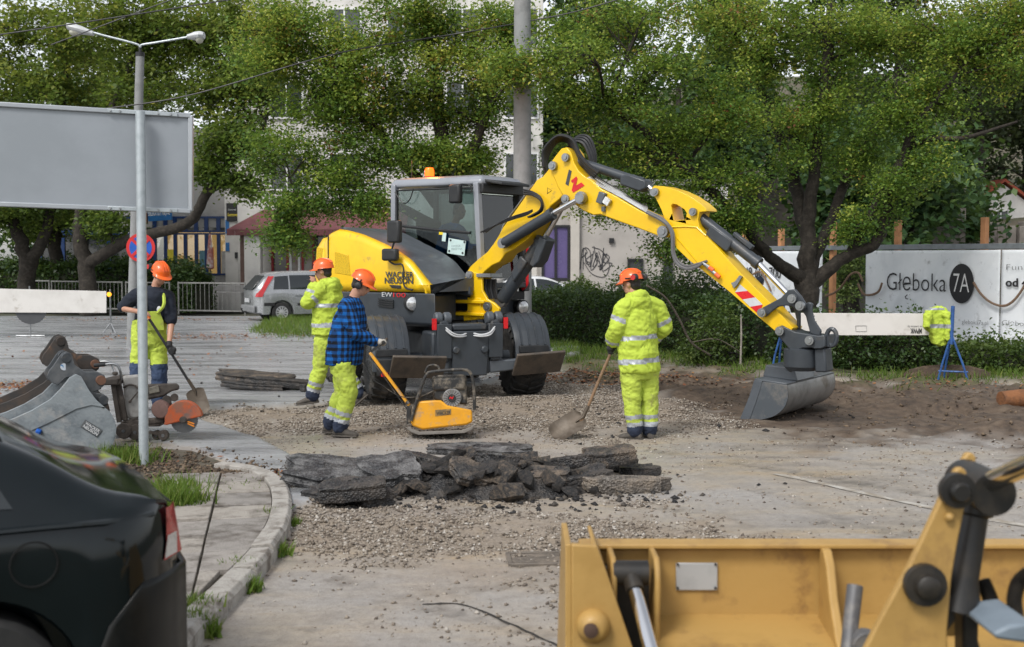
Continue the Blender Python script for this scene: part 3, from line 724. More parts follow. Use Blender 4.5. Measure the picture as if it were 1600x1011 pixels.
# dense trees on the slope behind everything
def bg_tree(px, py, d, h, w, seed, mat, label, n=9000, leaf=0.30, name='background_tree', group='trees on the slope behind'):
    c = P(px, py, d); b_ = Vector((c.x, c.y, -0.1)); rr = random.Random(seed)
    blobs = [((c.x + rr.uniform(-.6, .6) * w, c.y + rr.uniform(-.5, .5) * w, c.z + rr.uniform(-.5, .5) * h), (w * .5, w * .5, h * .3)) for _ in range(6)]
    tree(name, label, b_, [[((c.x, c.y, -0.1), .3), ((c.x + .2, c.y, c.z * .5), .24), ((c.x, c.y, c.z + h * .3), .08)]], blobs, n, leaf, mat, seed, group=group, sigma=0.5, twig=1.0, nsub=7)
bgl = ['dark green tree behind the beige building corner', 'bushy dark tree above the fence gap', 'tall dark tree at the top edge behind the hawthorn', 'dark tree mass over the wooden posts', 'pale olive tree high on the slope', 'grey-green tree beside the red-roofed house', 'dark tree between pole and hawthorn', 'rounded dark tree behind the fence posts', 'pale green tree top at the upper edge', 'tall tree behind the white apartment block', 'dark tree rising behind the graffiti wall', 'broad dark tree behind the blue-framed shop']
for i, (px, py, d, h, w, mt) in enumerate([(1060, 200, 44, 5, 4.2, M_leaf_dark), (1330, 300, 42, 4, 3.6, M_leaf_dark), (1200, 120, 48, 7, 5, M_leaf_dark), (1420, 330, 40, 2.6, 3.0, M_leaf_dark),
        (1530, 160, 62, 7, 7, M_leaf_hill), (1600, 230, 66, 6, 6, M_leaf_hill), (930, 150, 50, 7, 4.0, M_leaf_dark), (1490, 290, 46, 3.4, 3.0, M_leaf_dark), (1400, 120, 60, 8, 6, M_leaf_hill), (420, 0, 70, 8, 6, M_leaf_green), (1010, 260, 47, 5, 4.0, M_leaf_dark), (130, 230, 64, 9, 7, M_leaf_dark)]):
    bg_tree(px, py, d, h, w, 60 + i, mt, bgl[i])

# hedge: leaves over a dark twiggy core
def hedge(name, label, path, h, w, n, leaf, mat, seed, cat='hedge', ragged=0.12, z0=0.03, top_wild=0.0, core=True):
    """path: [(x, y)] centre line"""
    rng = np.random.default_rng(seed); pth = spline(path, 60); base = (pth[0][0], pth[0][1], z0)
    root = empty(name, base, 0, label, cat); B = np.array(base)
    sl = np.r_[0, np.cumsum(np.linalg.norm(np.diff(pth, axis=0), axis=1))]; Lt = sl[-1]
    def hh(t): return h * (0.86 + 0.28 * fbm(t * 1.1, t * 0 + seed, 3, seed)) * (0.75 + 0.25 * np.clip(np.minimum(t, Lt - t) / 0.5, 0, 1))
    # core
    mb = MB(); rings = []
    for t in np.linspace(0.05, Lt - 0.05, 40):
        q = np.array([np.interp(t, sl, pth[:, k]) for k in range(2)]); q2 = np.array([np.interp(t + .05, sl, pth[:, k]) for k in range(2)]); dv = q2 - q
        if np.linalg.norm(dv) < 1e-6: dv = lastd
        lastd = dv; nn = np.array((-dv[1], dv[0])); nn = nn / np.linalg.norm(nn); H = float(hh(np.array(t))) * 0.86; W = w * 0.40
        rings.append([(q[0] + nn[0] * a * W - B[0], q[1] + nn[1] * a * W - B[1], z - z0 + z0) for a, z in ((-.8, 0), (-1, .3 * H), (-.9, .8 * H), (-.4, H), (.4, H), (.9, .8 * H), (1, .3 * H), (.8, 0))])
    if core: mb.loft(rings); mb.build('twig_core', pmat('hedge_core', (0.018, 0.024, 0.012), (0.035, 0.03, 0.02), scale=20, rough=1.0), root)
    t = rng.random(n) * Lt; q = np.stack([np.interp(t, sl, pth[:, k]) for k in range(2)], -1)
    q2 = np.stack([np.interp(np.minimum(t + .03, Lt), sl, pth[:, k]) for k in range(2)], -1); dv = q2 - q + 1e-9; dv /= np.linalg.norm(dv, axis=1)[:, None]; nn = np.stack([-dv[:, 1], dv[:, 0]], -1)
    H = hh(t); th = rng.random(n) * math.pi; rad = 0.82 + 0.24 * rng.random(n) + rng.normal(0, ragged, n) * 0.6
    ca, sa = np.cos(th), np.sin(th); sup = 1.0 / np.maximum(np.abs(ca), np.abs(sa)) ** 0.7
    off = ca * sup * rad * w * 0.5; z = np.clip(sa * sup * rad, 0.02, 1.5) * H
    if top_wild > 0: z = z + np.where((rng.random(n) < 0.15), rng.random(n) * top_wild, 0)
    cen = np.stack([q[:, 0] + nn[:, 0] * off, q[:, 1] + nn[:, 1] * off, z], -1) - np.array((B[0], B[1], 0))
    tone = 0.35 + 0.45 * (fbm(t * 3, z * 3 + off * 2, 3, seed + 5) - 0.5) * 2 + rng.normal(0, 0.16, n)
    leaves_mesh('foliage', cen, np.full(n, leaf), tone, mat, root, seed + 2, up=0.5)
    return root
def W2(px, d): v = P(px, 402, d); return (v.x, v.y)
hedge('privet_hedge', 'long dark clipped hedge behind the worker in full yellow', [W2(800, 29), W2(900, 27.5), W2(1010, 25.6), W2(1110, 24.2), W2(1210, 23.2)], 1.15, 1.3, 30000, 0.075, M_leaf_hedge, 71)
hedge('rounded_bush', 'lighter round bush growing above the dark hedge', [W2(880, 29.4), W2(905, 29.2), W2(935, 29)], 1.42, 1.2, 5000, 0.075, M_leaf_cot, 72, cat='bush')
hedge('hedge_shrub', 'grey-green low shrubs behind the hedge by the beige wall', [W2(960, 30), W2(1050, 28.5), W2(1150, 27)], 1.4, 1.3, 9000, 0.08, M_leaf_hedge, 73, cat='shrub', ragged=0.25)
hedge('loose_shrub', 'sparse dark shrubs under the long white barrier board', [W2(1215, 22.6), W2(1300, 22), W2(1400, 21.4), W2(1480, 21.0)], 0.72, 1.1, 15000, 0.072, M_leaf_hedge, 74, cat='shrub', ragged=0.3, top_wild=0.25)
hedge('wild_shrub', 'wild leafy shrubs in front of the printed banner', [W2(1480, 21.6), W2(1560, 21.2), W2(1640, 20.8), W2(1720, 20.6)], 0.42, 1.1, 8000, 0.07, M_leaf_cot, 75, cat='shrub', ragged=0.3, top_wild=0.3)
hedge('roadside_bush', 'bright leafy bush with loose twigs beside the stacked slabs', [W2(1095, 22.6), W2(1150, 22.2)], 0.85, 0.8, 2600, 0.07, M_leaf_cot, 76, cat='bush', ragged=0.4, top_wild=0.4)
hedge('shop_hedge', 'dark green hedge behind the street railings', [W2(-40, 47), W2(80, 46), W2(170, 45.5), W2(300, 45)], 1.75, 1.6, 15000, 0.15, M_leaf_hedge, 77)
hedge('shop_shrub', 'dense dark shrub by the corner of the blue-framed shop', [W2(275, 44), W2(318, 43.6)], 1.55, 1.4, 5000, 0.12, M_leaf_hedge, 78, cat='shrub', ragged=0.2)

# grass: blades
def blades(name, label, xs, ys, zs, hgt, seed, mat=M_grass, tone0=0.5):
    rng = np.random.default_rng(seed); n = len(xs); th = rng.random(n) * 6.283; h = hgt * (0.5 + rng.random(n)); w = 0.006 + 0.005 * rng.random(n)
    dx, dy = np.cos(th), np.sin(th); lean = rng.normal(0, 0.45, (n, 2)) * h[:, None]
    b0 = np.stack([xs - dx * w, ys - dy * w, zs], -1); b1 = np.stack([xs + dx * w, ys + dy * w, zs], -1)
    t1 = np.stack([xs + lean[:, 0], ys + lean[:, 1], zs + h], -1)
    V = np.stack([b0, b1, t1], 1).reshape(-1, 3); F = np.arange(n * 3).reshape(-1, 3)
    o = raw_mesh(name, V, F, mat, attrs={'rnd': ('FACE', np.clip(rng.normal(tone0, 0.25, n), 0, 1))})
    return tag(o, label, 'grass', kind='stuff')
def zarr(x, y):
    ii = np.clip(np.searchsorted(dd, y), 0, nr - 1); jj = np.clip(np.round((x / (y * 0.50 + 2.0) + 1) / 2 * (ncx - 1)).astype(int), 0, ncx - 1); return gz[ii, jj]
gclump = np.clip(fbm(gx * 1.2, gy * 1.2, 3, 177) * 3 - 1.15, 0.0, 1)
xs, ys = sample_mask(np.clip(m_grass, 0, 1) * (gx > 0) * gclump, 16000, 12); blades('verge_grass', 'patchy grass on the verge before the hedge', xs, ys, zarr(xs, ys), 0.12, 13, tone0=0.45)
xs, ys = sample_mask(np.clip(m_grass, 0, 1) * (gx < -3), 9000, 14); blades('island_grass', 'bright green grass island beside the silver car', xs, ys, zarr(xs, ys), 0.16, 15)
def tuft(px, py, n, r, seed, h=0.10, z=0.09):
    g = G(px, py, z); rng = np.random.default_rng(seed); x = g.x + rng.normal(0, r, n); y = g.y + rng.normal(0, r, n); return x, y, np.full(n, z - 0.03), h
T = [tuft(280, 785, 700, .10, 1, .14), tuft(270, 765, 400, .12, 2, .12), tuft(185, 715, 500, .16, 3, .13), tuft(205, 718, 250, .14, 4, .11), tuft(310, 942, 260, .05, 5, .06), tuft(300, 965, 160, .05, 6, .06), tuft(428, 800, 120, .05, 7, .05), tuft(372, 880, 120, .05, 8, .05), tuft(440, 860, 110, .03, 9, .07, 0.03), tuft(395, 915, 140, .03, 10, .07, 0.03), tuft(330, 985, 100, .03, 11, .07, 0.03), tuft(458, 815, 100, .03, 12, .06, 0.03), tuft(345, 760, 150, .2, 13, .05)]
blades('pavement_weeds', 'green weeds growing from the pavement joints and kerb', np.concatenate([t[0] for t in T]), np.concatenate([t[1] for t in T]), np.concatenate([t[2] for t in T]), np.concatenate([np.full(len(t[0]), t[3]) for t in T]), 17)
# fallen leaves: russet specks drifted on the wet road, verge and pavement
M_fallen = rnd_mat('fallen_leaf', [(0.0, (0.12, 0.04, 0.02)), (0.5, (0.22, 0.085, 0.035)), (1.0, (0.30, 0.17, 0.06))], 0.7)
fl = []
rng = np.random.default_rng(91)
for px, py, n, rx, ry in [(300, 528, 700, 1.6, .7), (255, 500, 300, 2.0, 0.5), (20, 605, 500, .35, .35), (920, 585, 900, 1.0, .5), (990, 590, 500, .9, .4), (330, 750, 420, .35, .25), (290, 745, 260, .3, .25), (220, 730, 160, .4, .2), (620, 560, 200, 5, 3), (100, 560, 160, 3, 2.0), (1550, 600, 300, 2, .5), (430, 480, 300, 3, .6), (450, 478, 400, 6, .8)]:
    g = G(px, py, 0.05); fl.append(np.stack([g.x + rng.normal(0, rx, n), g.y + rng.normal(0, ry, n)], -1))
fl = np.concatenate(fl); fl = fl[fl[:, 1] > 5]
n = len(fl); z = zarr(fl[:, 0], fl[:, 1]) + 0.012; th = rng.random(n) * 6.28; s_ = 0.02 + 0.02 * rng.random(n)
ii = in_poly(to_px(fl[:, 0], fl[:, 1], 0)[0], to_px(fl[:, 0], fl[:, 1], 0)[1], POLY['walk']) > 0; z = np.where(ii, np.maximum(z, 0.04), z)
a = np.stack([np.cos(th), np.sin(th), rng.normal(0, .25, n)], -1) * s_[:, None]; b = np.stack([-np.sin(th), np.cos(th), rng.normal(0, .25, n)], -1) * s_[:, None] * .65
c = np.stack([fl[:, 0], fl[:, 1], z], -1)
tag(raw_mesh('fallen_leaves', np.stack([c - a, c - b, c + a, c + b], 1).reshape(-1, 3), np.arange(n * 4).reshape(-1, 4), M_fallen, attrs={'rnd': ('FACE', rng.random(n))}), 'russet fallen leaves drifted over wet road and verge', 'leaves', kind='stuff')
# =================================================================== BUILDINGS AND FENCES BEHIND
M_white = pmat('white_render', (0.62, 0.60, 0.57), (0.52, 0.50, 0.48), scale=1.2, rough=0.85, grime=0.2, grime_col=(0.42, 0.40, 0.38), gscale=.7)
M_beige = pmat('beige_render', (0.40, 0.37, 0.34), (0.34, 0.315, 0.29), scale=1.0, rough=0.85, grime=0.25, grime_col=(0.29, 0.27, 0.25), gscale=.8)
M_beige2 = pmat('beige_pilaster', (0.47, 0.435, 0.39), (0.41, 0.38, 0.34), scale=1.5, rough=0.8)
M_wframe = pmat('white_window_frame', (0.75, 0.75, 0.75), rough=0.4)
M_dark_glass = pmat('dark_window_glass', (0.03, 0.035, 0.04), (0.05, 0.055, 0.06), scale=1, rough=0.08, rvar=0.03, spec=0.8)
M_blue = pmat('blue_shop_frame', (0.008, 0.035, 0.13), rough=0.4)
M_maroon = pmat('maroon_awning', (0.16, 0.055, 0.06), (0.12, 0.042, 0.045), scale=3, rough=0.7)
M_red = pmat('red_shop_frame', (0.30, 0.02, 0.025), rough=0.5)
M_purple = pmat('purple_window_foil', (0.12, 0.095, 0.22), (0.10, 0.08, 0.19), scale=2, rough=0.25)
M_black = pmat('black_frame', (0.02, 0.02, 0.022), rough=0.5)
M_lit = pmat('lit_shop_interior', (0.42, 0.30, 0.15), (0.10, 0.07, 0.05), scale=2.2, rough=0.8, emit=(1.0, 0.66, 0.26), estr=0.30)
M_poster = pmat('window_poster', (0.32, 0.30, 0.27), (0.20, 0.12, 0.10), scale=1.3, rough=0.5)
M_stone = pmat('plinth_concrete', (0.34, 0.33, 0.32), (0.27, 0.26, 0.25), scale=2, rough=0.85)
M_grey_metal = pmat('galvanised_rail', (0.28, 0.28, 0.27), (0.20, 0.19, 0.175), scale=12, rough=0.5, metal=0.4)

def facade_window(parent, x0, x1, z0, z1, y, fm, gm, fw=0.07, bars=1, name='window', transom=None):
    """recessed window: frame (> panes); y is the wall face, the camera side is -y"""
    mb = MB()
    mb.box(((x0 + x1) / 2, y - .01, z0 + fw / 2), (x1 - x0, .1, fw)); mb.box(((x0 + x1) / 2, y - .01, z1 - fw / 2), (x1 - x0, .1, fw))
    mb.box((x0 + fw / 2, y - .01, (z0 + z1) / 2), (fw, .098, z1 - z0 - 2 * fw)); mb.box((x1 - fw / 2, y - .01, (z0 + z1) / 2), (fw, .098, z1 - z0 - 2 * fw))
    for k in range(1, bars + 1):
        x = x0 + (x1 - x0) * k / (bars + 1); mb.box((x, y - .01, (z0 + z1) / 2), (fw * .9, .09, z1 - z0 - 2 * fw))
    w = mb.build(name, fm, parent)
    for k in range(bars + 1):
        a = x0 + (x1 - x0) * k / (bars + 1) + fw / 2; b_ = x0 + (x1 - x0) * (k + 1) / (bars + 1) - fw / 2
        g = MB(); g.box(((a + b_) / 2, y + .015, (z0 + z1) / 2), (b_ - a, .02, z1 - z0 - fw)); g.build('pane', gm[k % len(gm)] if isinstance(gm, list) else gm, w, smooth=0)
    return w
def pxX(px, d): return (px - 800) / FPX * d * (1 + 0) 
def pzZ(py, d): return CAM_Z + (402 - py) / FPX * d

# --- white apartment block behind the trees
D = 48.0
apt = empty('apartment_block', (pxX(400, D), D, 0), 0, 'white rendered apartment block mostly hidden behind the trees', 'building')
x0, x1 = 0.0, pxX(848, D) - pxX(372, D); H = 15.5
mb = MB(); mb.box(((x0 + x1) / 2 - .7, 5.0, H / 2), (x1 - x0, 10, H)); mb.build('wall', M_white, apt, bevel=0.02)
mb = MB(); mb.box(((x0 + x1) / 2 - .7, 5.0, H + .15), (x1 - x0 + .6, 10.6, .3)); mb.build('roof', M_stone, apt)
for fl_ in range(4):
    for k in range(5):
        xx = 0.6 + k * 2.3
        if k == 2 and fl_ < 1: continue
        facade_window(apt, xx, xx + 1.35, 4.6 + fl_ * 2.8, 6.1 + fl_ * 2.8, -0.03, M_wframe, M_dark_glass)
# awning and shop fronts at street level
aw = MB(); ax0, ax1 = pxX(378, D) - pxX(400, D), pxX(640, D) - pxX(400, D)
zt, zb = pzZ(330, D), pzZ(361, D - 1.6)
aw.prism([(ax0 + .9, -.02, zt), (ax1, -.02, zt), (ax1, -1.6, zb), (ax0 - .2, -1.6, zb)], (0, 0, .06)); 
for k in range(22):
    xx = ax0 - .2 + (ax1 - ax0 + .2) * k / 22; aw.box((xx + .16, -1.6, zb - .06), (.30, .02, .22))
aw.build('awning', M_maroon, apt)
for a_, b_, fm, gm in ((425, 452, M_red, M_dark_glass), (453, 470, M_wframe, M_poster), (472, 492, M_red, [M_poster, M_dark_glass]), (494, 540, M_black, M_dark_glass), (545, 600, M_wframe, M_dark_glass)):
    facade_window(apt, pxX(a_, D) - pxX(400, D), pxX(b_, D) - pxX(400, D), 0.35, pzZ(362, D) + .1, -0.03, fm, gm, .09, 0, 'shop_window')
colp = MB(); colp.box((pxX(407, D) - pxX(400, D), -1.2, zb / 2), (.62, .5, zb)); colp.build('pillar', M_white, apt, bevel=.015)
pl = MB(); pl.box((pxX(392, D) - pxX(400, D), -1.25, zb / 2), (.22, .16, zb)); pl.build('downpipe_casing', pmat('rust_brown_metal', (0.13, 0.075, 0.06), rough=.6), apt)

# --- blue-framed shop with lit windows
D2 = 49.0
shop = empty('corner_shop', (pxX(200, D2), D2, 0), 0, 'corner shop with blue window frames and warm lit interior', 'building')
ox = pxX(200, D2)
mb = MB(); xl, xr = pxX(60, D2) - ox, pxX(384, D2) - ox
zs0, zs1 = pzZ(430, D2), pzZ(364, D2)
mb.box(((xl + xr) / 2, 4.3, 5.2), (xr - xl, 8, 4.0))                    # upper wall over the glass
mb.box(((xl + xr) / 2, 4.3, zs0 / 2), (xr - xl, 8, zs0)); mb.build('wall', M_stone, shop)
mb = MB(); mb.box(((pxX(238, D2) + pxX(362, D2)) / 2 - ox, 2.2, (zs0 + 3.2) / 2), (pxX(362, D2) - pxX(238, D2), .1, 3.2 - zs0)); mb.build('interior', M_lit, shop)
wxs = [60, 96, 132, 168, 204, 240, 257, 272, 288, 305, 321, 340, 358]
M_shopglass = glass_mat('shop_glass', (0.8, 0.8, 0.78), 0.03, 0.3)
for a_, b_ in zip(wxs[:-1], wxs[1:]):
    facade_window(shop, pxX(a_, D2) - ox, pxX(b_, D2) - ox, zs0, zs1, .3, M_blue, M_shopglass if a_ >= 240 else M_dark_glass, .07, 0, 'shop_window')
    facade_window(shop, pxX(a_, D2) - ox, pxX(b_, D2) - ox, zs1 + .02, pzZ(338, D2), .3, M_blue, M_dark_glass, .08, 0, 'transom_window')
for a_, py0, w_, h_, c_ in ((264, 402, .34, .62, (0.75, 0.62, 0.05)), (315, 405, .28, .7, (0.12, 0.25, 0.30)), (328, 400, .22, .7, (0.55, 0.12, 0.06)), (350, 410, .30, .9, (0.42, 0.40, 0.38))):
    g = MB(); g.box((pxX(a_, D2) - ox, .25, pzZ(py0, D2)), (w_, .01, h_)); g.build('window_poster', pmat('poster_%d' % a_, c_, rough=.6), shop, smooth=0)
g = MB(); g.box(((pxX(358, D2) + pxX(385, D2)) / 2 - ox, -.1, 2.35), (pxX(385, D2) - pxX(358, D2), 1.0, 4.7)); cp = g.build('corner_pillar', M_white, shop, bevel=.02)
g = MB(); g.box((pxX(371, D2) - ox, -.64, pzZ(333, D2)), (.50, .05, .72)); sg = g.build('shop_sign', M_black, shop)
text_obj('sign_lettering', 'Ziemowit', M_wframe, frame((pxX(364, D2) - ox, -.67, pzZ(330, D2)), (1, 0, 0), (0, 0, 1)), width=.32, parent=sg)
text_obj('sign_lettering', 'Gastronomia', pmat('yellow_print', (0.75, 0.6, 0.05), rough=.5), frame((pxX(363, D2) - ox, -.67, pzZ(339, D2)), (1, 0, 0), (0, 0, 1)), width=.42, height=.12, parent=sg, bold=.02)
M_bluesign = pmat('blue_sign', (0.02, 0.16, 0.42), rough=.4)
for py0, h_ in ((355, .55), (386, .34)):
    g = MB(); g.box((pxX(362, D2) - ox, -.62, pzZ(py0, D2)), (.14, .03, h_)); g.build('wall_plate', M_bluesign, shop)
g = MB(); g.box((pxX(376, D2) - ox, -.64, pzZ(399, D2)), (.13, .12, .24)); g.build('letter_box', M_black, shop, bevel=.01)
# projecting sign
g = MB(); g.box((pxX(262, D2) - ox, -.9, pzZ(338, D2)), (.92, .14, .42), (0, R(-4), 0)); ps = g.build('projecting_sign', M_bluesign, shop)
text_obj('sign_lettering', 'DELIKATESY MIĘSNE', pmat('white_print', (0.8, 0.8, 0.8), rough=.5), frame((pxX(245, D2) - ox, -.975, pzZ(341, D2)), (1, 0, 0.07), (-.07, 0, 1)), width=.86, height=.22, parent=ps, bold=.03)
g = MB(); g.box((pxX(238, D2) - ox, -.88, pzZ(343, D2)), (.22, .14, .42)); g.build('projecting_sign', pmat('brown_sign', (0.22, 0.08, 0.04), rough=.5), shop)
# steps and bench at the corner
g = MB(); g.box((pxX(338, 47), 46.2, .35), (2.6, 1.4, .7)); g.box((pxX(338, 47), 46.9, .82), (2.4, .8, .24)); st = g.build('concrete_steps', M_stone, bevel=.02); tag(st, 'low pale concrete landing before the corner shop', 'steps')
# closed parasol by the shop
ub = empty('closed_parasol', (pxX(331, 46.6), 46.4, 0.7), 0, 'folded dark red and white parasol before the shop window', 'parasol')
g = MB(); g.cyl((0, 0, 0), (0, 0, 2.25), .025); g.build('pole', M_black, ub)
g = MB(); g.lathe([(.03, 2.2), (.07, 1.9), (.12, 1.3), (.15, .9), (.10, .85)], n=9); g.build('canopy', pmat('parasol_cloth', (0.35, 0.12, 0.10), (0.55, 0.5, 0.48), scale=5, rough=.9), ub)

# --- beige building with graffiti
D3 = 41.0
bld = empty('beige_building', (pxX(845, D3), D3, 0), 0, 'beige rendered building with graffiti and purple window behind the hedge', 'building')
ox = pxX(845, D3); xr = pxX(1140, D3) - ox
mb = MB(); mb.box((xr / 2, 4.0, 2.2), (xr, 8, 4.4)); mb.build('wall', M_beige, bld, bevel=.02)
mb = MB(); mb.box((xr / 2, 4.0, 4.5), (xr + .3, 8.3, .2)); mb.build('roof', M_stone, bld)
mb = MB(); mb.box((pxX(898, D3) - ox, -.08, 2.2), (.30, .16, 4.38)); mb.build('pilaster', M_beige2, bld, bevel=.01)
mb = MB(); mb.box((pxX(1126, D3) - ox, -.06, 2.2), (.42, .12, 4.38)); mb.build('pilaster', M_white, bld, bevel=.01)
facade_window(bld, pxX(846, D3) - ox, pxX(890, D3) - ox, pzZ(438, D3), pzZ(352, D3), -.03, M_black, M_purple, .08, 1)
mb = MB(); mb.box((pxX(868, D3) - ox, -.1, pzZ(441, D3)), (1.1, .25, .07)); mb.build('window_sill', M_stone, bld)
for a_, b_ in ((980, 1004), (1036, 1050)):
    facade_window(bld, pxX(a_, D3) - ox, pxX(b_, D3) - ox, .9, pzZ(404, D3), -.03, M_black, M_dark_glass, .06, 0)
mb = MB(); mb.box((pxX(955, D3) - ox, -.05, pzZ(376, D3)), (.16, .1, .16)); mb.build('junction_box', M_black, bld)
# sprayed tag
gr = MB(); rr = random.Random(4)
for k in range(9):
    cx, cz = pxX(912 + k * 4.6, D3) - ox, pzZ(408 + rr.uniform(-6, 6), D3)
    pts = [(cx + rr.uniform(-.18, .18), -.012, cz + rr.uniform(-.42, .42)) for _ in range(5)]
    gr.tube([Vector(q) for q in spline(pts, 16)], .013, 4)
gr.tube([Vector(q) for q in spline([(pxX(912, D3) - ox, -.012, pzZ(410, D3)), (pxX(925, D3) - ox, -.012, pzZ(428, D3)), (pxX(945, D3) - ox, -.012, pzZ(432, D3)), (pxX(952, D3) - ox, -.012, pzZ(412, D3)), (pxX(940, D3) - ox, -.012, pzZ(392, D3)), (pxX(925, D3) - ox, -.012, pzZ(386, D3))], 24)], .014, 4)
gr.build('graffiti', pmat('spray_paint', (0.05, 0.05, 0.055), rough=.7), bld)

# --- street railings
def railing(px0, px1, d0, d1, label, h=1.08):
    a, b_ = Vector((*W2(px0, d0), 0.05)), Vector((*W2(px1, d1), 0.05))
    root = empty('street_railing', a, 0, label, 'railing', 'street railings along the far pavement')
    dv = b_ - a
    for e in (Vector((0, 0, 0)), dv):
        g = MB(); g.cyl(e, e + Vector((0, 0, h + .03)), .03, n=8); g.build('post', M_grey_metal, root)
    for z in (h, .14):
        g = MB(); g.beam(Vector((0, 0, z)), dv + Vector((0, 0, z)), .04, .045); g.build('rail', M_grey_metal, root)
    g = MB(); n = max(6, int(dv.length / .17))
    for k in range(1, n):
        q = dv * (k / n); g.cyl(q + Vector((0, 0, .14)), q + Vector((0, 0, h)), .010, n=5)
    g.build('bars', M_grey_metal, root)
railing(-30, 76, 46.5, 45, 'railing panel partly behind the plain white barrier board')
railing(80, 128, 44.4, 43.6, 'narrow railing panel right of the forked tree trunk')
railing(129, 190, 43.4, 42.6, 'railing panel behind the small orange warning lamp')
railing(196, 264, 42.4, 41.8, 'railing panel hidden by the shovelling worker')
railing(278, 382, 41.6, 40.8, 'wide railing panel between bareheaded shrub and silver car')

# --- banner fence
FA = Vector((*W2(1150, 34.0), 0)); gdir = Vector((0.50, -0.866, 0)).normalized()
M_banner = pmat('printed_banner', (0.70, 0.725, 0.75), (0.62, 0.65, 0.68), scale=1.2, rough=0.55, grime=0.15, grime_col=(0.36, 0.37, 0.38))
M_ink = pmat('black_print', (0.012, 0.012, 0.014), rough=0.5)
M_inkw = pmat('white_print_on_banner', (0.62, 0.62, 0.62), rough=0.5)
M_wood = pmat('fresh_timber', (0.50, 0.24, 0.11), (0.40, 0.19, 0.09), scale=4, rough=0.8)
fence = empty('banner_fence', FA, 0, 'long site fence hung with white printed banners behind the shrubs', 'fence')
gn = Vector((gdir.y, -gdir.x, 0))                       # towards the street
if gn.y > 0: gn = -gn
def fence_t(px):
    """distance along the fence where a picture column meets it"""
    r = ray(px, 402); rx, ry = r[0], r[1]
    den = gdir.x * ry - gdir.y * rx
    return (FA.y * rx - FA.x * ry) / den
def banner(px0, px1, name, label=None):
    t0, t1 = fence_t(px0), fence_t(px1); nu, nv = max(12, int((t1 - t0) * 14)), 30
    U_, V_ = np.meshgrid(np.linspace(t0, t1, nu), np.linspace(0.10, 2.16, nv))
    # cloth pulled tight between eyelets: creases fan from the fixings
    off = 0.02 * (fbm(U_ * 1.4, V_ * 1.2, 3, 5) - .5)
    for k in range(10):
        c = t0 + (t1 - t0) * random.random(); a = random.uniform(-.9, .9); zc = random.choice([2.12, 2.12, 1.1, .1])
        q = (U_ - c) * math.cos(a) + (V_ - zc) * math.sin(a); l = -(U_ - c) * math.sin(a) + (V_ - zc) * math.cos(a)
        off += 0.034 * np.exp(-(q / .05) ** 2) * np.exp(-(l / .9) ** 2)
    Vx = gdir.x * U_ + gn.x * (.06 + off); Vy = gdir.y * U_ + gn.y * (.06 + off)
    ii = np.arange(nu * nv).reshape(nv, nu); F_ = np.stack([ii[:-1, :-1], ii[:-1, 1:], ii[1:, 1:], ii[1:, :-1]], -1).reshape(-1, 4)
    o = raw_mesh(name, np.stack([Vx, Vy, V_], -1).reshape(-1, 3), F_, M_banner, fence, smooth=True)
    md = o.modifiers.new('t', 'SOLIDIFY'); md.thickness = .004
    return o
b1 = banner(1150, 1288, 'banner'); b2 = banner(1356, 1566, 'banner'); b3 = banner(1568, 1760, 'banner')
tA, tB = fence_t(1150), fence_t(1760)
g = MB(); g.beam(gdir * tA + Vector((0, 0, 2.24)), gdir * tB + Vector((0, 0, 2.24)), .10, .12); g.build('top_rail', pmat('grey_profile', (0.20, 0.22, 0.235), rough=.45, metal=.3), fence, bevel=.01)
for px_ in (1160, 1216, 1297, 1398, 1533, 1660):
    t = fence_t(px_) ; q = gdir * t - gn * .10
    zt = 2.26 + (0.62 if px_ in (1398, 1533, 1297) else .5)
    g = MB(); g.box((q.x, q.y, zt / 2), (.13, .13, zt), (0, 0, math.atan2(gdir.y, gdir.x))); g.build('timber_post', M_wood, fence, bevel=.008)
def bl(px, py, off=.105):
    """point of the banner under a picture point"""
    t = fence_t(px); w = gdir * t + gn * off; d = FA.y + w.y
    return Vector((w.x, w.y, CAM_Z + (402 - py) / FPX * d)), t
def btext(body, px0, px1, pyb, pyt, mat, bold=0.0):
    p, t0 = bl(px0, pyb); q, t1 = bl(px1, pyb); dmid = FA.y + (p.y + q.y) / 2
    text_obj('banner_lettering', body, mat, frame(p, gdir, (0, 0, 1)), width=t1 - t0, height=(pyb - pyt) / FPX * dmid, parent=b2 if px0 < 1566 else b3, bold=bold)
def reparent_text(): pass
btext('Głęboka', 1391, 1484, 461, 425, M_ink, -0.008)
g = MB(); g.tube([bl(a_, b_, .115)[0] for a_, b_ in ((1424, 460.5), (1421, 463.5), (1422, 466.5), (1425, 467))], .012, 5); g.build('banner_lettering', M_ink, b2)
p, t = bl(1508, 443, .10); d = FA.y + p.y; ra = (t - fence_t(1489)); rz_ = 31 / FPX * d
g = MB(); g.prism([p + gdir * ra * math.cos(a) + Vector((0, 0, rz_ * math.sin(a))) for a in np.linspace(0, 2 * math.pi, 40, False)], gn * .006); disc = g.build('logo_disc', M_ink, b2, smooth=0)
p, t0 = bl(1496, 456, .12); q, t1 = bl(1521, 456, .12)
text_obj('logo_lettering', '7A', M_inkw, frame(p, gdir, (0, 0, 1)), width=t1 - t0, height=29 / FPX * d, parent=disc, bold=-.008)
btext('Funkcjonalne', 1578, 1680, 424, 413, M_ink, -.02)
btext('od 40 m²', 1577, 1650, 448, 434, M_ink, 0.03)
btext('gleboka7a.pl', 1510, 1551, 508, 499, M_ink, -.015)
btext('Głęboka', 1573, 1620, 510, 500, M_ink, -.015)
text_obj('banner_lettering', '48 600 700', M_ink, frame(bl(1168, 434)[0], gdir, (0, 0, 1)), width=fence_t(1225) - fence_t(1168), height=.30, parent=b1, bold=.01)
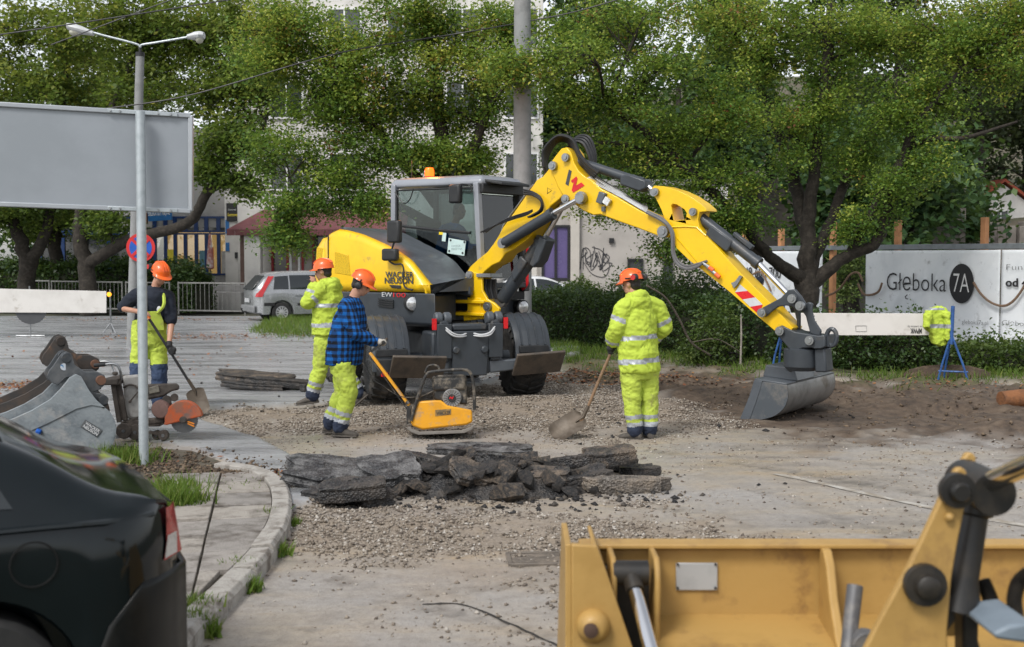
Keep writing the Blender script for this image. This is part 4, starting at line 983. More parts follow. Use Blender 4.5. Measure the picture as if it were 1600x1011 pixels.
# rope swags tying the banners
g = MB(); M_rope = pmat('brown_rope', (0.16, 0.10, 0.065), (0.22, 0.15, 0.10), scale=30, rough=.95)
def swag(pxs):
    mb_ = MB(); pts = [bl(a, b_, .15)[0] for a, b_ in pxs]; mb_.tube([Vector(q) for q in spline(pts, 22)], .028, 6); mb_.build('rope_swag', M_rope, fence)
swag([(1529, 441), (1540, 458), (1556, 472), (1575, 478), (1590, 472), (1604, 455), (1612, 440)])
swag([(1348, 443), (1356, 458), (1366, 461), (1380, 456), (1386, 442)])
swag([(1298, 462), (1310, 458), (1322, 448), (1335, 430), (1348, 426), (1356, 440)])
swag([(1180, 430), (1195, 425), (1205, 440), (1212, 455)])

# --- things on the slope behind the fence
M_block = pmat('grey_rubble_wall', (0.20, 0.18, 0.16), (0.12, 0.105, 0.095), scale=1.2, rough=.95, bump=.6)
hs = MB(); hillw = []
for (x, y, z) in ((-10, 52, -.2), (8, 52, -.2), (34, 36, -.2), (70, 40, -.2), (70, 60, 6), (34, 56, 3.4), (10, 64, 3.0), (-10, 66, 2.2), (-10, 110, 13), (20, 110, 18), (80, 110, 20)): hillw.append((x, y, z))
hs.add(hillw, [(0, 1, 6, 7), (1, 2, 5, 6), (2, 3, 4, 5), (7, 6, 9, 8), (6, 5, 10, 9), (5, 4, 10)])
struct(hs.build('hillside', pmat('hillside_soil', (0.10, 0.085, 0.06), (0.07, 0.085, 0.04), scale=.5, rough=.95), sub=0))
def house(px, d, w, dp, h, rise, label, wallm, roofm, z0, rz=0.0):
    x = pxX(px, d); root = empty('hill_house', (x, d, z0), rz, label, 'house')
    g = MB(); g.prism([(-w / 2, 0, 0), (w / 2, 0, 0), (w / 2, 0, h), (0, 0, h + rise), (-w / 2, 0, h)], (0, dp, 0)); g.build('wall', wallm, root)
    for s_ in (-1, 1):
        g = MB(); g.prism([(0, -.25, h + rise + .12), (s_ * (w / 2 + .3), -.25, h - .12), (s_ * (w / 2 + .3), -.25, h - .02 + .08), (0, -.25, h + rise + .26)], (0, dp + .5, 0)); g.build('roof', roofm, root)
    facade_window(root, -w * .22, w * .12, h * .35, h * .75, -.03, M_wframe, M_dark_glass, .06, 1)
    return root
M_tile = pmat('red_roof_tile', (0.32, 0.07, 0.035), (0.22, 0.05, 0.03), scale=2, rough=.8)
house(1564, 62, 2.4, 4, 1.7, .9, 'small white house with red roof up on the slope', M_white, M_tile, pzZ(368, 62))
house(1455, 52, 4.6, 6, 1.5, .7, 'low pale house seen through the shrubs above the fence', M_white, M_stone, pzZ(382, 52))
g = MB(); g.box((pxX(1345, 44), 46, 2.4), (7.5, 4, 4.8)); hb_ = g.build('concrete_block', M_block); tag(hb_, 'unfinished grey concrete house seen through the fence gap', 'building')
for k, (px_, py_) in enumerate(((1322, 432), (1338, 432), (1322, 460))):
    g = MB(); g.box((pxX(px_, 44), 43.95, pzZ(py_, 44)), (.32, .12, .5)); g.build('window_opening', M_dark_glass, hb_)
g = MB()
for k in range(16): g.box((pxX(1420 + 13 * k, 50), 50 + random.uniform(-.3, .3), 1.2 + pzZ(366, 50) / 2), (.36, .8, 1.2 + random.uniform(-.2, .4)), (0, 0, random.uniform(-.2, .2)))
tw = g.build('rubble_terrace', M_block, bevel=.03); tag(tw, 'grey stepped retaining wall of rubble on the slope', 'wall')
bush = tree('yellowing_bush', 'willowy yellow-green bush growing in the fence gap', (P(1325, 500, 36).x, 36, 0), [[((P(1325, 500, 36).x, 36, 0), .06), ((P(1325, 500, 36).x, 36, 2.0), .03)]], [BL(1320, 450, 36, .6, .7), BL(1330, 410, 36, .5, .5)], 2600, .09, M_leaf_cot, 88, cat='bush')

# --- poles and wires
M_conc = pmat('spun_concrete', (0.25, 0.255, 0.255), (0.20, 0.205, 0.205), scale=5, rough=.8, bump=.15)
pp = P(816, 500, 21.6); pole = MB(); pole.lathe([(.175, 0), (.158, 4), (.135, 9.5)], n=20)
po = pole.build('utility_pole', M_conc); po.location = (pp.x, pp.y, 0); tag(po, 'thick round concrete pole behind the excavator boom', 'pole')
def wire(name, label, pts):
    mb_ = MB(); mb_.tube([Vector(q) for q in spline(pts, 24)], .012, 5); tag(mb_.build(name, M_black), label, 'cable', 'overhead cables')
wire('overhead_cable', 'upper overhead cable crossing the treetops to the pole', [P(-40, 60, 20), P(150, 32, 20.4), P(420, -10, 21)])
wire('overhead_cable', 'lower overhead cable sagging in front of the trees', [P(150, 172, 21), P(300, 148, 21.0), P(520, 85, 21.2), P(700, 55, 22.4), P(812, 36, 21.6)])
wire('overhead_cable', 'cable rising above the excavator boom to the upper edge', [P(812, 36, 21.6), P(900, 18, 21.5), P(990, -8, 21.4)])
wire('overhead_cable', 'thin cable running just under the upper sagging one', [P(80, 70, 24), P(280, -5, 24)])
# =================================================================== WHEELED EXCAVATOR
M_yel = pmat('machine_yellow', (0.80, 0.50, 0.005), (0.74, 0.45, 0.005), scale=3, rough=0.4, coat=0.2, grime=0.05, grime_col=(0.36, 0.25, 0.05), gscale=5)
M_gry = pmat('machine_grey', (0.040, 0.047, 0.056), (0.032, 0.038, 0.045), scale=4, rough=0.45, coat=0.1, grime=0.2, grime_col=(0.075, 0.07, 0.064))
M_gry_l = pmat('machine_light_grey', (0.085, 0.096, 0.11), (0.07, 0.08, 0.092), scale=4, rough=0.4, coat=0.15)
M_silver = pmat('cab_silver', (0.25, 0.265, 0.295), (0.215, 0.23, 0.255), scale=4, rough=0.35, coat=0.3)
M_rub = pmat('tyre_rubber', (0.022, 0.022, 0.022), (0.05, 0.046, 0.042), scale=7, rough=0.85, bump=0.2, grime=0.25, grime_col=(0.09, 0.08, 0.07))
M_plast = pmat('black_plastic', (0.018, 0.019, 0.021), (0.028, 0.029, 0.03), scale=6, rough=0.5)
M_chrome = pmat('chrome_rod', (0.72, 0.73, 0.75), (0.66, 0.67, 0.69), scale=5, rough=0.14, metal=1.0, rvar=0.05)
M_steel = pmat('plain_steel', (0.32, 0.33, 0.34), (0.22, 0.225, 0.23), scale=9, rough=0.38, metal=0.85)
M_hose = pmat('hydraulic_hose', (0.014, 0.014, 0.015), (0.022, 0.022, 0.023), scale=20, rough=0.45)
M_rim = pmat('wheel_rim', (0.36, 0.37, 0.38), (0.28, 0.285, 0.29), scale=6, rough=0.45, grime=0.35, grime_col=(0.13, 0.115, 0.10))
M_mudsteel = pmat('muddy_steel', (0.105, 0.085, 0.068), (0.065, 0.057, 0.05), scale=5, rough=0.6, metal=0.2, bump=0.3)
M_refred = pmat('red_reflector', (0.62, 0.015, 0.02), rough=0.3)
M_refwht = pmat('grey_reflector', (0.55, 0.56, 0.57), rough=0.35)
M_lamp = pmat('headlamp_glass', (0.70, 0.71, 0.72), (0.4, 0.41, 0.42), scale=30, rough=0.1, metal=0.5)
M_orange_glow = pmat('amber_beacon', (0.25, 0.04, 0.0), rough=0.3, emit=(1.0, 0.085, 0.002), estr=2.4)
M_orange_lens = pmat('amber_lens', (0.8, 0.33, 0.02), rough=0.3, emit=(1.0, 0.4, 0.03), estr=0.9)
M_redpipe = pmat('red_guard_pipe', (0.62, 0.012, 0.02), rough=0.35)
M_cabglass = glass_mat('cab_glass', (0.46, 0.54, 0.54), 0.02, 0.06)
M_cabglass2 = glass_mat('cab_glass_clear', (0.82, 0.88, 0.86), 0.02, 0.08)
M_paper = pmat('notice_paper', (0.52, 0.66, 0.64), rough=0.6)
M_darkint = pmat('cab_interior', (0.02, 0.021, 0.023), rough=0.7)

PHI = R(35.0); EX = Vector((-1.25, 18.0, 0.07))
_F = np.array((math.cos(PHI), -math.sin(PHI), 0)); _Rt = np.array((-math.sin(PHI), -math.cos(PHI), 0))
exc = empty('wheeled_excavator', EX, -PHI, 'yellow and grey wheeled excavator with boom stretched over the dug road', 'excavator')
def U(px, py, b):
    """picture point on the machine's lengthwise plane b metres towards its right side -> local point"""
    r = ray(px, py); o = _C - np.array(EX); t = (b - o @ _Rt) / (r @ _Rt); q = o + r * t
    return Vector((q @ _F, -b, q[2]))
def UL(pts, b): return [U(x, y, b) for x, y in pts]
def zz(z0, s, off): return lambda x, y: (x / s + off[0], y / s + off[1])

# ---- boom, near side plates traced in their own plane, real width
BW = 0.16      # half width of boom box
BC = 0.0
def box_section(name, pts, half, mat, holes=(), parent=exc, bevel=.012, b=None, center=BC):
    mb = MB(); o = UL(pts, center + half); hs_ = [UL(h, center + half) for h in holes]
    mb.prism(o, (0, 2 * half, 0), hs_); return mb.build(name, mat, parent, bevel=bevel)
lower = [(726, 436), (728, 427), (735, 416), (747, 405), (761, 394), (771, 381), (779, 368), (786, 355), (801, 335), (818, 311), (832, 291), (839, 281), (848, 276), (859, 262), (868, 262), (881, 304), (873, 312), (860, 322), (846, 346), (826, 372), (805, 388), (790, 396), (781, 409), (768, 415), (757, 424), (748, 437), (737, 442), (729, 441)]
lb = box_section('lower_boom', lower, .15, M_yel)
upper = [(869, 242), (877, 232), (885.5, 230), (892, 238), (897, 255), (904, 267), (914, 276), (924, 281), (938, 294), (964, 307.6), (998, 328), (1008, 333), (1022, 337), (1038, 344), (1046, 352), (1049, 364), (1044, 371), (1032, 370), (998, 357), (964, 345), (938, 335), (927, 336), (911, 329), (899, 320), (880, 307), (871, 291), (863, 271), (859, 260), (861, 253)]
ub_ = box_section('upper_boom', upper, .17, M_yel)
stick = [(1019, 300), (1018.5, 294), (1022, 290), (1036, 291), (1057, 297), (1075, 305), (1093, 317), (1103, 326), (1104, 330), (1093, 331), (1090.5, 343), (1092.5, 354), (1101, 367), (1121, 387), (1137, 405), (1156, 426), (1178, 448), (1203, 473), (1222, 494), (1239, 512), (1234, 520), (1221, 522), (1212, 518), (1187, 497), (1141, 457), (1121, 441), (1097, 422), (1077, 407), (1057, 388), (1051, 374), (1046, 356), (1038, 341), (1033, 327), (1026, 313)]
hole = [(1048.5, 321), (1051, 318.5), (1057, 319.5), (1069, 327), (1073, 333), (1071, 343.5), (1053, 344.5)]
sk = box_section('dipper_stick', stick, .15, M_yel, [hole])
# raised edge strips and welded patches
def strip(pts, b, w, mat, parent, name='weld_rib'):
    mb = MB(); q = UL(pts, b); mb.tube(q, w, 5); return mb.build(name, mat, parent)
strip([(1050, 355), (1070, 354), (1088, 355), (1103, 368)], .155, .010, M_yel, sk)
strip([(1058, 372), (1075, 392), (1092, 412)], .155, .008, M_yel, sk)
# pins
def pin(px, py, b, r, mat=M_steel, parent=exc, name='pin', depth=.05):
    mb = MB(); c = U(px, py, b); mb.lathe([(r * .55, .012 + depth * .5), (r * .6, depth * .5), (r, depth * .5), (r, -depth * .5)], c, (0, -1, 0), 14); return mb.build(name, mat, parent)
for a in ((734, 430, .19, .06), (762, 479, .19, .065)): pin(*a)
for a in ((864, 259, .20, .06), (884, 246, .20, .055), (908, 309, .22, .085), (1036, 362, .21, .075), (884, 311, .18, .06)): pin(*a, parent=ub_)
for a in ((1024, 300, .175, .05), (1083, 331, .175, .05)): pin(*a, parent=sk)
# W emblem on the boom: grey bar and red zig-zag
def decal(name, pts, mat, parent, b): 
    mb = MB(); mb.prism(UL(pts, b), (0, .004, 0)); return mb.build(name, mat, parent, smooth=0)
Z2 = zz(0, 5.946, (830, 200))
decal('emblem_bar', [Z2(350, 385), Z2(375, 400), Z2(345, 538), Z2(318, 520)], M_gry, ub_, .176)
decal('emblem_zigzag', [Z2(368, 490), Z2(418, 450), Z2(430, 470), Z2(415, 535), Z2(465, 505), Z2(495, 535), Z2(390, 600), Z2(375, 580), Z2(395, 500), Z2(380, 510)], M_refred, ub_, .176)
# red and white hazard stripes on the stick
Z4 = zz(0, 4.215, (1140, 430))
for k, (m, pts) in enumerate([(M_refwht, [(68, 60), (118, 103), (36, 112)]), (M_refred, [(36, 112), (118, 103), (168, 146), (84, 160)]), (M_refwht, [(84, 160), (168, 146), (217, 194), (135, 208)]), (M_refred, [(135, 208), (217, 194), (205, 225), (180, 248)])]):
    decal('hazard_stripe', [Z4(*p) for p in pts], m, sk, .156)
# warning triangle outline
mb = MB(); tri_ = [Z2(150, 610), Z2(152, 555), Z2(190, 580)]; mb.tube(UL(tri_ + tri_[:1], .152), .004, 4); mb.build('warning_mark', M_plast, lb)
# work lamp on the boom
g = MB(); c = U(*Z2(655, 650), .20); g.box(c, (.10, .08, .15), (0, R(20), 0)); wl_ = g.build('work_lamp', M_gry_l, ub_, bevel=.01)
g = MB(); g.box(U(*Z2(705, 680), .21), (.09, .05, .09), (0, R(35), 0)); g.build('lens', M_lamp, wl_)
g = MB(); g.cyl(U(*Z2(672, 730), .19), U(*Z2(672, 775), .19), .03, n=8); g.build('bracket', M_gry_l, wl_)

# ---- hydraulic cylinders
def cylinder(name, p0, p1, pr, r=.065, rr_=.035, parent=exc, eye=True, mat=M_gry):
    """barrel from p0 to p1, rod to pr"""
    mb = MB(); d = (p1 - p0).normalized()
    mb.tube([p0, p0 + d * .04, p0 + d * .05, p1 - d * .07, p1 - d * .069, p1], [r * .8, r, r, r, r * 1.15, r * 1.15], 16)
    o = mb.build(name, mat, parent)
    mb = MB(); mb.tube([p1, pr], rr_, 14); mb.build('rod', M_chrome, o)
    for q in (p0, pr):
        mb = MB(); mb.lathe([(r * .95, -.05), (r * .95, .05)], q, (0, 1, 0), 14); mb.build('eye', M_steel, o)
    return o
Z1 = zz(0, 4.215, (690, 280))
cylinder('boom_cylinder', U(*Z1(408, 422), .24), U(*Z1(735, 225), .24), U(908, 309, .24), .075, .038)
cylinder('boom_cylinder', U(*Z1(395, 800), -.02), U(*Z1(670, 400), -.02), U(884, 311, -.02), .10, .05)
g = MB(); g.prism(UL([Z1(455, 615), Z1(515, 500), Z1(560, 545), Z1(500, 640), Z1(470, 680)], .12), (0, .24, 0)); g.prism(UL([Z1(575, 560), Z1(640, 370), Z1(690, 400), Z1(640, 540), Z1(600, 585)], .12), (0, .24, 0)); g.build('cylinder_guard', M_gry, exc, bevel=.02)
# stick cylinder on top of the boom with its guard
cylinder('stick_cylinder', U(885, 247, 0), U(1005, 286, 0), U(1024, 300, 0), .062, .035)
g = MB(); g.prism(UL([Z2(820, 445), Z2(890, 425), Z2(1060, 485), Z2(1065, 560), Z2(1000, 590), Z2(820, 525)], .10), (0, .2, 0)); g.build('cylinder_guard', M_gry, exc, bevel=.02)
# bucket cylinder
Z3 = zz(0, 5.057, (1010, 280))
cylinder('bucket_cylinder', U(1083, 331, .02), U(*Z3(890, 670), .02), U(*Z4(413, 155), .02), .07, .038)
g = MB(); g.prism(UL([Z3(510, 365), Z3(680, 490), Z3(640, 570), Z3(620, 570), Z3(460, 440)], .10), (0, .2, 0)); g.build('cylinder_guard', M_gry, exc, bevel=.015)
g = MB(); g.prism(UL([Z3(690, 415), Z3(840, 530), Z3(820, 560), Z3(675, 440)], .04), (0, .08, 0)); g.build('valve_block', M_gry, exc, bevel=.01)

# ---- hoses and pipes
def hose(pts, bs, r=.017, mat=M_hose, name='hose', parent=exc, n=22):
    if not hasattr(bs, '__len__'): bs = [bs] * len(pts)
    q = [U(x, y, b) for (x, y), b in zip(pts, bs)]; mb = MB(); mb.tube([Vector(w) for w in spline(q, n)], r, 6); return mb.build(name, mat, parent)
for k in range(7):
    o_ = k * 2.6 - 6; b_ = -.16 + .06 * k
    hose([(850 - o_ * .4 + 3, 270 - o_), (852 - o_ * .3, 245 - o_), (866, 222 - o_ * .7), (880, 216.5 - o_ * .5), (893 + o_ * .3, 224 - o_ * .5), (903 + o_ * .3, 250 - o_), (916 + o_ * .5, 268 - o_), (926 + o_, 279 - o_)], b_, .022)
for k in range(4):
    hose([(884 + k * 3, 236 - k * 4), (896 + k * 3, 222 - k * 3), (911 + k * 3, 224 - k * 3), (920 + k * 3, 242 - k * 2), (924 + k * 2, 260)], -.12 - .05 * k, .024)
for k in range(3):
    hose([Z1(540, 70 + 14 * k), Z1(600, 85 + 10 * k), Z1(655, 125 + 10 * k), Z1(665 - 8 * k, 200), Z1(620 - 10 * k, 235), Z1(580 - 6 * k, 250)], .20 + .02 * k, .014)
for k in range(4):
    hose([(830 + k * 1.2, 292 - k * 1.3), (808 + k, 322 - k), (788 + k, 350 - k), (784, 362 - k)], .10 - .06 * k, .010, M_steel, 'pipe')
for k in range(6):
    hose([(918 + 2 * k, 278 - 1.0 * k), (935 + 2 * k, 290 - 1.2 * k), (965 + k, 305.5 - 1.2 * k), (1000, 326 - 1.6 * k), (1012, 333 - 2 * k)], .15 - .05 * k, .011, M_steel, 'pipe')
hose([(1010, 332), (1030, 342), (1043, 352), (1050, 368), (1051, 395), (1058, 412), (1072, 420), (1088, 417), (1098, 411)], .22, .020, pmat('grey_hose', (0.13, 0.13, 0.135), rough=.5), n=30)
hose([(1012, 330), (1034, 341), (1046, 353), (1052, 366), (1053, 393), (1060, 409), (1073, 416), (1089, 413), (1105, 408)], .20, .018, MATS['grey_hose'], n=30)
for k in range(3): hose([(765 - 14 + k * 4, 363), (775 + k * 3, 352 - k * 2), (800, 343 - k * 2), (822, 336 - k * 2), (832, 330 - k)], .26, .010)
for k in range(9):
    hose([(754 + k * 2.6, 436), (753 + k * 2.7, 450), (757 + k * 2.6, 467)], .02 + .02 * (k % 3), .016)
for p_ in (((1098, 411), (1108, 418)), ((1105, 417), (1118, 428))):
    g = MB(); q0, q1 = U(*p_[0], .2), U(*p_[1], .2); g.cyl(q0, q1, .022, n=10); qc = g.build('quick_coupling', M_steel, sk)
    g = MB(); dv = (q1 - q0).normalized(); g.cyl(q1, q1 + dv * .07, .028, n=10); g.build('dust_cap', pmat('orange_cap', (0.75, 0.13, 0.03), rough=.5), qc)
g = MB(); g.prism(UL([Z3(735, 760), Z3(755, 770), Z3(712, 840), Z3(690, 860), Z3(668, 820), Z3(700, 808)], .19), (0, .03, 0)); g.build('hook_bracket', M_steel, sk)

# ---- kingpost (swing bracket)
kp = MB()
kp.prism(UL([Z1(150, 655), Z1(185, 600), Z1(240, 620), Z1(265, 640), Z1(268, 730), Z1(300, 790), Z1(345, 815), Z1(380, 850), Z1(375, 880), Z1(350, 905), Z1(280, 920), Z1(145, 935), Z1(140, 905), Z1(190, 820), Z1(190, 690), Z1(155, 685)], .17), (0, .05, 0))
kp.prism(UL([Z1(150, 655), Z1(185, 600), Z1(240, 620), Z1(265, 640), Z1(268, 730), Z1(300, 790), Z1(345, 815), Z1(380, 850), Z1(375, 880), Z1(350, 905), Z1(280, 920), Z1(145, 935), Z1(140, 905), Z1(190, 820), Z1(190, 690), Z1(155, 685)], -.12), (0, .05, 0))
a0, a1, a2 = U(*Z1(68, 800), .02), U(*Z1(300, 800), .02), U(*Z1(68, 880), .02)
for q in (a0, a2): kp.box((q.x + .35, 0, q.z), (.74, .44, .05))
kp.box(((a0.x + .52), 0, (a0.z + a2.z) / 2), (.24, .36, a0.z - a2.z + .12))
kp.build('kingpost', M_yel, exc, bevel=.012)
g = MB(); g.box(U(*Z1(315, 632), .05), (.24, .30, .05)); g.build('hose_clamp', M_steel, exc)
g = MB(); q = U(*Z1(30, 833), .15); g.cyl(q - Vector((.22, 0, 0)), q + Vector((.12, 0, 0)), .045, n=14); g.build('swing_rod', M_chrome, exc)

# ---- linkage, coupler, tilt rotator
def plate(name, pts, b, t, mat, parent=exc, bevel=.012):
    mb = MB(); mb.prism(UL([Z4(*p) for p in pts], b), (0, t, 0)); return mb.build(name, mat, parent, bevel=bevel)
for b_ in (.22, -.17):
    lk = plate('tipping_link', [(188, 250), (200, 222), (240, 200), (300, 168), (335, 150), (385, 97), (430, 92), (470, 140), (500, 190), (498, 220), (470, 242), (435, 228), (410, 205), (370, 200), (320, 208), (275, 240), (240, 272), (210, 278), (192, 268)], b_, .05, M_gry)
    if b_ > 0:
        for p_ in ((213, 247), (413, 155), (465, 202)): pin(*Z4(*p_), b_ + .03, .055, parent=lk)
for b_ in (.13, -.09): plate('push_link', [(495, 190), (520, 176), (545, 188), (540, 235), (555, 300), (600, 365), (595, 400), (560, 395), (530, 385), (515, 330), (500, 270), (470, 230)], b_, .05, M_gry)
plate('push_link', [(425, 215), (462, 240), (462, 330), (455, 375), (437, 375), (440, 300), (428, 250)], -.02, .05, M_gry)
cp_ = plate('quick_coupler', [(308, 365), (320, 338), (345, 330), (372, 345), (430, 373), (520, 388), (580, 398), (625, 395), (630, 470), (600, 485), (556, 485), (540, 478), (480, 480), (430, 500), (395, 490), (365, 455), (325, 410)], .17, .34, M_gry)
for p_ in ((332, 367), (528, 430)): pin(*Z4(*p_), .19, .055, parent=cp_)
g = MB(); c = U(*Z4(472, 545), 0)
g.lathe([(.16, .13), (.21, .11), (.21, -.10), (.17, -.15)], c, (0, 0, 1), 24); g.build('rotator_drum', M_gry, exc)
g = MB(); g.prism(UL([Z4(556, 485), Z4(625, 480), Z4(640, 640), Z4(560, 640)], .12), (0, .24, 0)); g.build('rotator_bracket', M_gry, exc, bevel=.02)
g = MB(); g.prism(UL([Z4(370, 500), Z4(400, 500), Z4(395, 640), Z4(365, 620)], .05), (0, .12, 0)); g.build('rotator_bracket', M_gry_l, exc, bevel=.01)
g = MB(); c = U(*Z4(672, 410), .06); ring = [c + Vector((math.cos(a) * .062, 0, math.sin(a) * .10)) for a in np.linspace(0, 2 * math.pi, 18)]; g.tube(ring, .028, 8, False); g.prism(UL([Z4(585, 390), Z4(650, 400), Z4(655, 470), Z4(585, 475)], .10), (0, .16, 0)); g.build('lifting_eye', M_gry, exc)

# ---- ditch bucket, turned on the rotator: width runs away to the right
BAL = R(57); wv = Vector((math.cos(BAL), math.sin(BAL), 0)); vv = Vector((-math.sin(BAL), math.cos(BAL), 0))
def to_loc(v): v = np.array(v) - np.array(EX); return Vector((v @ _F, -(v @ _Rt), v[2]))
bk0 = G(1231, 657, 0.0)                                # heel of the near cheek
M_bkt = pmat('worn_bucket_steel', (0.27, 0.262, 0.25), (0.17, 0.165, 0.155), scale=3, rough=0.45, metal=0.25, grime=0.35, grime_col=(0.13, 0.105, 0.08), gscale=2.5)
M_bkt2 = pmat('bucket_cheek_paint', (0.085, 0.097, 0.11), (0.15, 0.155, 0.16), scale=4, rough=0.5, metal=0.3, grime=0.3, grime_col=(0.20, 0.185, 0.165))
def bp(v, z, w=0.0): return to_loc(bk0 + vv * v + wv * w + Vector((0, 0, z)))
WB = 1.80
prof = [(.02, .43), (.0, .29), (.05, .15), (.16, .05), (.32, -.01), (.62, -.07)]
prof_s = [tuple(q) for q in spline(prof, 16)]
shell = MB()
shell.loft([[bp(v, z, w) for v, z in prof_s] + [bp(v + .015, z + .018, w) for v, z in reversed(prof_s)] for w in (0.0, WB)])
shell.build('bucket_shell', M_bkt, exc)
for w in (0.0, WB - .02):
    g = MB(); ch = [bp(v, z, w - .004) for v, z in prof_s] + [bp(.60, -.03, w - .004), bp(.47, .26, w - .004), bp(.42, .46, w - .004), bp(.2, .45, w - .004)]; g.prism(ch, to_loc(bk0 + wv * .024) - to_loc(bk0)); ck = g.build('bucket_cheek', M_bkt2, exc, bevel=.004)
    g = MB(); lipq = [bp(.64, -.07, w - .012), bp(.50, .27, w - .012), bp(.44, .47, w - .012), bp(.33, .47, w - .012), bp(.39, .26, w - .012), bp(.50, -.05, w - .012)]; g.prism(lipq, to_loc(bk0 + wv * .04) - to_loc(bk0)); g.build('side_cutter', M_gry_l, ck, bevel=.004)
g = MB(); g.loft([[bp(.44, .47, w), bp(.02, .43, w), bp(.02, .455, w), bp(.44, .495, w)] for w in (0, WB)]); g.build('bucket_top', M_gry_l, exc, bevel=.006)
g = MB(); q0 = [bp(v, z, WB * .36 + w) for w in (-.32, .32) for v, z in ((.0, .45), (.46, .49), (.42, .64), (.05, .62))]; g.loft([q0[:4], q0[4:]]); g.build('bucket_mount', M_gry_l, exc, bevel=.015)
g = MB(); g.loft([[bp(.60, -.095, w), bp(.72, -.11, w), bp(.72, -.09, w), bp(.60, -.055, w)] for w in (-.01, WB + .01)]); g.build('cutting_edge', M_steel, exc, bevel=.004)

# ---- upper structure: hood on the right, cab on the left
rootZ = EX.z
Z7 = zz(0, 2.81, (480, 260))
shoulder = [U(*Z7(x, y), 1.12) for x, y in ((40, 345), (60, 318), (130, 287), (165, 291), (240, 312), (330, 350), (400, 388), (450, 424), (510, 500), (548, 556))]
ridge = [U(*Z7(x, y), .12) for x, y in ((120, 284), (190, 270), (330, 276), (420, 291), (500, 332), (560, 382), (620, 442), (662, 492))]
sh_a = [p.x for p in shoulder]; sh_z = [p.z for p in shoulder]; rg_a = [p.x for p in ridge]; rg_z = [p.z for p in ridge]
a_lo, a_hi = -1.42, max(sh_a)
ybase = U(*Z7(400, 550), 1.15).z
def hood_sec(a):
    zs = float(np.interp(a, sh_a, sh_z)); zr = float(np.interp(a, rg_a, rg_z)); zr = max(zr, zs + .02)
    tail = np.clip((-a - .75) / .70, 0, 1) ** 2.2; bo = 1.15 - .50 * tail
    zlow = ybase if a < 1.0 else ybase
    zs = max(zs, zlow + .03)
    rings = [(-bo if False else bo, zlow), (bo + .012, zlow + .10), (bo, zs - .08), (bo - .03, zs), (bo - .10, zs + .03 + .15 * (zr - zs)), (bo - .45, zs + .72 * (zr - zs) + .02), (.35, zr + .01), (.10, zr)]
    return rings
side, topm = MB(), MB()
As = list(np.linspace(a_lo, a_hi, 34))
secs = [hood_sec(a) for a in As]
def loc(a, b, z): return Vector((a, -b, z))
side.loft([[loc(a, b, z) for b, z in sc[:5]] for a, sc in zip(As, secs)], closed=False, caps=False)
hood = side.build('engine_hood', M_yel, exc, smooth=50)
topm.loft([[loc(a, b, z) for b, z in sc[4:]] + [loc(a, .10, ybase - .2)] for a, sc in zip(As, secs)], closed=False, caps=False)
# front closing of the hood
fsec = secs[-1]; topm.add([loc(a_hi, b, z) for b, z in fsec] + [loc(a_hi, .10, ybase)], [tuple(range(len(fsec) + 1))])
topm.build('hood_top', M_gry_l, exc, smooth=50)
for o_ in (hood,):
    md = o_.modifiers.new('t', 'SOLIDIFY'); md.thickness = .02; md.offset = -1
# tail: counterweight round the back
tl = MB(); rings = []
for z, k in ((.95, .96), (1.0, 1.0), (ybase + .1, 1.0), (2.05, .97), (2.22, .88)):
    pts = []
    for t in np.linspace(-math.pi / 2, math.pi / 2, 15):
        pts.append(loc(-.78 - .93 * k * abs(math.cos(t)) ** .7, 1.12 * k * math.sin(t) / (1 if abs(math.sin(t)) < 1 else 1), z))
    rings.append(pts + [loc(-.5, 1.12 * k, z), loc(-.5, -1.12 * k, z)])
tl.loft(rings); tl.build('counterweight', M_yel, exc, bevel=.03)
# black panel gap and vent grilles on the hood side
g = MB()
g.tube([loc(-.92, 1.155 - .02, z) for z in np.linspace(ybase, float(np.interp(-.92, sh_a, sh_z)), 5)] , .012, 5); g.build('panel_gap', M_plast, hood)
def hood_panel(pxs, name, mat, off=1.165):
    mb_ = MB(); mb_.prism(UL([Z7(*p) for p in pxs], off), (0, .03, 0)); return mb_.build(name, mat, hood, bevel=.008)
M_yel2 = pmat('grille_yellow', (0.66, 0.42, 0.008), (0.40, 0.26, 0.01), scale=60, rough=.6)
hood_panel([(120, 372), (180, 390), (190, 480), (120, 468)], 'vent_grille', M_yel2)
mb_ = MB(); mb_.prism(UL([Z7(42, 355), Z7(92, 362), Z7(96, 445), Z7(40, 440)], 1.06), (0, .03, 0)); mb_.build('vent_grille', M_yel2, hood, bevel=.008)
hood_panel([(357, 520), (410, 522), (410, 538), (370, 534)], 'hood_latch', M_plast, 1.172)
def utext(name, body, px0, py0, w, h, mat, b, parent, bold=.02, shear=0):
    q = U(px0, py0, b); return text_obj(name, body, mat, frame(q, (1, 0, 0), (0, 0, 1)), width=w, height=h, parent=parent, bold=bold, shear=shear)
wpx = (U(*Z7(468, 490), 1.175) - U(*Z7(343, 490), 1.175)).x
utext('hood_lettering', 'WACKER', *Z7(343, 488), wpx, .085, M_gry, 1.172, hood, .03)
utext('hood_lettering', 'NEUSON', *Z7(340, 514), wpx, .085, M_gry, 1.172, hood, .03)
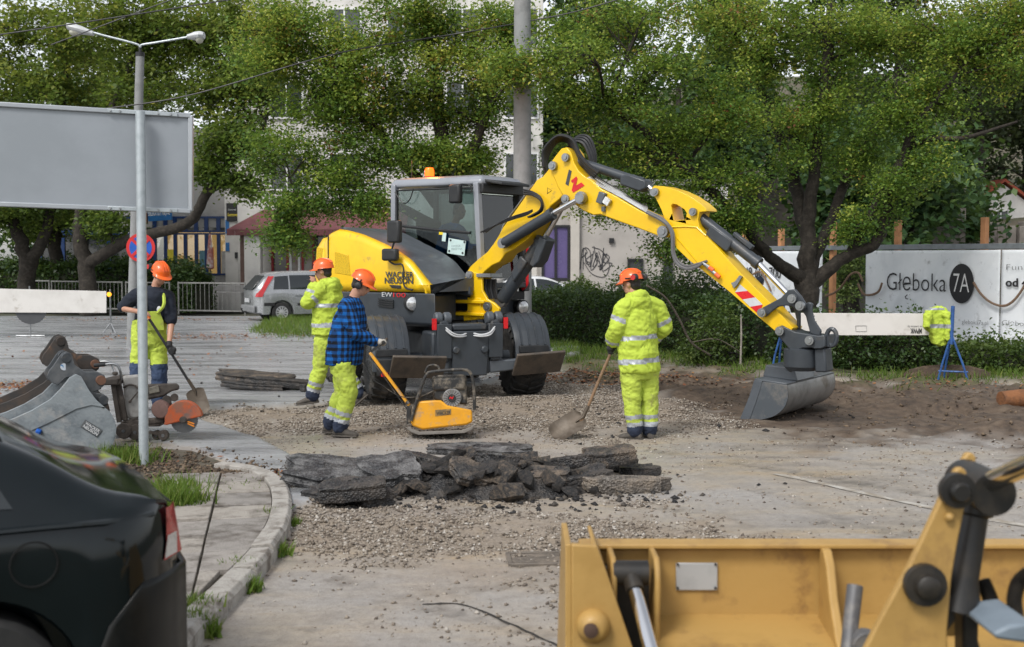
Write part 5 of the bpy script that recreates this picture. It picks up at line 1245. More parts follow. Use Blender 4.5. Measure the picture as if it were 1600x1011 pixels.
# lower skirt with model number, vents and lamp
sk_ = MB(); zb0 = 0.98
rings = []
for z, e in ((zb0, -.06), (zb0 + .04, 0), (ybase - .015, .01)):
    pts = []
    for a in np.linspace(-1.45, 1.08, 22):
        tail = np.clip((-a - .75) / .75, 0, 1) ** 2.2; pts.append(loc(a, 1.16 - .5 * tail + e, z))
    rings.append(pts + [loc(.62, .75, z), loc(.40, .2, z), loc(.40, -.9, z), loc(-1.4, -.9, z)])
sk_.loft(rings); skirt = sk_.build('side_skirt', M_gry, exc, bevel=.02)
w_ew = (U(*Z7(435, 575), 1.18) - U(*Z7(328, 575), 1.18)).x
utext('model_lettering', 'EW', *Z7(328, 572), w_ew * .42, .062, M_refwht, 1.178, skirt, .0)
utext('model_lettering', '100', *Z7(378, 574), w_ew * .50, .062, M_refred, 1.178, skirt, .0)
for k in range(4):
    g = MB(); c = U(*Z7(345, 586 + 9.5 * k), 1.18); g.box(c, (.28, .02, .016), (0, R(4), 0)); g.build('vent_slot', M_plast, skirt)
def lamp(px, py, b, r, parent, axis):
    g = MB(); c = U(px, py, b); g.lathe([(r * .8, -.13), (r * 1.15, -.08), (r * 1.2, .02), (r, .03)], c, axis, 18); h_ = g.build('headlight', M_plast, parent)
    g = MB(); g.lathe([(r, .0), (r * .98, .035), (r * .6, .055), (.01, .06)], c, axis, 18); g.build('lens', M_lamp, h_)
lamp(*Z7(462, 602), 1.16, .095, exc, (.75, -.55, -.05))
lamp(816, 480, -.95, .095, exc, (.95, -.3, -.05))
# front deck under cab and around the kingpost
g = MB(); g.box((.62, .62, 1.26), (.62, .80, .40)); g.box((.30, -.62, 1.22), (.8, .85, .40)); g.build('front_deck', M_gry, exc, bevel=.04)
g = MB(); g.prism(UL([Z7(555, 495), Z7(675, 490), Z7(710, 530), Z7(715, 570), Z7(640, 560), Z7(590, 640), Z7(555, 640)], .30), (0, .1, 0)); g.build('boom_bracket', M_gry, exc, bevel=.03)
g = MB(); g.lathe([(.55, .66), (.6, .78), (.6, 1.0)], (0, 0, 0), (0, 0, 1), 30); g.build('slew_ring', M_plast, exc)

# ---- cab
cab = MB(); CB0, CB1 = -.02, -1.04      # right and left faces of the cab
a_r, a_f = -.66, .92
zc0, zc1 = 1.42, 3.02
def post(p0, p1, w=.085, h=.10, mat=M_silver, name='cab_pillar', parent=exc):
    mb_ = MB(); mb_.beam(p0, p1, w, h, (0, 1, 0)); return mb_.build(name, mat, parent, bevel=.015)
roof = MB()
rings = []
for z, i_ in ((zc1 - .06, 0.0), (zc1, -.02), (zc1 + .07, .03), (zc1 + .10, .14)):
    rings.append([loc(a_r - .05 + i_, CB0 - i_, z), loc(a_f + .06 - i_, CB0 - i_, z), loc(a_f + .06 - i_, CB1 + i_, z), loc(a_r - .05 + i_, CB1 + i_, z)])
roof.loft(rings); rf_ = roof.build('cab_roof', M_silver, exc, bevel=.03)
post(loc(a_r, CB0, 1.5), loc(a_r + .02, CB0, zc1)); post(loc(a_f + .08, CB0, zc0), loc(a_f - .02, CB0, zc1 - .02))
post(loc(a_r, CB1, 1.5), loc(a_r + .02, CB1, zc1), mat=M_plast); post(loc(a_f + .10, CB1, zc0), loc(a_f - .02, CB1, zc1 - .02), .12, .13, M_plast)
post(loc(a_f + .03, CB0, zc1 - .10), loc(a_f + .03, CB1, zc1 - .10), .14, .12, M_plast, 'cab_header')
post(loc(a_f + .11, CB0, zc0 + .10), loc(a_f + .11, CB1, zc0 + .10), .08, .2, M_gry, 'cab_sill')
g = MB(); g.box(loc((a_r + a_f) / 2, -.53, 1.36), (a_f - a_r + .2, 1.04, .12)); g.build('cab_floor', M_darkint, exc)
# rear wall with window, low part
g = MB(); g.box(loc(a_r - .01, -.53, 1.68), (.05, .98, .5)); g.build('cab_rear_wall', M_darkint, exc)
# right side window: one big pane
gl = MB(); gl.prism([loc(a_r + .06, CB0 + .005, 1.55), loc(a_f + .06, CB0 + .005, zc0), loc(a_f - .03, CB0 + .005, zc1 - .08), loc(a_r + .07, CB0 + .005, zc1 - .08)], (0, .008, 0)); rw = gl.build('side_window', M_cabglass, exc, smooth=0)
gs = MB(); q = [loc(a_r + .06, CB0 + .012, 1.55), loc(a_f + .055, CB0 + .012, zc0), loc(a_f - .03, CB0 + .012, zc1 - .09), loc(a_r + .07, CB0 + .012, zc1 - .09)]; gs.tube(q + q[:1], .018, 6); gs.build('window_seal', M_plast, rw)
g = MB(); qa, qb = U(*Z7(418, 262), .0), U(*Z7(716, 292), .0); g.tube([qa, qa.lerp(qb, .5) + Vector((0, 0, -.01)), qb], .022, 6); g.build('window_bar', M_plast, rw)
# far side window and front panes
gl = MB(); gl.prism([loc(a_r + .06, CB1, 1.9), loc(a_f, CB1, 1.6), loc(a_f - .05, CB1, zc1 - .1), loc(a_r + .07, CB1, zc1 - .1)], (0, .008, 0)); gl.build('door_window', M_cabglass2, exc, smooth=0)
gl = MB(); gl.prism([loc(a_f + .09, CB1 + .08, zc0 + .2), loc(a_f + .09, CB0 - .08, zc0 + .2), loc(a_f - .02, CB0 - .08, zc1 - .18), loc(a_f - .02, CB1 + .08, zc1 - .18)], (.008, 0, 0)); gl.build('windscreen', M_cabglass2, exc, smooth=0)
g = MB(); g.prism([loc(a_f + .0, CB0 - .05, zc1 + .0), loc(a_f + .32, CB0 - .15, zc1 - .06), loc(a_f + .30, CB1 + .15, zc1 - .06), loc(a_f, CB1 + .02, zc1)], (0, 0, .04)); g.build('sun_visor', M_plast, exc, bevel=.01)
# notice sheet on the glass
Zc = zz(0, 5.615, (600, 260))
g = MB(); g.prism(UL([Zc(568, 628), Zc(720, 655), Zc(705, 785), Zc(556, 762)], .012), (0, -.003, 0)); nt_ = g.build('notice_sheet', M_paper, rw, smooth=0)
g = MB(); 
for p_ in ((585, 648), (706, 664), (573, 742), (690, 760)): g.lathe([(.016, 0), (.016, .006)], U(*Zc(*p_), .016), (0, -1, 0), 8)
g.build('sheet_fixing', M_plast, nt_)
text_obj('sheet_print', 'UWAGA\nMASZYNA', pmat('faint_print', (0.22, 0.30, 0.30), rough=.6), frame(U(*Zc(592, 735), .0165), (1, 0, .02), (0, 0, 1)), width=.20, parent=nt_, bold=0)
g = MB(); g.prism(UL([Zc(515, 580), Zc(548, 585), Zc(540, 660), Zc(508, 655)], .012), (0, -.003, 0)); g.build('sticker', M_paper, rw, smooth=0)
g = MB(); g.prism(UL([Zc(485, 575), Zc(518, 578), Zc(515, 600), Zc(483, 598)], .014), (0, -.003, 0)); g.build('sticker', pmat('yellow_sticker', (.8, .6, .02), rough=.5), rw, smooth=0)
# mirrors
def mirror(px, py, b, w, h, parent=exc):
    g = MB(); g.box(U(px, py, b), (w, .10, h)); o_ = g.build('mirror', M_plast, parent, bevel=.03); return o_
mirror(616.5, 362, 1.22, .22, .31); mirror(610, 398, 1.25, .26, .17)
hose([(616, 378), (610, 396), (606, 405), (616, 413), (628, 413), (631, 425), (630, 440), (634, 450), (645, 453)], 1.23, .013, M_plast, 'mirror_arm')
mirror(712, 303, .14, .20, .27)
hose([(712, 290), (722, 288), (735, 290), (737, 300)], .10, .012, M_plast, 'mirror_arm')
# beacon and roof lights
bc = U(671, 279, -.4); bc.z = zc1 + .10
g = MB(); g.lathe([(.07, 0), (.07, .03)], bc, (0, 0, 1), 14); bcn = g.build('beacon', M_plast, exc)
g = MB(); g.lathe([(.07, .03), (.07, .13), (.05, .16), (.005, .165)], bc, (0, 0, 1), 14); g.build('beacon_lens', M_orange_glow, bcn)
bl_d = bpy.data.lights.new('beacon_light', 'POINT'); bl_d.energy = 28; bl_d.color = (1, .3, .03); bl_d.shadow_soft_size = .06
blo = bpy.data.objects.new('beacon_light', bl_d); COL.objects.link(blo); blo.parent = exc; blo.location = bc + Vector((0, 0, .34))
for px_, b_ in ((788, -.86), (800, -.95)):
    g = MB(); c = U(px_, 291, b_); g.box(c, (.10, .14, .05), m=0); g.build('roof_lamp', M_orange_lens if px_ == 788 else M_refwht, exc, bevel=.01)
hose([(617, 300), (625, 312), (632, 318), (640, 312), (646, 295)], .06, .009)
g = MB(); g.cyl(loc(a_r + .2, -.2, zc1 + .1), loc(a_r + .2, -.2, zc1 + .38), .006, n=6); g.build('aerial', M_plast, exc)
# seat and levers inside
g = MB(); g.box(loc(-.12, -.55, 1.80), (.5, .5, .14)); g.box(loc(-.38, -.55, 2.15), (.14, .5, .7), (0, R(-8), 0)); g.build('operator_seat', M_darkint, exc, bevel=.04)
g = MB(); g.box(loc(.15, -.22, 1.86), (.35, .12, .12)); g.cyl(loc(.28, -.22, 1.9), loc(.30, -.22, 2.12), .02); g.box(loc(.6, -.53, 1.85), (.12, .3, .5)); g.build('control_console', M_darkint, exc, bevel=.02)
# red guard pipe on the far front corner
hose([(824, 385), (824, 430), (823, 445), (816, 452)], -.95, .022, M_redpipe, 'guard_pipe')

# ---- chassis: turned towards the camera under the upper frame
CH = Matrix.Rotation(R(-34.5), 4, 'Z')
def ch(name, fn, mat, bevel=.0, parent=exc, smooth=35):
    mb_ = MB(CH); fn(mb_); return mb_.build(name, mat, parent, bevel=bevel, smooth=smooth)
ch('chassis_frame', lambda m: (m.box((0, 0, .72), (3.0, .85, .34)), m.box((0, 0, .55), (2.2, .6, .3)), m.box((1.55, 0, .72), (.5, .95, .42)), m.box((-1.6, 0, .68), (.3, 1.0, .4))), M_gry, .03)
for ax in (1.28, -1.28):
    ch('axle', lambda m: (m.tube([(ax, -1.0, .53), (ax, 1.0, .53)], .10, 14), m.lathe([(.02, -.25), (.22, -.1), (.24, 0), (.22, .1), (.02, .25)], (ax, 0, .53), (1, 0, 0), 16)), M_gry)
RT, TW = .52, .46
def wheel(x, y, steer=0.0):
    s = 1 if y > 0 else -1; Mw = CH @ Matrix.Translation((x, y, RT)) @ Matrix.Rotation(steer, 4, 'Z')
    t = MB(Mw); prof_ = [(.30, -.20), (.33, -.225), (.44, -.225), (.495, -.20), (.505, -.12), (.505, .12), (.495, .20), (.44, .225), (.33, .225), (.30, .20)]
    t.lathe(prof_, (0, 0, 0), (0, 1, 0), 40)
    for k in range(22):
        for sd in (-1, 1):
            a = 2 * math.pi * (k + (.5 if sd > 0 else 0)) / 22
            p0 = Vector((math.cos(a) * .508, sd * .02, math.sin(a) * .508)); a2 = a + .16; p1 = Vector((math.cos(a2) * .498, sd * .215, math.sin(a2) * .498)); p2 = Vector((math.cos(a2 + .05) * .43, sd * .236, math.sin(a2 + .05) * .43))
            t.beam(p0, p1, .05, .04, (math.cos(a), 0, math.sin(a))); t.beam(p1, p2, .045, .03, (0, sd, 0))
    w_ = t.build('wheel', M_rub, exc, smooth=40)
    r_ = MB(Mw); r_.lathe([(.305, .20 * s), (.30, .17 * s), (.27, .10 * s), (.24, .085 * s), (.15, .11 * s), (.14, .17 * s), (.10, .185 * s), (.01, .19 * s)] if s > 0 else [(.01, .19 * s), (.10, .185 * s), (.14, .17 * s), (.15, .11 * s), (.24, .085 * s), (.27, .10 * s), (.30, .17 * s), (.305, .20 * s)], (0, 0, 0), (0, 1, 0), 30); rm = r_.build('rim', M_rim, w_, smooth=40)
    b_ = MB(Mw)
    for k in range(10):
        a = 2 * math.pi * k / 10; b_.cyl((math.cos(a) * .19, .085 * s, math.sin(a) * .19), (math.cos(a) * .19, .125 * s, math.sin(a) * .19), .014, n=6)
    b_.build('wheel_nuts', M_steel, rm)
    # mudguard
    f_ = MB(Mw); rings = []
    for a in np.linspace(R(-8), R(150), 15) if x > 0 else np.linspace(R(20), R(165), 13):
        c_, s_ = math.cos(a), math.sin(a); rr_ = .60
        rib = .012 if False else 0
        rings.append([(c_ * rr_, -.25, s_ * rr_), (c_ * (rr_ + .02), -.2, s_ * (rr_ + .02)), (c_ * (rr_ + .02), .2, s_ * (rr_ + .02)), (c_ * rr_, .25, s_ * rr_), (c_ * (rr_ - .05), .25, s_ * (rr_ - .05)), (c_ * (rr_ - .03), .2, s_ * (rr_ - .03)), (c_ * (rr_ - .03), -.2, s_ * (rr_ - .03)), (c_ * (rr_ - .05), -.25, s_ * (rr_ - .05))])
    f_.loft(rings); fo = f_.build('mudguard', M_gry, exc, smooth=50)
    rb_ = MB(Mw)
    for yy in (-.16, -.05, .06, .17):
        rb_.tube([(math.cos(a) * .622, yy, math.sin(a) * .622) for a in np.linspace(R(20), R(110), 9)], .016, 5)
    rb_.build('mudguard_rib', M_gry, fo)
    if x > 0:
        k_ = MB(Mw); k_.box((.61, 0, .16), (.05, .42, .10)); k_.box((.62, 0, -.03), (.03, .40, .22)); k_.build('lamp_carrier', M_plast, fo, bevel=.01)
        k_ = MB(Mw); k_.box((.645, .10 * s, -.12), (.02, .09, .055)); k_.build('reflector', M_refred, fo, bevel=.004)
for x, y, st_ in ((1.28, 1.0, R(-5)), (1.28, -1.0, R(-5)), (-1.28, 1.0, 0), (-1.28, -1.0, 0)): wheel(x, y, st_)
# stabiliser frame at the front with its two legs
XF = 1.82
sf = ch('stabiliser_frame', lambda m: (m.box((XF, 0, .70), (.22, .62, .66)), m.box((XF + .02, .36, .82), (.28, .14, .56)), m.box((XF + .02, -.36, .82), (.28, .14, .56)), m.box((XF + .05, 0, 1.0), (.2, .5, .10))), M_gry, .03)
for y in (-.42, -.30, .30, .42):
    ch('cylinder_boss', lambda m: m.lathe([(.07, -.05), (.085, -.03), (.085, .03), (.07, .05)], (XF + .08, y, 1.12), (0, 1, 0), 14), M_gry_l, parent=sf)
for y in (-1, 1):
    ch('stabiliser_cylinder', lambda m: (m.tube([(XF + .06, y * .36, 1.1), (XF + .06, y * .40, .55)], .06, 12), m.box((XF + .14, y * .36, .82), (.08, .20, .46))), M_gry, .01, sf)
    for k in range(2):
        ch('hose', lambda m: m.tube([Vector(q) for q in spline([(XF + .16, y * .36, 1.02 - .03 * k), (XF + .22, y * .26, .93 - .03 * k), (XF + .2, y * .14, .90 - .02 * k), (XF + .15, y * .05, .92 - .03 * k)], 12)], .012, 6), M_refwht, parent=sf)
    ch('reflector', lambda m: m.box((XF + .17, y * .50, 1.05), (.02, .06, .15)), M_refred, parent=sf)
    ch('stabiliser_arm', lambda m: (m.beam((XF + .02, y * .30, .46), (XF + .12, y * (.92 if y > 0 else .70), .50), .20, .17, w1=.16, h1=.13), m.prism([(XF - .08, y * .30, .5), (XF - .08, y * .50, .5), (XF - .08, y * .40, .70)], (.2, 0, 0))), M_gry_l, .02)
    def pad(m):
        c = Vector((XF + .22, y * (.96 if y > 0 else .74), .50)); Rm = (Matrix.Rotation(R(-55), 3, 'Y') @ Matrix.Rotation(R(4 * y), 3, 'X'))
        m.box(c, (.36, .72, .045), Rm)
    ch('stabiliser_pad', pad, [M_mudsteel], .012)
ch('dozer_mount', lambda m: (m.prism([(XF + .12, -.24, .35), (XF + .12, .24, .35), (XF + .12, .28, .95), (XF + .12, -.28, .95)], (.04, 0, 0)), m.lathe([(.05, 0), (.05, .05)], (XF + .15, -.2, .7), (1, 0, 0), 10), m.lathe([(.05, 0), (.05, .05)], (XF + .15, .2, .7), (1, 0, 0), 10)), M_gry, .015)
# dozer blade at the back
ch('dozer_blade', lambda m: (m.prism([(-2.25, -1.2, .15), (-2.20, -1.2, .35), (-2.25, -1.2, .62), (-2.30, -1.2, .62), (-2.26, -1.2, .35), (-2.31, -1.2, .15)], (0, 2.4, 0)), m.box((-1.95, .4, .5), (.6, .12, .16)), m.box((-1.95, -.4, .5), (.6, .12, .16))), M_gry, .01)
# =================================================================== PEOPLE
M_hiv = pmat('hi_vis_cloth', (0.45, 0.57, 0.06), (0.39, 0.50, 0.05), scale=5, rough=0.8, bump=0.12, bscale=120)
M_hivd = pmat('hi_vis_cloth_soiled', (0.45, 0.56, 0.07), (0.37, 0.46, 0.06), scale=5, rough=0.8, bump=0.12, bscale=120, grime=0.30, grime_col=(0.27, 0.28, 0.08), gscale=6)
M_refl = pmat('reflective_tape', (0.40, 0.42, 0.45), (0.33, 0.35, 0.38), scale=12, rough=0.45, metal=0.25)
M_navy = pmat('navy_cloth', (0.018, 0.026, 0.050), (0.030, 0.042, 0.075), scale=8, rough=0.9)
M_navyt = pmat('navy_jersey', (0.010, 0.014, 0.024), (0.016, 0.021, 0.034), scale=8, rough=0.95)
M_denim = pmat('dark_blue_work_trousers', (0.030, 0.050, 0.10), (0.048, 0.072, 0.13), scale=10, rough=0.9)
M_skin = pmat('skin', (0.46, 0.25, 0.17), (0.38, 0.19, 0.125), scale=9, rough=0.5)
M_hair = pmat('dark_hair', (0.018, 0.014, 0.012), (0.03, 0.024, 0.02), scale=40, rough=0.6)
M_hairg = pmat('greying_hair', (0.10, 0.095, 0.09), (0.06, 0.055, 0.05), scale=40, rough=0.7)
M_helm = pmat('orange_helmet_plastic', (0.78, 0.125, 0.012), (0.70, 0.105, 0.012), scale=5, rough=0.35, coat=0.3)
M_boot = pmat('muddy_boot', (0.10, 0.088, 0.075), (0.055, 0.05, 0.045), scale=9, rough=0.85)
M_glove = pmat('black_glove', (0.022, 0.022, 0.024), (0.035, 0.035, 0.036), scale=14, rough=0.8)
M_glovew = pmat('grey_white_glove', (0.40, 0.38, 0.34), (0.26, 0.24, 0.21), scale=14, rough=0.9)
M_bluej = pmat('blue_work_jacket', (0.04, 0.24, 0.66), (0.03, 0.19, 0.55), scale=6, rough=0.85)
M_cap = pmat('dark_knit_cap', (0.012, 0.016, 0.03), rough=0.95)
M_gplaid = pmat('grey_check_jacket', (0.16, 0.16, 0.17), (0.04, 0.04, 0.045), scale=30, rough=0.95, thr=(.48, .52))
def plaid_mat():
    m, nt, b = new_mat('blue_black_plaid'); L = nt.links
    tc = nd(nt, 'ShaderNodeTexCoord'); sp = nd(nt, 'ShaderNodeSeparateXYZ'); L.new(tc.outputs['Object'], sp.inputs[0])
    def sq(sock, f, ph=0.0):
        a = nd(nt, 'ShaderNodeMath', operation='MULTIPLY'); L.new(sock, a.inputs[0]); a.inputs[1].default_value = f
        s_ = nd(nt, 'ShaderNodeMath', operation='SINE'); L.new(a.outputs[0], s_.inputs[0])
        r_ = nd(nt, 'ShaderNodeMapRange'); r_.inputs[1].default_value = -.25; r_.inputs[2].default_value = .25; L.new(s_.outputs[0], r_.inputs[0]); return r_.outputs[0]
    ad = nd(nt, 'ShaderNodeMath', operation='ADD'); L.new(sp.outputs[0], ad.inputs[0]); L.new(sp.outputs[1], ad.inputs[1])
    v = sq(sp.outputs[2], 2 * math.pi / .072); h = sq(ad.outputs[0], 2 * math.pi / .072)
    av = nd(nt, 'ShaderNodeMath', operation='ADD'); L.new(v, av.inputs[0]); L.new(h, av.inputs[1])
    hf = nd(nt, 'ShaderNodeMath', operation='MULTIPLY'); L.new(av.outputs[0], hf.inputs[0]); hf.inputs[1].default_value = .5
    no = nd(nt, 'ShaderNodeTexNoise', Scale=90.0, Detail=3.0); L.new(tc.outputs['Object'], no.inputs['Vector'])
    c = ramp(nt, hf.outputs[0], [(0.0, (0.008, 0.010, 0.016)), (0.5, (0.010, 0.042, 0.13)), (1.0, (0.010, 0.105, 0.36))])
    c = mixc(nt, .25, c, no.outputs[1], 'OVERLAY'); L.new(c, b.inputs['Base Color']); b.inputs['Roughness'].default_value = .95; b.inputs['Specular IOR Level'].default_value = .2
    return m
M_plaid = plaid_mat()

def fold(amp=.010, fx=7.0, seed=0.0, long=0.35):
    o = Vector((seed * 3.1, seed * 1.7, seed))
    def f(p):
        q = Vector((p.x * fx, p.y * fx, p.z * fx * (1 + long))) + o
        w = noise.noise(q * .6) * .8
        q2 = q + Vector((w, w * .5, -w)); n1 = noise.noise(q2); n2 = noise.noise(q2 * 2.2 + Vector((5, 1, 3)))
        n3 = noise.noise(q2 * 4.3); return amp * (n1 * .9 + (1 - abs(n2) * 2.2) * .55 + (.5 - abs(n3)) * .5)
    return f
def oval_ring(c, fw, rt, up, rx, ry, n=18):
    """ring of half-width rx along rt and ry along fw"""
    return [c + rt * (math.cos(2 * math.pi * j / n) * rx) + fw * (math.sin(2 * math.pi * j / n) * ry) for j in range(n)]
def limb(mb, pts, rs, n=12):
    mb.tube(pts, rs, n)
    for p, r in zip(pts, rs): mb.ball(p, r * .98, nu=10, nv=6)
def grip(mb, c, axis, wrist, rh=.018, fr=.0105, thumb=1):
    """closed hand round a bar through c"""
    c = Vector(c); axis = Vector(axis).normalized(); w = Vector(wrist) - c; w = (w - axis * w.dot(axis)); w = w.normalized() if w.length > 1e-4 else axis.orthogonal().normalized()
    s = axis.cross(w)
    pc = c + w * (rh + .022); mb.ball(pc, (.040, .040, .040)); limb(mb, [pc, pc.lerp(Vector(wrist), .55), Vector(wrist)], [.036, .032, .031], 10)
    for k in range(4):
        o = axis * ((k - 1.5) * .0215); ln = (3.6, 4.1, 3.9, 3.3)[k]
        pts = [c + o + (w * math.cos(a) + s * math.sin(a)) * (rh + fr * .9 + (.012 if i == 0 else 0)) for i, a in enumerate(np.linspace(-.5, ln, 7))]
        mb.tube(pts, [fr * 1.15, fr * 1.12, fr * 1.1, fr, fr, fr * .95, fr * .8], 7)
    pts = [c + axis * (.05 * thumb) * (1 - .3 * i / 4) + (w * math.cos(a) + s * math.sin(a)) * (rh + .012) for i, a in enumerate(np.linspace(.3, -2.2, 5))]
    mb.tube(pts, [fr * 1.5, fr * 1.35, fr * 1.2, fr * 1.1, fr * .9], 7)
def open_hand(mb, wrist, fwd, nrm, curl=.5, fr=.0098, side=1):
    wrist = Vector(wrist); f = Vector(fwd).normalized(); n = Vector(nrm); n = (n - f * n.dot(f)).normalized(); s = f.cross(n)
    pc = wrist + f * .055; mb.ball(pc, .034); mb.ball(pc + f * .03, .036); mb.ball(pc + s * .018, .03); mb.ball(pc - s * .018, .03); limb(mb, [wrist, pc], [.030, .034], 8)
    for k in range(4):
        L_ = (.068, .078, .074, .058)[k]; b0 = pc + f * .035 + s * ((k - 1.5) * .021); pts = [b0]; d = f.copy(); p = b0
        for j in range(3):
            d = (d * math.cos(curl * .8) + n * math.sin(curl * .8)).normalized(); p = p + d * L_ * (.42, .33, .25)[j]; pts.append(p)
        mb.tube(pts, [fr * 1.1, fr, fr * .95, fr * .75], 7)
    b0 = wrist + f * .035 + s * (.03 * side); p1 = b0 + (s * side * .7 + f * .7 + n * .3).normalized() * .042; p2 = p1 + (f * .9 + n * .45).normalized() * .036
    mb.tube([b0, p1, p2], [fr * 1.45, fr * 1.2, fr * .9], 7)
def band_fn(segs):
    """segs: [(p0, p1, [(d0, d1, material)...], base, girth)]: the limb a face lies nearest to and how far along it says its cloth"""
    S = [(Vector(q[0]), Vector(q[1]), q[2], q[3], q[4] if len(q) > 4 else 1.0) for q in segs]
    def f(c):
        best = None
        for a, b, bands, base, gr in S:
            ab = b - a; t = max(0, min(1, (c - a).dot(ab) / ab.length_squared)); d = (c - a - ab * t).length / gr
            if best is None or d < best[0]: best = (d, (c - a).dot(ab) / ab.length, bands, base)
        for d0, d1, m in best[2]:
            if d0 <= best[1] <= d1: return m
        return best[3]
    return f

def person(label, J, facing, look, top, trousers, base, gloves=None, helmet=True, muffs='side', hair=M_hair, hem=None, hood=False, lower=None, legcuff=None, bib=False, seed=1, short=False, name='person', tilt=0.0, group=None, seated=False, hands=None, scale=1.0, cap=None):
    """J: joints in world space. Body is one skin; clothes, boots, helmet are its children."""
    root = empty(name, base, 0, label, 'person', group)
    fw = Vector((facing[0], facing[1], 0)).normalized(); rt = Vector((fw.y, -fw.x, 0)); up = Vector((0, 0, 1)); k = scale
    lk = Vector(look).normalized(); J = {a: Vector(b) for a, b in J.items()}
    hipc = (J['hipL'] + J['hipR']) / 2; shc = (J['shL'] + J['shR']) / 2; rt2 = (J['shR'] - J['shL']); rt2 = Vector((rt2.x, rt2.y, 0)).normalized() if Vector((rt2.x, rt2.y, 0)).length > .12 else rt
    sp = (J['neck'] - hipc)
    # ---- body
    mb = MB()
    hc = J['head']; hr = lk.cross(up).normalized(); hu = hr.cross(lk).normalized()
    def hp(r, f, u): return hc + hr * (r * k) + lk * (f * k) + hu * (u * k)
    Rm = Matrix((hr, lk, hu)).transposed()
    mb.ball(hp(0, -.012, .025), Vector((.076, .094, .098)) * k, Rm, 18, 12); mb.ball(hp(0, .030, -.050), Vector((.058, .062, .070)) * k, Rm, 14, 10)
    mb.ball(hp(0, .052, -.088), Vector((.034, .034, .028)) * k, Rm)                                  # chin
    mb.tube([hp(0, .088, .010), hp(0, .108, -.030), hp(0, .092, -.042)], [.010 * k, .016 * k, .014 * k], 8)   # nose
    mb.tube([hp(-.05, .076, .022), hp(0, .092, .024), hp(.05, .076, .022)], .014 * k, 8)          # brow
    mb.tube([hp(-.024, .084, -.066), hp(0, .092, -.066), hp(.024, .084, -.066)], .010 * k, 8)     # mouth
    for s_ in (-1, 1): mb.ball(hp(.076 * s_, -.008, -.008), Vector((.014, .024, .034)) * k, Rm, 10, 6)
    limb(mb, [J['neck'] - up * .05, J['neck'] + (hc - J['neck']) * .2, hp(0, -.015, -.06)], [.066 * k, .058 * k, .056 * k])
    rings = []
    for t, rx, ry in ((0, .15, .10), (.25, .14, .10), (.6, .16, .11), (.85, .17, .10), (1.0, .07, .07)):
        rings.append(oval_ring(hipc.lerp(J['neck'], t), fw, rt2, up, rx * k, ry * k, 14))
    mb.loft(rings)
    for s_ in ('L', 'R'):
        limb(mb, [J['sh' + s_], J['el' + s_], J['ha' + s_]], [.052 * k, .043 * k, .030 * k])
        mb.tube([shc + up * .02, J['sh' + s_]], [.08 * k, .055 * k], 10)
        limb(mb, [J['hip' + s_], J['kn' + s_], J['an' + s_]], [.08 * k, .055 * k, .04 * k])
        hk = (hands or {}).get(s_)
        if hk and not (gloves and gloves.get(s_)):
            hk(mb)
    remeshed('body', mb, M_skin, .011, 3, root, world=True)
    # eyes
    for s_ in (-1, 1):
        e = MB(); e.ball(hp(.030 * s_, .082, .004), .0115 * k, nu=8, nv=6); e.build('eye', M_hair, root, world=True)
    if hair and not cap:
        h = MB(); h.ball(hp(0, -.026, .035), Vector((.080, .090, .094)) * k, Rm, 18, 12); h.ball(hp(0, -.055, -.03), Vector((.068, .050, .055)) * k, Rm, 14, 8)
        remeshed('hair', h, hair, .012, 2, root, disp=fold(.004, 30, seed), world=True)
    # ---- gloves
    for s_ in ('L', 'R'):
        gm = (gloves or {}).get(s_); hk = (hands or {}).get(s_)
        if gm and hk:
            g_ = MB(); hk(g_); dv = (J['ha' + s_] - J['el' + s_]).normalized(); g_.tube([J['ha' + s_] - dv * .05, J['ha' + s_] + dv * .02], [.042, .038], 10); remeshed('glove', g_, gm, .0075, 2, root, world=True)
    # ---- trousers
    t_ = MB(); wz = .13 if not bib else .22
    e_ = .028 if bib else 0
    rings = [oval_ring(hipc + up * z, fw, rt, up, (rx + e_) * k, (ry + e_) * k, 18) for z, rx, ry in ((-.10, .17, .13), (0, .185, .145), (wz, .175, .135))]
    t_.loft(rings)
    for s_ in ('L', 'R'):
        h_, kn, an = J['hip' + s_], J['kn' + s_], J['an' + s_]; q = an + (kn - an).normalized() * .02
        limb(t_, [h_, h_.lerp(kn, .5), kn, kn.lerp(q, .5), q], [.118 * k, .108 * k, .092 * k, .088 * k, .080 * k], 14)
    lw = lower if lower is not None else trousers
    tm = [trousers, M_refl, lw]
    segs = []
    for s_ in ('L', 'R'):
        kn, an = J['kn' + s_], J['an' + s_]; ln = (kn - an).length
        if legcuff: segs.append((kn, an, [(ln - a, ln - b, m) for a, b, m in legcuff], 0))
        else: segs.append((kn, an, [], 0 if lower is None else 2))
        segs.append((J['hip' + s_], kn, [] if not bib else [((J['hip' + s_] - kn).length - .10, 9, 2)], 0))
    if bib: segs.append((hipc - up * .05, hipc + up * .4, [(.16, .20, 1)], 0))
    remeshed('trousers', t_, tm, .013, 3, root, disp=fold(.017, 8, seed + .3), classify=band_fn(segs), world=True)
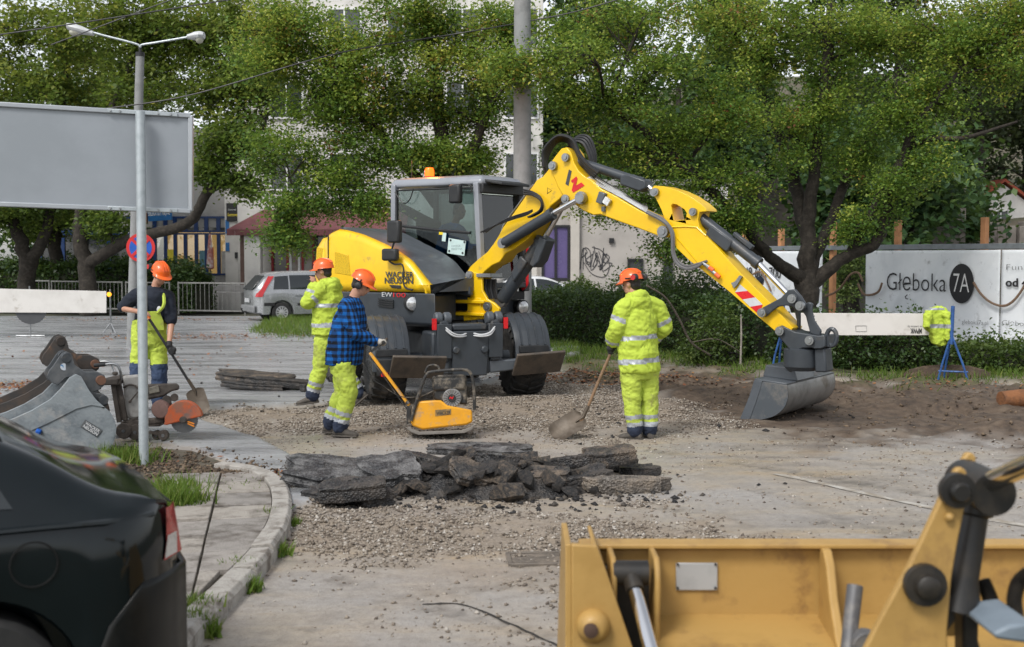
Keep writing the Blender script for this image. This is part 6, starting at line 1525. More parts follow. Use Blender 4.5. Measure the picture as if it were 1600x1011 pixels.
    # ---- boots
    for s_ in ('L', 'R'):
        td = Vector(J['toe' + s_]).normalized(); an = J['an' + s_]; b_ = MB(); tu = td.orthogonal(); sd = td.cross(up).normalized(); nu_ = sd.cross(td)
        drop = an - nu_ * .085 * k
        b_.tube([an + (J['kn' + s_] - an).normalized() * .10, an - nu_ * .02], [.056 * k, .052 * k], 12)
        rings = []
        for d, w, h0, h1 in ((-.075, .030, .0, .05), (-.06, .042, -.002, .09), (0, .046, -.002, .10), (.07, .048, -.002, .085), (.14, .050, -.002, .062), (.19, .044, .0, .048), (.215, .025, .006, .032)):
            c0 = drop + td * d * k
            rings.append([c0 + sd * (w * math.cos(a) * k) + nu_ * (((h0 + h1) / 2 + (h1 - h0) / 2 * math.sin(a)) * k) for a in np.linspace(0, 2 * math.pi, 12, False)])
        b_.loft(rings); bo = remeshed('boot', b_, M_boot, .011, 2, root, world=True)
        so = MB(); rings = [[drop + td * d * k + sd * (w * k * q) + nu_ * (z * k) for q, z in ((-1, -.006), (1, -.006), (1, .014), (-1, .014))] for d, w in ((-.082, .036), (-.05, .049), (.06, .054), (.15, .055), (.21, .038))]
        so.loft(rings); so.build('sole', M_boot, root, bevel=.004, world=True)
    # ---- top
    jm = MB(); hemc = hipc + up * (hem if hem is not None else -.08)
    prof = top['prof']
    rings = [oval_ring(hemc.lerp(J['neck'], t), fw, rt2 if t > .5 else rt2.lerp(rt, .5).normalized(), up, rx * k, ry * k, 22) for t, rx, ry in prof]
    jm.loft(rings)
    sr = top['sleeve']
    for s_ in ('L', 'R'):
        sh, el, ha = J['sh' + s_], J['el' + s_], J['ha' + s_]
        jm.tube([shc.lerp(J['neck'], .35), sh], [.105 * k, .092 * k], 12)
        end = el.lerp(ha, top.get('cuff', .94))
        if short: limb(jm, [sh, sh.lerp(el, .85)], [.088 * k, .078 * k])
        else: limb(jm, [sh, sh.lerp(el, .5), el, el.lerp(end, .5), end], [r * k for r in sr], 14)
    if hood:
        bk = J['neck'] - fw * .10; jm.ball(bk - up * .07, Vector((.12, .075, .10)) * k, Matrix((rt, fw, up)).transposed()); jm.ball(bk + up * .0, Vector((.10, .06, .06)) * k, Matrix((rt, fw, up)).transposed())
        jm.tube([J['neck'] - up * .04, J['neck'] + (hc - J['neck']) * .30], [.098 * k, .088 * k], 14)
    else:
        jm.tube([J['neck'] - up * .05, J['neck'] + (hc - J['neck']) * .12], [.085 * k, .072 * k], 14)
    segs = []
    tl = (J['neck'] - hemc).length
    segs.append((hemc, J['neck'], top.get('bands', []), 0, 2.3))
    for s_ in ('L', 'R'):
        segs.append((J['sh' + s_], J['el' + s_], top.get('arm', []), 0)); segs.append((J['el' + s_], J['ha' + s_], top.get('fore', []), 0))
    remeshed(top['name'], jm, top['mats'], .013, 3, root, disp=fold(top.get('amp', .012), 7.5, seed), classify=band_fn(segs), world=True)
    # ---- bib straps
    if bib:
        for s_ in (-1, 1):
            sv = MB(); sv.tube([Vector(q) for q in spline([hipc + up * .32 + fw * .180 + rt * .09 * s_, hipc.lerp(J['neck'], .68) + fw * .172 + rt2 * .115 * s_, shc + rt2 * .12 * s_ + up * .085 + fw * .05, shc - fw * .12 + rt2 * .08 * s_ - up * .03], 12)], .022, 6); sv.build('strap', trousers, root, world=True)
        bb = MB(); bb.loft([[hipc + up * z + fw * (.172 + .016 * math.cos(u * 1.3)) * 1.0 + rt * (u * w) for u in np.linspace(-1, 1, 7)] + [hipc + up * z + fw * .12 + rt * (u * w) for u in np.linspace(1, -1, 7)] for z, w in ((.10, .17), (.22, .16), (.34, .115))]); bb.build('bib', trousers, root, bevel=.006, world=True)
    # ---- helmet and ear defenders
    hu2 = hu
    if helmet:
        hl = MB(); o = hp(0, -.008, .048)
        rings = []
        for j in range(9):
            t = j / 8; rr_ = math.cos(t * math.pi / 2 * .97); rings.append([o + hr * (math.cos(a) * .112 * rr_ * k) + lk * (math.sin(a) * .136 * rr_ * k) + hu * (math.sin(t * math.pi / 2) * .118 * k) for a in np.linspace(0, 2 * math.pi, 26, False)])
        rings.insert(0, [o + hr * (math.cos(a) * .118 * k) + lk * (math.sin(a) * .142 * k) - hu * .012 * k for a in np.linspace(0, 2 * math.pi, 26, False)])
        hl.loft(rings); he = hl.build('helmet', M_helm, root, smooth=60, world=True)
        br = MB(); n = 13
        ring0 = [o + hr * (math.cos(a) * .114 * k) + lk * (math.sin(a) * .138 * k) - hu * .006 * k for a in np.linspace(.25, math.pi - .25, n)]
        ring1 = [o + hr * (math.cos(a) * .126 * k) + lk * ((math.sin(a) * .138 + .058 * math.sin((a - .25) / (math.pi - .5) * math.pi) ** .6) * k) - hu * .026 * k for a in np.linspace(.25, math.pi - .25, n)]
        br.loft([[p for p in ring0], [p for p in ring1], [p - hu * .006 for p in ring1], [p - hu * .010 for p in ring0]], closed=False, caps=False); br.build('peak', M_helm, he, world=False)
        rd = MB()
        for x_ in (-.03, 0, .03): rd.tube([o + hr * x_ * k + lk * (math.cos(t) * .137 * k) + hu * (math.sin(t) * .119 * k) for t in np.linspace(.5, math.pi - .5, 9)], .008 * k, 5)
        rd.build('ridge', M_helm, he)
        for o_ in he.children: o_.matrix_parent_inverse = Matrix.Identity(4)
    if muffs:
        for s_ in (-1, 1):
            m_ = MB()
            if muffs == 'side': c = hp(.098 * s_, -.012, -.018)
            else: c = hp(.095 * s_, -.115, .055)
            ax = hr * s_
            m_.lathe([(.020, .030), (.036, .022), (.042, 0), (.042, -.018), (.030, -.028)], c, ax, 14); mf = m_.build('ear_defender', M_plast, root, world=True)
            a_ = MB(); a_.tube([c, c.lerp(hp(.115 * s_, -.01, .055), .6) + hr * .012 * s_, hp(.118 * s_, -.008, .062)], .007, 5); a_.build('muff_arm', M_plast, mf)
            if muffs == 'back': a_ = MB(); a_.lathe([(.030, .028), (.030, .034)], c, ax, 12); a_.build('muff_trim', pmat('red_trim', (.5, .03, .03), rough=.5), mf)
    if cap:
        c_ = MB(); c_.ball(hp(0, -.015, .05), Vector((.092, .108, .092)) * k, Rm, 18, 10); remeshed('knit_cap', c_, cap, .012, 2, root, disp=fold(.004, 30, seed), world=True)
    return root

JACKET = dict(name='jacket', mats=[M_hiv, M_refl], prof=[(0, .235, .185), (.15, .235, .185), (.4, .225, .175), (.7, .225, .165), (.86, .20, .14), (.96, .12, .11)], sleeve=[.098, .094, .088, .080, .070], arm=[(.14, .19, 1)], fore=[(.13, .17, 1)], bands=[(.10, .155, 1), (.36, .41, 1)], amp=.019)
CUFF = [(.20, .15, 1), (.115, .07, 1), (.07, -.2, 2)]

# ---- worker in full yellow, seen from behind
def pj(off, sc, D):
    return lambda x, y, dd=0.0: P(x / sc + off[0], y / sc + off[1], D + dd)
Q = pj((840, 400), 3.158, 13.35)
shA0, shA1 = Q(372, 452, .03), Q(215, 800, .02)
axA = shA1 - shA0
J1 = dict(head=Q(462, 138, .03), neck=Q(482, 196), shL=Q(436, 246, -.10), shR=Q(588, 258, .10), elL=Q(388, 362, -.10), haL=Q(366, 428, .0), elR=Q(628, 350, .14), haR=Q(520, 450, .42),
          hipL=Q(462, 560, -.03), hipR=Q(545, 560, .06), knL=Q(466, 700, -.03), knR=Q(550, 700, .05), anL=Q(483, 868, -.02), anR=Q(553, 866, .05), toeL=(-.85, .45, -.02), toeR=(-.25, .95, 0))
person('worker in full yellow suit seen from behind, leaning on a wooden shovel', J1, (-.5, .85), (-.75, .6, -.18), JACKET, M_hivd, G(990, 688),
       gloves={'L': M_glove, 'R': M_glove}, hands={'L': lambda m: grip(m, shA0.lerp(shA1, .02), axA, J1['haL']), 'R': lambda m: open_hand(m, J1['haR'], (-.6, .3, -.5), (0, 0, -1), .9)},
       muffs='back', hood=True, lower=M_navy, legcuff=CUFF, seed=2, hem=-.02)
# ---- worker in plaid shirt
Q2 = pj((440, 390), 3.16, 13.5)
hA, hB = Q2(492, 462, -.16), Q2(500, 452, .22)
J2 = dict(head=Q2(395, 172), neck=Q2(352, 240), shR=Q2(318, 292, -.19), shL=Q2(338, 286, .18), elR=Q2(366, 415, -.25), haR=Q2(462, 455, -.16), elL=Q2(380, 420, .24), haL=Q2(470, 462, .20),
          hipR=Q2(300, 566, -.10), hipL=Q2(306, 566, .10), knR=Q2(334, 705, -.11), knL=Q2(300, 700, .10), anR=Q2(285, 882, -.11), anL=Q2(238, 866, .07), toeR=(.97, -.2, 0), toeL=(.95, -.1, -.05))
SHIRT = dict(name='plaid_shirt', mats=[M_plaid], prof=[(0, .20, .195), (.15, .205, .205), (.4, .21, .205), (.7, .215, .175), (.86, .19, .14), (.96, .10, .10)], sleeve=[.092, .086, .078, .068, .055], amp=.012)
person('worker in blue plaid shirt steering the plate compactor', J2, (.97, .22), (.82, -.05, -.42), SHIRT, M_hivd, G(545, 684),
       gloves={'L': M_glovew, 'R': M_glovew}, hands={'R': lambda m: grip(m, Q2(503, 458, -.16), hB - hA, J2['haR']), 'L': lambda m: grip(m, Q2(503, 462, .2), hB - hA, J2['haL'])},
       muffs='side', lower=M_navy, legcuff=CUFF, seed=3, hem=.0)
# ---- worker walking with a hand at his face
Q3 = pj((440, 390), 3.16, 16.0)
J3 = dict(head=Q3(206, 108), neck=Q3(226, 160), shL=Q3(196, 192, -.15), shR=Q3(262, 186, .12), elL=Q3(128, 262, -.20), haL=Q3(164, 178, -.16), elR=Q3(190, 262, .25), haR=Q3(158, 190, .12),
          hipL=Q3(208, 440, -.09), hipR=Q3(256, 440, .08), knL=Q3(192, 585, -.09), knR=Q3(308, 600, .10), anL=Q3(150, 724, -.08), anR=Q3(384, 712, .10), toeL=(-.97, -.15, -.12), toeR=(-.75, .1, -.65))
person('worker in yellow suit walking with raised hand before the excavator', J3, (-.88, .42), (-.95, .25, -.08), JACKET, M_hivd, G(520, 634, .05),
       gloves={'R': M_glove}, hands={'L': lambda m: open_hand(m, J3['haL'], (-.2, .1, 1), (-.9, .2, 0), .7), 'R': lambda m: open_hand(m, J3['haR'], (-.3, -.1, 1), (-.9, .2, 0), .8)},
       muffs=None, hood=True, lower=M_navy, legcuff=CUFF, seed=4, hem=.06, scale=1.03)
# ---- worker in navy T-shirt and bib overalls
Q4 = pj((0, 340), 2.66, 15.2)
shB0, shB1 = Q4(606, 398, -.30), Q4(812, 712, -.10)
axB = shB1 - shB0
J4 = dict(head=Q4(666, 238, -.05), neck=Q4(645, 292), shR=Q4(562, 328, -.02), shL=Q4(700, 332, .06), elR=Q4(503, 378, -.06), haR=Q4(585, 392, -.30), elL=Q4(712, 440, -.02), haL=Q4(702, 532, -.20),
          hipR=Q4(590, 500), hipL=Q4(652, 500, .05), knR=Q4(572, 640, -.06), knL=Q4(662, 645, -.02), anR=Q4(566, 775, 0), anL=Q4(660, 780, .02), toeR=(-.2, -.95, 0), toeL=(.45, -.9, 0))
TEE = dict(name='t_shirt', mats=[M_navyt], prof=[(0, .18, .15), (.2, .185, .155), (.5, .195, .155), (.75, .205, .145), (.88, .18, .12), (.97, .09, .09)], sleeve=[.08, .08, .07, .06, .05], amp=.010)
pw = person('worker in navy T-shirt and yellow bib overalls shovelling beside the floor saw', J4, (.35, -.94), (.62, -.62, -.45), TEE, M_hivd, G(236, 643, .07),
       gloves={'L': M_glove}, hands={'L': lambda m: grip(m, shB0.lerp(shB1, .50), axB, J4['haL']), 'R': lambda m: grip(m, shB0.lerp(shB1, .03), axB, J4['haR'])},
       muffs='back', hair=M_hairg, lower=M_denim, bib=True, short=True, seed=5, hem=.16)
g = MB(); c = J4['neck'].lerp((J4['hipL'] + J4['hipR']) / 2, .42) + Vector((.35, -.94, 0)) * .165 + Vector((.06, .03, 0)); g.ball(c, (.035, .008, .04), nu=8, nv=5); g.build('chest_emblem', M_refwht, pw, world=True)
# ---- operator in the cab
def EL(a, b, z): return Matrix.Translation(EX) @ Matrix.Rotation(-PHI, 4, 'Z') @ Vector((a, -b, z))
J5 = dict(head=EL(.20, -.52, 2.62), neck=EL(.10, -.52, 2.42), shR=EL(.06, -.32, 2.32), shL=EL(.06, -.72, 2.32), elR=EL(.12, -.22, 2.05), haR=EL(.34, -.24, 2.08), elL=EL(.12, -.82, 2.05), haL=EL(.36, -.76, 2.08),
          hipR=EL(-.10, -.43, 1.92), hipL=EL(-.10, -.63, 1.92), knR=EL(.35, -.40, 1.96), knL=EL(.35, -.66, 1.96), anR=EL(.48, -.40, 1.56), anL=EL(.48, -.66, 1.56), toeR=(_F[0], _F[1], 0), toeL=(_F[0], _F[1], 0))
COAT = dict(name='jacket', mats=[M_bluej], prof=[(0, .19, .16), (.2, .195, .165), (.5, .205, .165), (.75, .215, .15), (.88, .19, .13), (.97, .10, .10)], sleeve=[.088, .084, .078, .068, .055], amp=.010)
person('operator in blue jacket seated inside the excavator cab', J5, (_F[0], _F[1]), (_F[0], _F[1], -.25), COAT, M_denim, EL(-.1, -.53, 1.42), helmet=False, muffs=None, hair=M_hairg, seed=6, hem=.0, hands={'R': lambda m: open_hand(m, J5['haR'], (_F[0], _F[1], 0), (0, 0, -1), .9), 'L': lambda m: open_hand(m, J5['haL'], (_F[0], _F[1], 0), (0, 0, -1), .9)})
# ---- person in dark cap behind the boom
Q6 = lambda x, y, dd=0.0: P(x, y, 24.9 + dd)
J6 = dict(head=Q6(1187, 443), neck=Q6(1192, 462, .05), shR=Q6(1178, 470, 0), shL=Q6(1204, 470, .1), elR=Q6(1174, 492, 0), haR=Q6(1180, 508, -.12), elL=Q6(1208, 492, .1), haL=Q6(1203, 508, -.1),
          hipR=Q6(1184, 508), hipL=Q6(1199, 508, .05), knR=Q6(1184, 530), knL=Q6(1199, 530), anR=Q6(1184, 548), anL=Q6(1199, 548), toeR=(-.5, -.8, 0), toeL=(.2, -.95, 0))
person('person in dark knit cap and grey checked jacket half hidden behind the stick', J6, (-.3, -.95), (-.5, -.8, -.3), dict(COAT, mats=[M_gplaid]), M_denim, (J6['anR'].x, 24.9, 0.02), helmet=False, muffs=None, hair=None, cap=M_cap, seed=7, hem=-.03, scale=.96)

# =================================================================== SHOVELS
M_handle = pmat('ash_handle', (0.22, 0.135, 0.075), (0.15, 0.09, 0.05), scale=14, rough=.7)
M_blade = pmat('earthy_blade', (0.085, 0.066, 0.048), (0.15, 0.125, 0.10), scale=6, rough=.55, metal=.4)
def shovel(label, top, sock, tip, width, gripm, shaftm, up, base, pan=.035):
    root = empty('shovel', base, 0, label, 'shovel', 'shovels in use')
    d = (sock - top).normalized(); g = MB(); g.tube([Vector(q) for q in spline([top, top.lerp(sock, .6), sock + Vector((0, 0, -.012)), sock.lerp(tip, .12)], 12)], [.017] * 9 + [.016, .018, .015], 10); g.build('shaft', shaftm, root, world=True)
    g = MB(); g.tube([top - d * .02, top + d * .13], [.021, .019], 10); g.build('grip', gripm, root, world=True)
    ax = (tip - sock).normalized(); n = Vector(up); n = (n - ax * n.dot(ax)).normalized(); s_ = ax.cross(n); ln = (tip - sock).length
    rings = []
    for t, w in ((0, .42), (.06, .84), (.12, 1.0), (.5, 1.0), (.82, .97), (.93, .84), (1.0, .5)):
        c = sock.lerp(tip, t); row = []
        for u in np.linspace(-1, 1, 9): row.append(c + s_ * (u * w * width / 2) + n * (pan * u * u - .01 + .02 * max(0, t - .7)))
        rings.append(row + [p - n * .004 for p in reversed(row)])
    g = MB(); g.loft(rings); g.build('blade', M_blade, root, smooth=50, world=True)
    g = MB(); g.tube([sock - d * .14, sock, sock.lerp(tip, .25)], [.021, .022, .008], 10); g.build('socket', M_blade, root, world=True)
shovel('wooden-handled shovel with broad earthy blade resting on the gravel', shA0 - axA.normalized() * .05, Q(225, 795, .02), Q(72, 890, -.06), .27, M_plast, M_handle, (.4, -.45, .8), G(863, 682))
shovel('black shovel with orange grip and square blade beside the saw', shB0 - axB.normalized() * .05, Q4(806, 712, -.10), Q4(842, 815, -.16), .23, pmat('orange_grip', (.72, .16, .02), rough=.5), M_plast, (.15, -.98, .2), G(318, 646), pan=.012)
# =================================================================== CARS
M_carglass = pmat('car_glass', (0.012, 0.016, 0.018), (0.02, 0.025, 0.027), scale=1, rough=0.05, rvar=.02, spec=0.9)
M_carblk = pmat('car_trim', (0.016, 0.016, 0.017), rough=0.55)
M_carred = pmat('tail_lamp_red', (0.42, 0.012, 0.014), (0.34, 0.01, 0.012), scale=30, rough=0.18, coat=.6)
M_carwht = pmat('tail_lamp_clear', (0.62, 0.60, 0.58), (0.45, 0.43, 0.42), scale=60, rough=0.15, coat=.6)
M_tyre = pmat('car_tyre', (0.018, 0.018, 0.018), (0.03, 0.029, 0.028), scale=9, rough=0.8)
M_cover = pmat('silver_wheel_cover', (0.48, 0.48, 0.49), (0.36, 0.36, 0.37), scale=6, rough=0.35, metal=.4)
def car(name, label, loc_, rz, prm, paint, seats=True):
    """prm: L, tab [(x, ztop, wtop)], belt [(x, z)], w, zb, wheels [(x, r)], glass windows"""
    root = empty(name, loc_, rz, label, 'car'); L_ = prm['L']; w0 = prm['w']; zb = prm['zb']
    tx = [t[0] for t in prm['tab']]; tz = spline([(t[0], t[1]) for t in prm['tab']], 400); tzx, tzz = tz[:, 0], tz[:, 1]
    tw = [t[2] for t in prm['tab']]; bx = [b[0] for b in prm['belt']]; bz = [b[1] for b in prm['belt']]
    def ztop(x): return float(np.interp(x, tzx, tzz))
    def wtop(x): return float(np.interp(x, tx, tw))
    def belt(x): return min(float(np.interp(x, bx, bz)), ztop(x) - .012)
    def plan(x):
        e = abs(x) - (L_ / 2 - prm.get('round', .42)); return w0 * (1 - (.30 * (e / prm.get('round', .42)) ** 2.4 if e > 0 else 0))
    def arch(x):
        z = -9
        for xc, r in prm['wheels']:
            ra = r + .055
            if abs(x - xc) < ra: z = max(z, r + math.sqrt(ra * ra - (x - xc) ** 2))
        return z
    xs_ = set(np.linspace(-L_ / 2, L_ / 2, 90)); 
    for xc, r in prm['wheels']: xs_ |= set(xc + (r + .055) * np.cos(np.linspace(0, math.pi, 25)) * .9999)
    xs_ = sorted(xs_)
    def sec(x):
        w = plan(x); zt = ztop(x); zl = belt(x); ar = arch(x); lo = max(zb(x), ar) if ar > 0 else zb(x); wt = min(wtop(x), w - .03)
        lo = min(lo, zl - .05); m1 = lo + (zl - lo) * .35; m2 = lo + (zl - lo) * .72
        half = [(0, zb(x)), (w - .24, zb(x)), (w - .24, max(lo - .01, zb(x))), (w - .03, lo), (w - .008, lo + .015), (w + .004, m1), (w, m2), (w - .012, zl - .035), (w - .035, zl)]
        for v in (.25, .5, .75, .93): half.append(((w - .035) + (wt - (w - .035)) * v + .035 * math.sin(v * math.pi) * min(1, (zt - zl) / .3), zl + (zt - zl) * v))
        half += [(wt - .05, zt), (wt * .5, zt + .018), (0, zt + .025)]
        return half
    rings = []
    for x in xs_:
        h = sec(x); rings.append([(x, y, z) for y, z in h] + [(x, -y, z) for y, z in h[-2:0:-1]])
    mb = MB(); mb.loft(rings); body = mb.build('body', paint, root, smooth=32)
    # glass: side panes and screens lie 4 mm proud of the shell
    def side_pane(x0, x1, v0=.10, v1=.86, lean0=0.0, lean1=0.0):
        for s_ in (-1, 1):
            g = MB(); rws = []
            for v in np.linspace(v0, v1, 6):
                row = []
                for u in np.linspace(0, 1, 10):
                    x = (x0 + lean0 * (v - v0)) * (1 - u) + (x1 + lean1 * (v - v0)) * u; w = plan(x); wt = min(wtop(x), w - .03); zl = belt(x); zt = ztop(x)
                    y = (w - .035) + (wt - (w - .035)) * v + .035 * math.sin(v * math.pi) * min(1, (zt - zl) / .3) + .004
                    row.append((x, y * s_, zl + (zt - zl) * v))
                rws.append(row)
            g.loft(rws, closed=False, caps=False); g.build('side_window', M_carglass, root)
    def screen(x0, x1, name_):
        g = MB(); rws = []
        for x in np.linspace(x0, x1, 9):
            wt = min(wtop(x), plan(x) - .03) - .06; rws.append([(x, wt * u, ztop(x) + .025 - .007 * abs(u) - (.018 * max(0, abs(u) - .5) * 2) + .012) for u in np.linspace(-1, 1, 9)])
        g.loft(rws, closed=False, caps=False); g.build(name_, M_carglass, root)
    for a in prm['sides']: side_pane(*a)
    for a in prm['screens']: screen(*a)
    for xc, r in prm['wheels']:
        for s_ in (-1, 1):
            o_ = Vector((xc, s_ * (w0 - .115), r)); ax = (0, s_, 0)
            t = MB(); t.lathe([(r * .62, -.09), (r * .9, -.10), (r, -.07), (r, .07), (r * .93, .10), (r * .66, .10), (r * .62, .085)], o_, ax, 30); wh = t.build('wheel', M_tyre, root)
            c_ = MB(); c_.lathe([(r * .64, .088), (r * .60, .094), (r * .55, .075), (r * .30, .088), (r * .14, .098), (.004, .098)], o_, ax, 30); wc = c_.build('rim', prm.get('rimdark', M_cover), wh)
            sl = MB()
            for k in range(11):
                a = 2 * math.pi * k / 11; u = Vector((math.cos(a), 0, math.sin(a))); q0 = o_ + Vector(ax) * .0865 + u * r * .30; q1 = o_ + Vector(ax) * .082 + u * r * .54; sl.beam(q0, q1, r * .05, .012, ax, w1=r * .12)
            sl.build('rim_slots', M_carblk, wc)
    for k in prm.get('extra', []): k(root, dict(plan=plan, ztop=ztop, belt=belt))
    return root
def flat_on_side(root, name, pts, s_, P_, mat, off=.006, t=.012):
    """outline [(x,z)] laid on the body side s_"""
    g = MB(); g.prism([(x, s_ * (P_['plan'](x) + off - t), z) for x, z in pts], (0, s_ * t, 0)); return g.build(name, mat, root, bevel=.003)

# --- silver compact MPV
M_silverpaint = pmat('silver_car_paint', (0.36, 0.37, 0.38), (0.31, 0.32, 0.33), scale=3, rough=.28, metal=.55, coat=.6)
def ford_extra(root, P_):
    for s_ in (-1, 1):
        g = MB(); rows = []
        for z in np.linspace(.78, 1.40, 8):
            x = -1.93 + .40 * ((z - .78) / .62) ** 1.2; w = .80 - .17 * ((z - .78) / .62) ** 1.4; rows.append([(x - .06, s_ * (w - .08), z), (x - .01, s_ * (w + .045), z), (x + .13, s_ * (w + .075), z)])
        g.loft(rows, closed=False, caps=False); g.build('tail_lamp', M_carred, root)
        flat_on_side(root, 'side_strip', [(-1.75, .50), (-1.42, .50), (-1.42, .60), (-1.75, .60)], s_, P_, M_carblk); flat_on_side(root, 'side_strip', [(-.72, .50), (.9, .50), (.9, .58), (-.72, .58)], s_, P_, M_carblk)
        flat_on_side(root, 'door_handle', [(-.80, .80), (-.58, .80), (-.58, .835), (-.80, .835)], s_, P_, M_silverpaint, .02, .02)
        g = MB(); g.box((.78, s_ * (P_['plan'](.78) + .11), 1.02), (.14, .20, .15)); g.build('door_mirror', M_carblk, root, bevel=.03)
    g = MB(); g.box((-2.02, 0, .40), (.10, 1.5, .22)); g.build('bumper', pmat('grey_bumper', (.20, .205, .21), rough=.5), root, bevel=.04)
    g = MB(); g.prism([(-2.0, -.56, .98), (-2.0, .56, .98), (-1.62, .48, 1.40), (-1.62, -.48, 1.40)], (-.05, 0, .02)); g.build('rear_window', M_carglass, root, bevel=.01)
    g = MB(); g.box((-2.055, 0, .66), (.02, .52, .12)); g.build('number_plate', M_refwht, root)
    g = MB(); g.tube([(-2.0, .1, .30), (-2.16, .1, .30), (-2.2, .1, .36), (-2.2, .1, .42)], .025, 8); g.build('tow_bar', M_carblk, root)
al = R(26); f_ = Vector((math.cos(al), math.sin(al), 0)); lf = Vector((-f_.y, f_.x, 0)); cr_ = Vector((*W2(399, 36.4), .03)); cc = cr_ + f_ * 2.0 + lf * .86
car('silver_car', 'silver compact family car parked by the grass island', cc, al, dict(L=4.02, w=.86, zb=lambda x: .24 + (.05 if x < -1.8 else 0),
    tab=[(-2.01, .98, .70), (-1.95, 1.02, .70), (-1.80, 1.22, .66), (-1.58, 1.43, .60), (-1.2, 1.51, .60), (-.5, 1.535, .61), (.2, 1.52, .61), (.6, 1.42, .62), (1.15, 1.08, .66), (1.3, 1.02, .70), (1.8, .92, .70), (2.01, .66, .62)],
    belt=[(-2.1, .95), (-1.2, .96), (1.2, .92), (2.0, .6)], wheels=[(-1.20, .305), (1.29, .305)], sides=[(-1.45, -.98, .08, .80, .10, .02), (-.93, -.10, .08, .82), (-.04, .85, .08, .82, 0, -.3)], screens=[(.66, 1.12, 'windscreen')], extra=[ford_extra], round=.30), M_silverpaint)
# --- white car behind the hedge
M_whitepaint = pmat('white_car_paint', (0.62, 0.63, 0.64), (0.55, 0.56, 0.57), scale=3, rough=.25, coat=.7)
cw = Vector((*W2(838, 36.0), .03))
car('white_car', 'white low-roofed car parked behind the hedge by the beige wall', cw, R(14), dict(L=4.1, w=.85, zb=lambda x: .24,
    tab=[(-2.05, .80, .62), (-1.9, .98, .66), (-1.5, 1.05, .62), (-.95, 1.34, .55), (-.4, 1.41, .56), (.1, 1.39, .56), (.5, 1.26, .57), (1.15, .98, .62), (1.6, .90, .66), (1.95, .76, .64), (2.05, .55, .6)],
    belt=[(-2.1, .90), (-1, .95), (1.2, .92), (2.0, .6)], wheels=[(-1.3, .30), (1.25, .30)], sides=[(-.95, -.25, .10, .86, .25, 0), (-.19, .85, .10, .86, 0, -.42)], screens=[(.48, 1.1, 'windscreen'), (-1.45, -.95, 'rear_window')], round=.34), M_whitepaint)
# --- dark saloon in the corner
M_darkpaint = pmat('dark_green_car_paint', (0.003, 0.006, 0.0075), (0.004, 0.0075, 0.009), scale=2, rough=.10, coat=.2, spec=.36, rvar=.04)
def saloon_extra(root, P_):
    for s_ in (-1, 1):
        lamp_px = [(-2.185, .985), (-2.10, .785), (-2.215, .775)]
        pl = P_['plan']
        g = MB(); rows = []
        for z in np.linspace(.735, .935, 7):
            t = (z - .735) / .20; x1 = -2.145 - .05 * t; xs3 = [-2.245 + .03 * t, -2.20 + .02 * t, -2.16, x1]
            rows.append([(x, s_ * (pl(max(x, -2.21)) + .006 - (.05 if k == 0 else 0)), z) for k, x in enumerate(xs3)])
        g.loft(rows, closed=False, caps=False); tl_ = g.build('tail_lamp', M_carred, root)
        g = MB(); rows = []
        for z in np.linspace(.742, .825, 4):
            rows.append([(x, s_ * (pl(max(x, -2.21)) + .0085), z) for x in (-2.215, -2.18, -2.15 - .2 * (z - .742))])
        g.loft(rows, closed=False, caps=False); g.build('lamp_insert', M_carwht, tl_)
    # fuel flap on the near side
    g = MB(); c = Vector((-1.66, P_['plan'](-1.66) + .005, .81)); g.tube([c + Vector((math.cos(a) * .08, 0, math.sin(a) * .08)) for a in np.linspace(0, 2 * math.pi, 28)], .0035, 5, False); g.build('fuel_flap', pmat('shut_line', (.001, .001, .001), rough=.6), root)
    g = MB(); g.tube([(-2.19, s_ * (P_['plan'](-2.19) - .02), .945) for s_ in (1, -1)], .004, 5); g.build('boot_gap', MATS['shut_line'], root)
    # plastic bumper wrapped round the tail
    g = MB(); rows = []
    for z in (.22, .26, .40, .55, .66, .685):
        e = .012 if z < .68 else .0; row = []
        xe = -1.84 - .1 * (z - .26) if z < .5 else -1.864 - 1.0 * (z - .5)
        for x in np.linspace(xe, -2.20, 12): row.append((x, P_['plan'](x) + e, z))
        row += [(-2.265, P_['plan'](-2.21) - .06, z), (-2.29, .3, z), (-2.29, -.3, z), (-2.265, -P_['plan'](-2.21) + .06, z)]
        for x in np.linspace(-2.20, xe, 12): row.append((x, -P_['plan'](x) - e, z))
        rows.append(row)
    g.loft(rows, closed=False, caps=False); b_ = g.build('bumper', pmat('dark_bumper_plastic', (.008, .009, .009), (.013, .013, .012), scale=12, rough=.35, spec=.2), root, smooth=40); md = b_.modifiers.new('t', 'SOLIDIFY'); md.thickness = .02
    g = MB(); g.tube([(-.9, P_['plan'](-.9) + .003, .35), (-.9, P_['plan'](-.9) + .003, .98)], .003, 4); g.build('door_gap', MATS['shut_line'], root)
    g = MB(); g.tube([Vector((x, P_['plan'](x) - .012, P_['belt'](x) - .028)) for x in np.linspace(-2.1, 1.6, 20)], .012, 6); g.build('waist_crease', M_darkpaint, root)
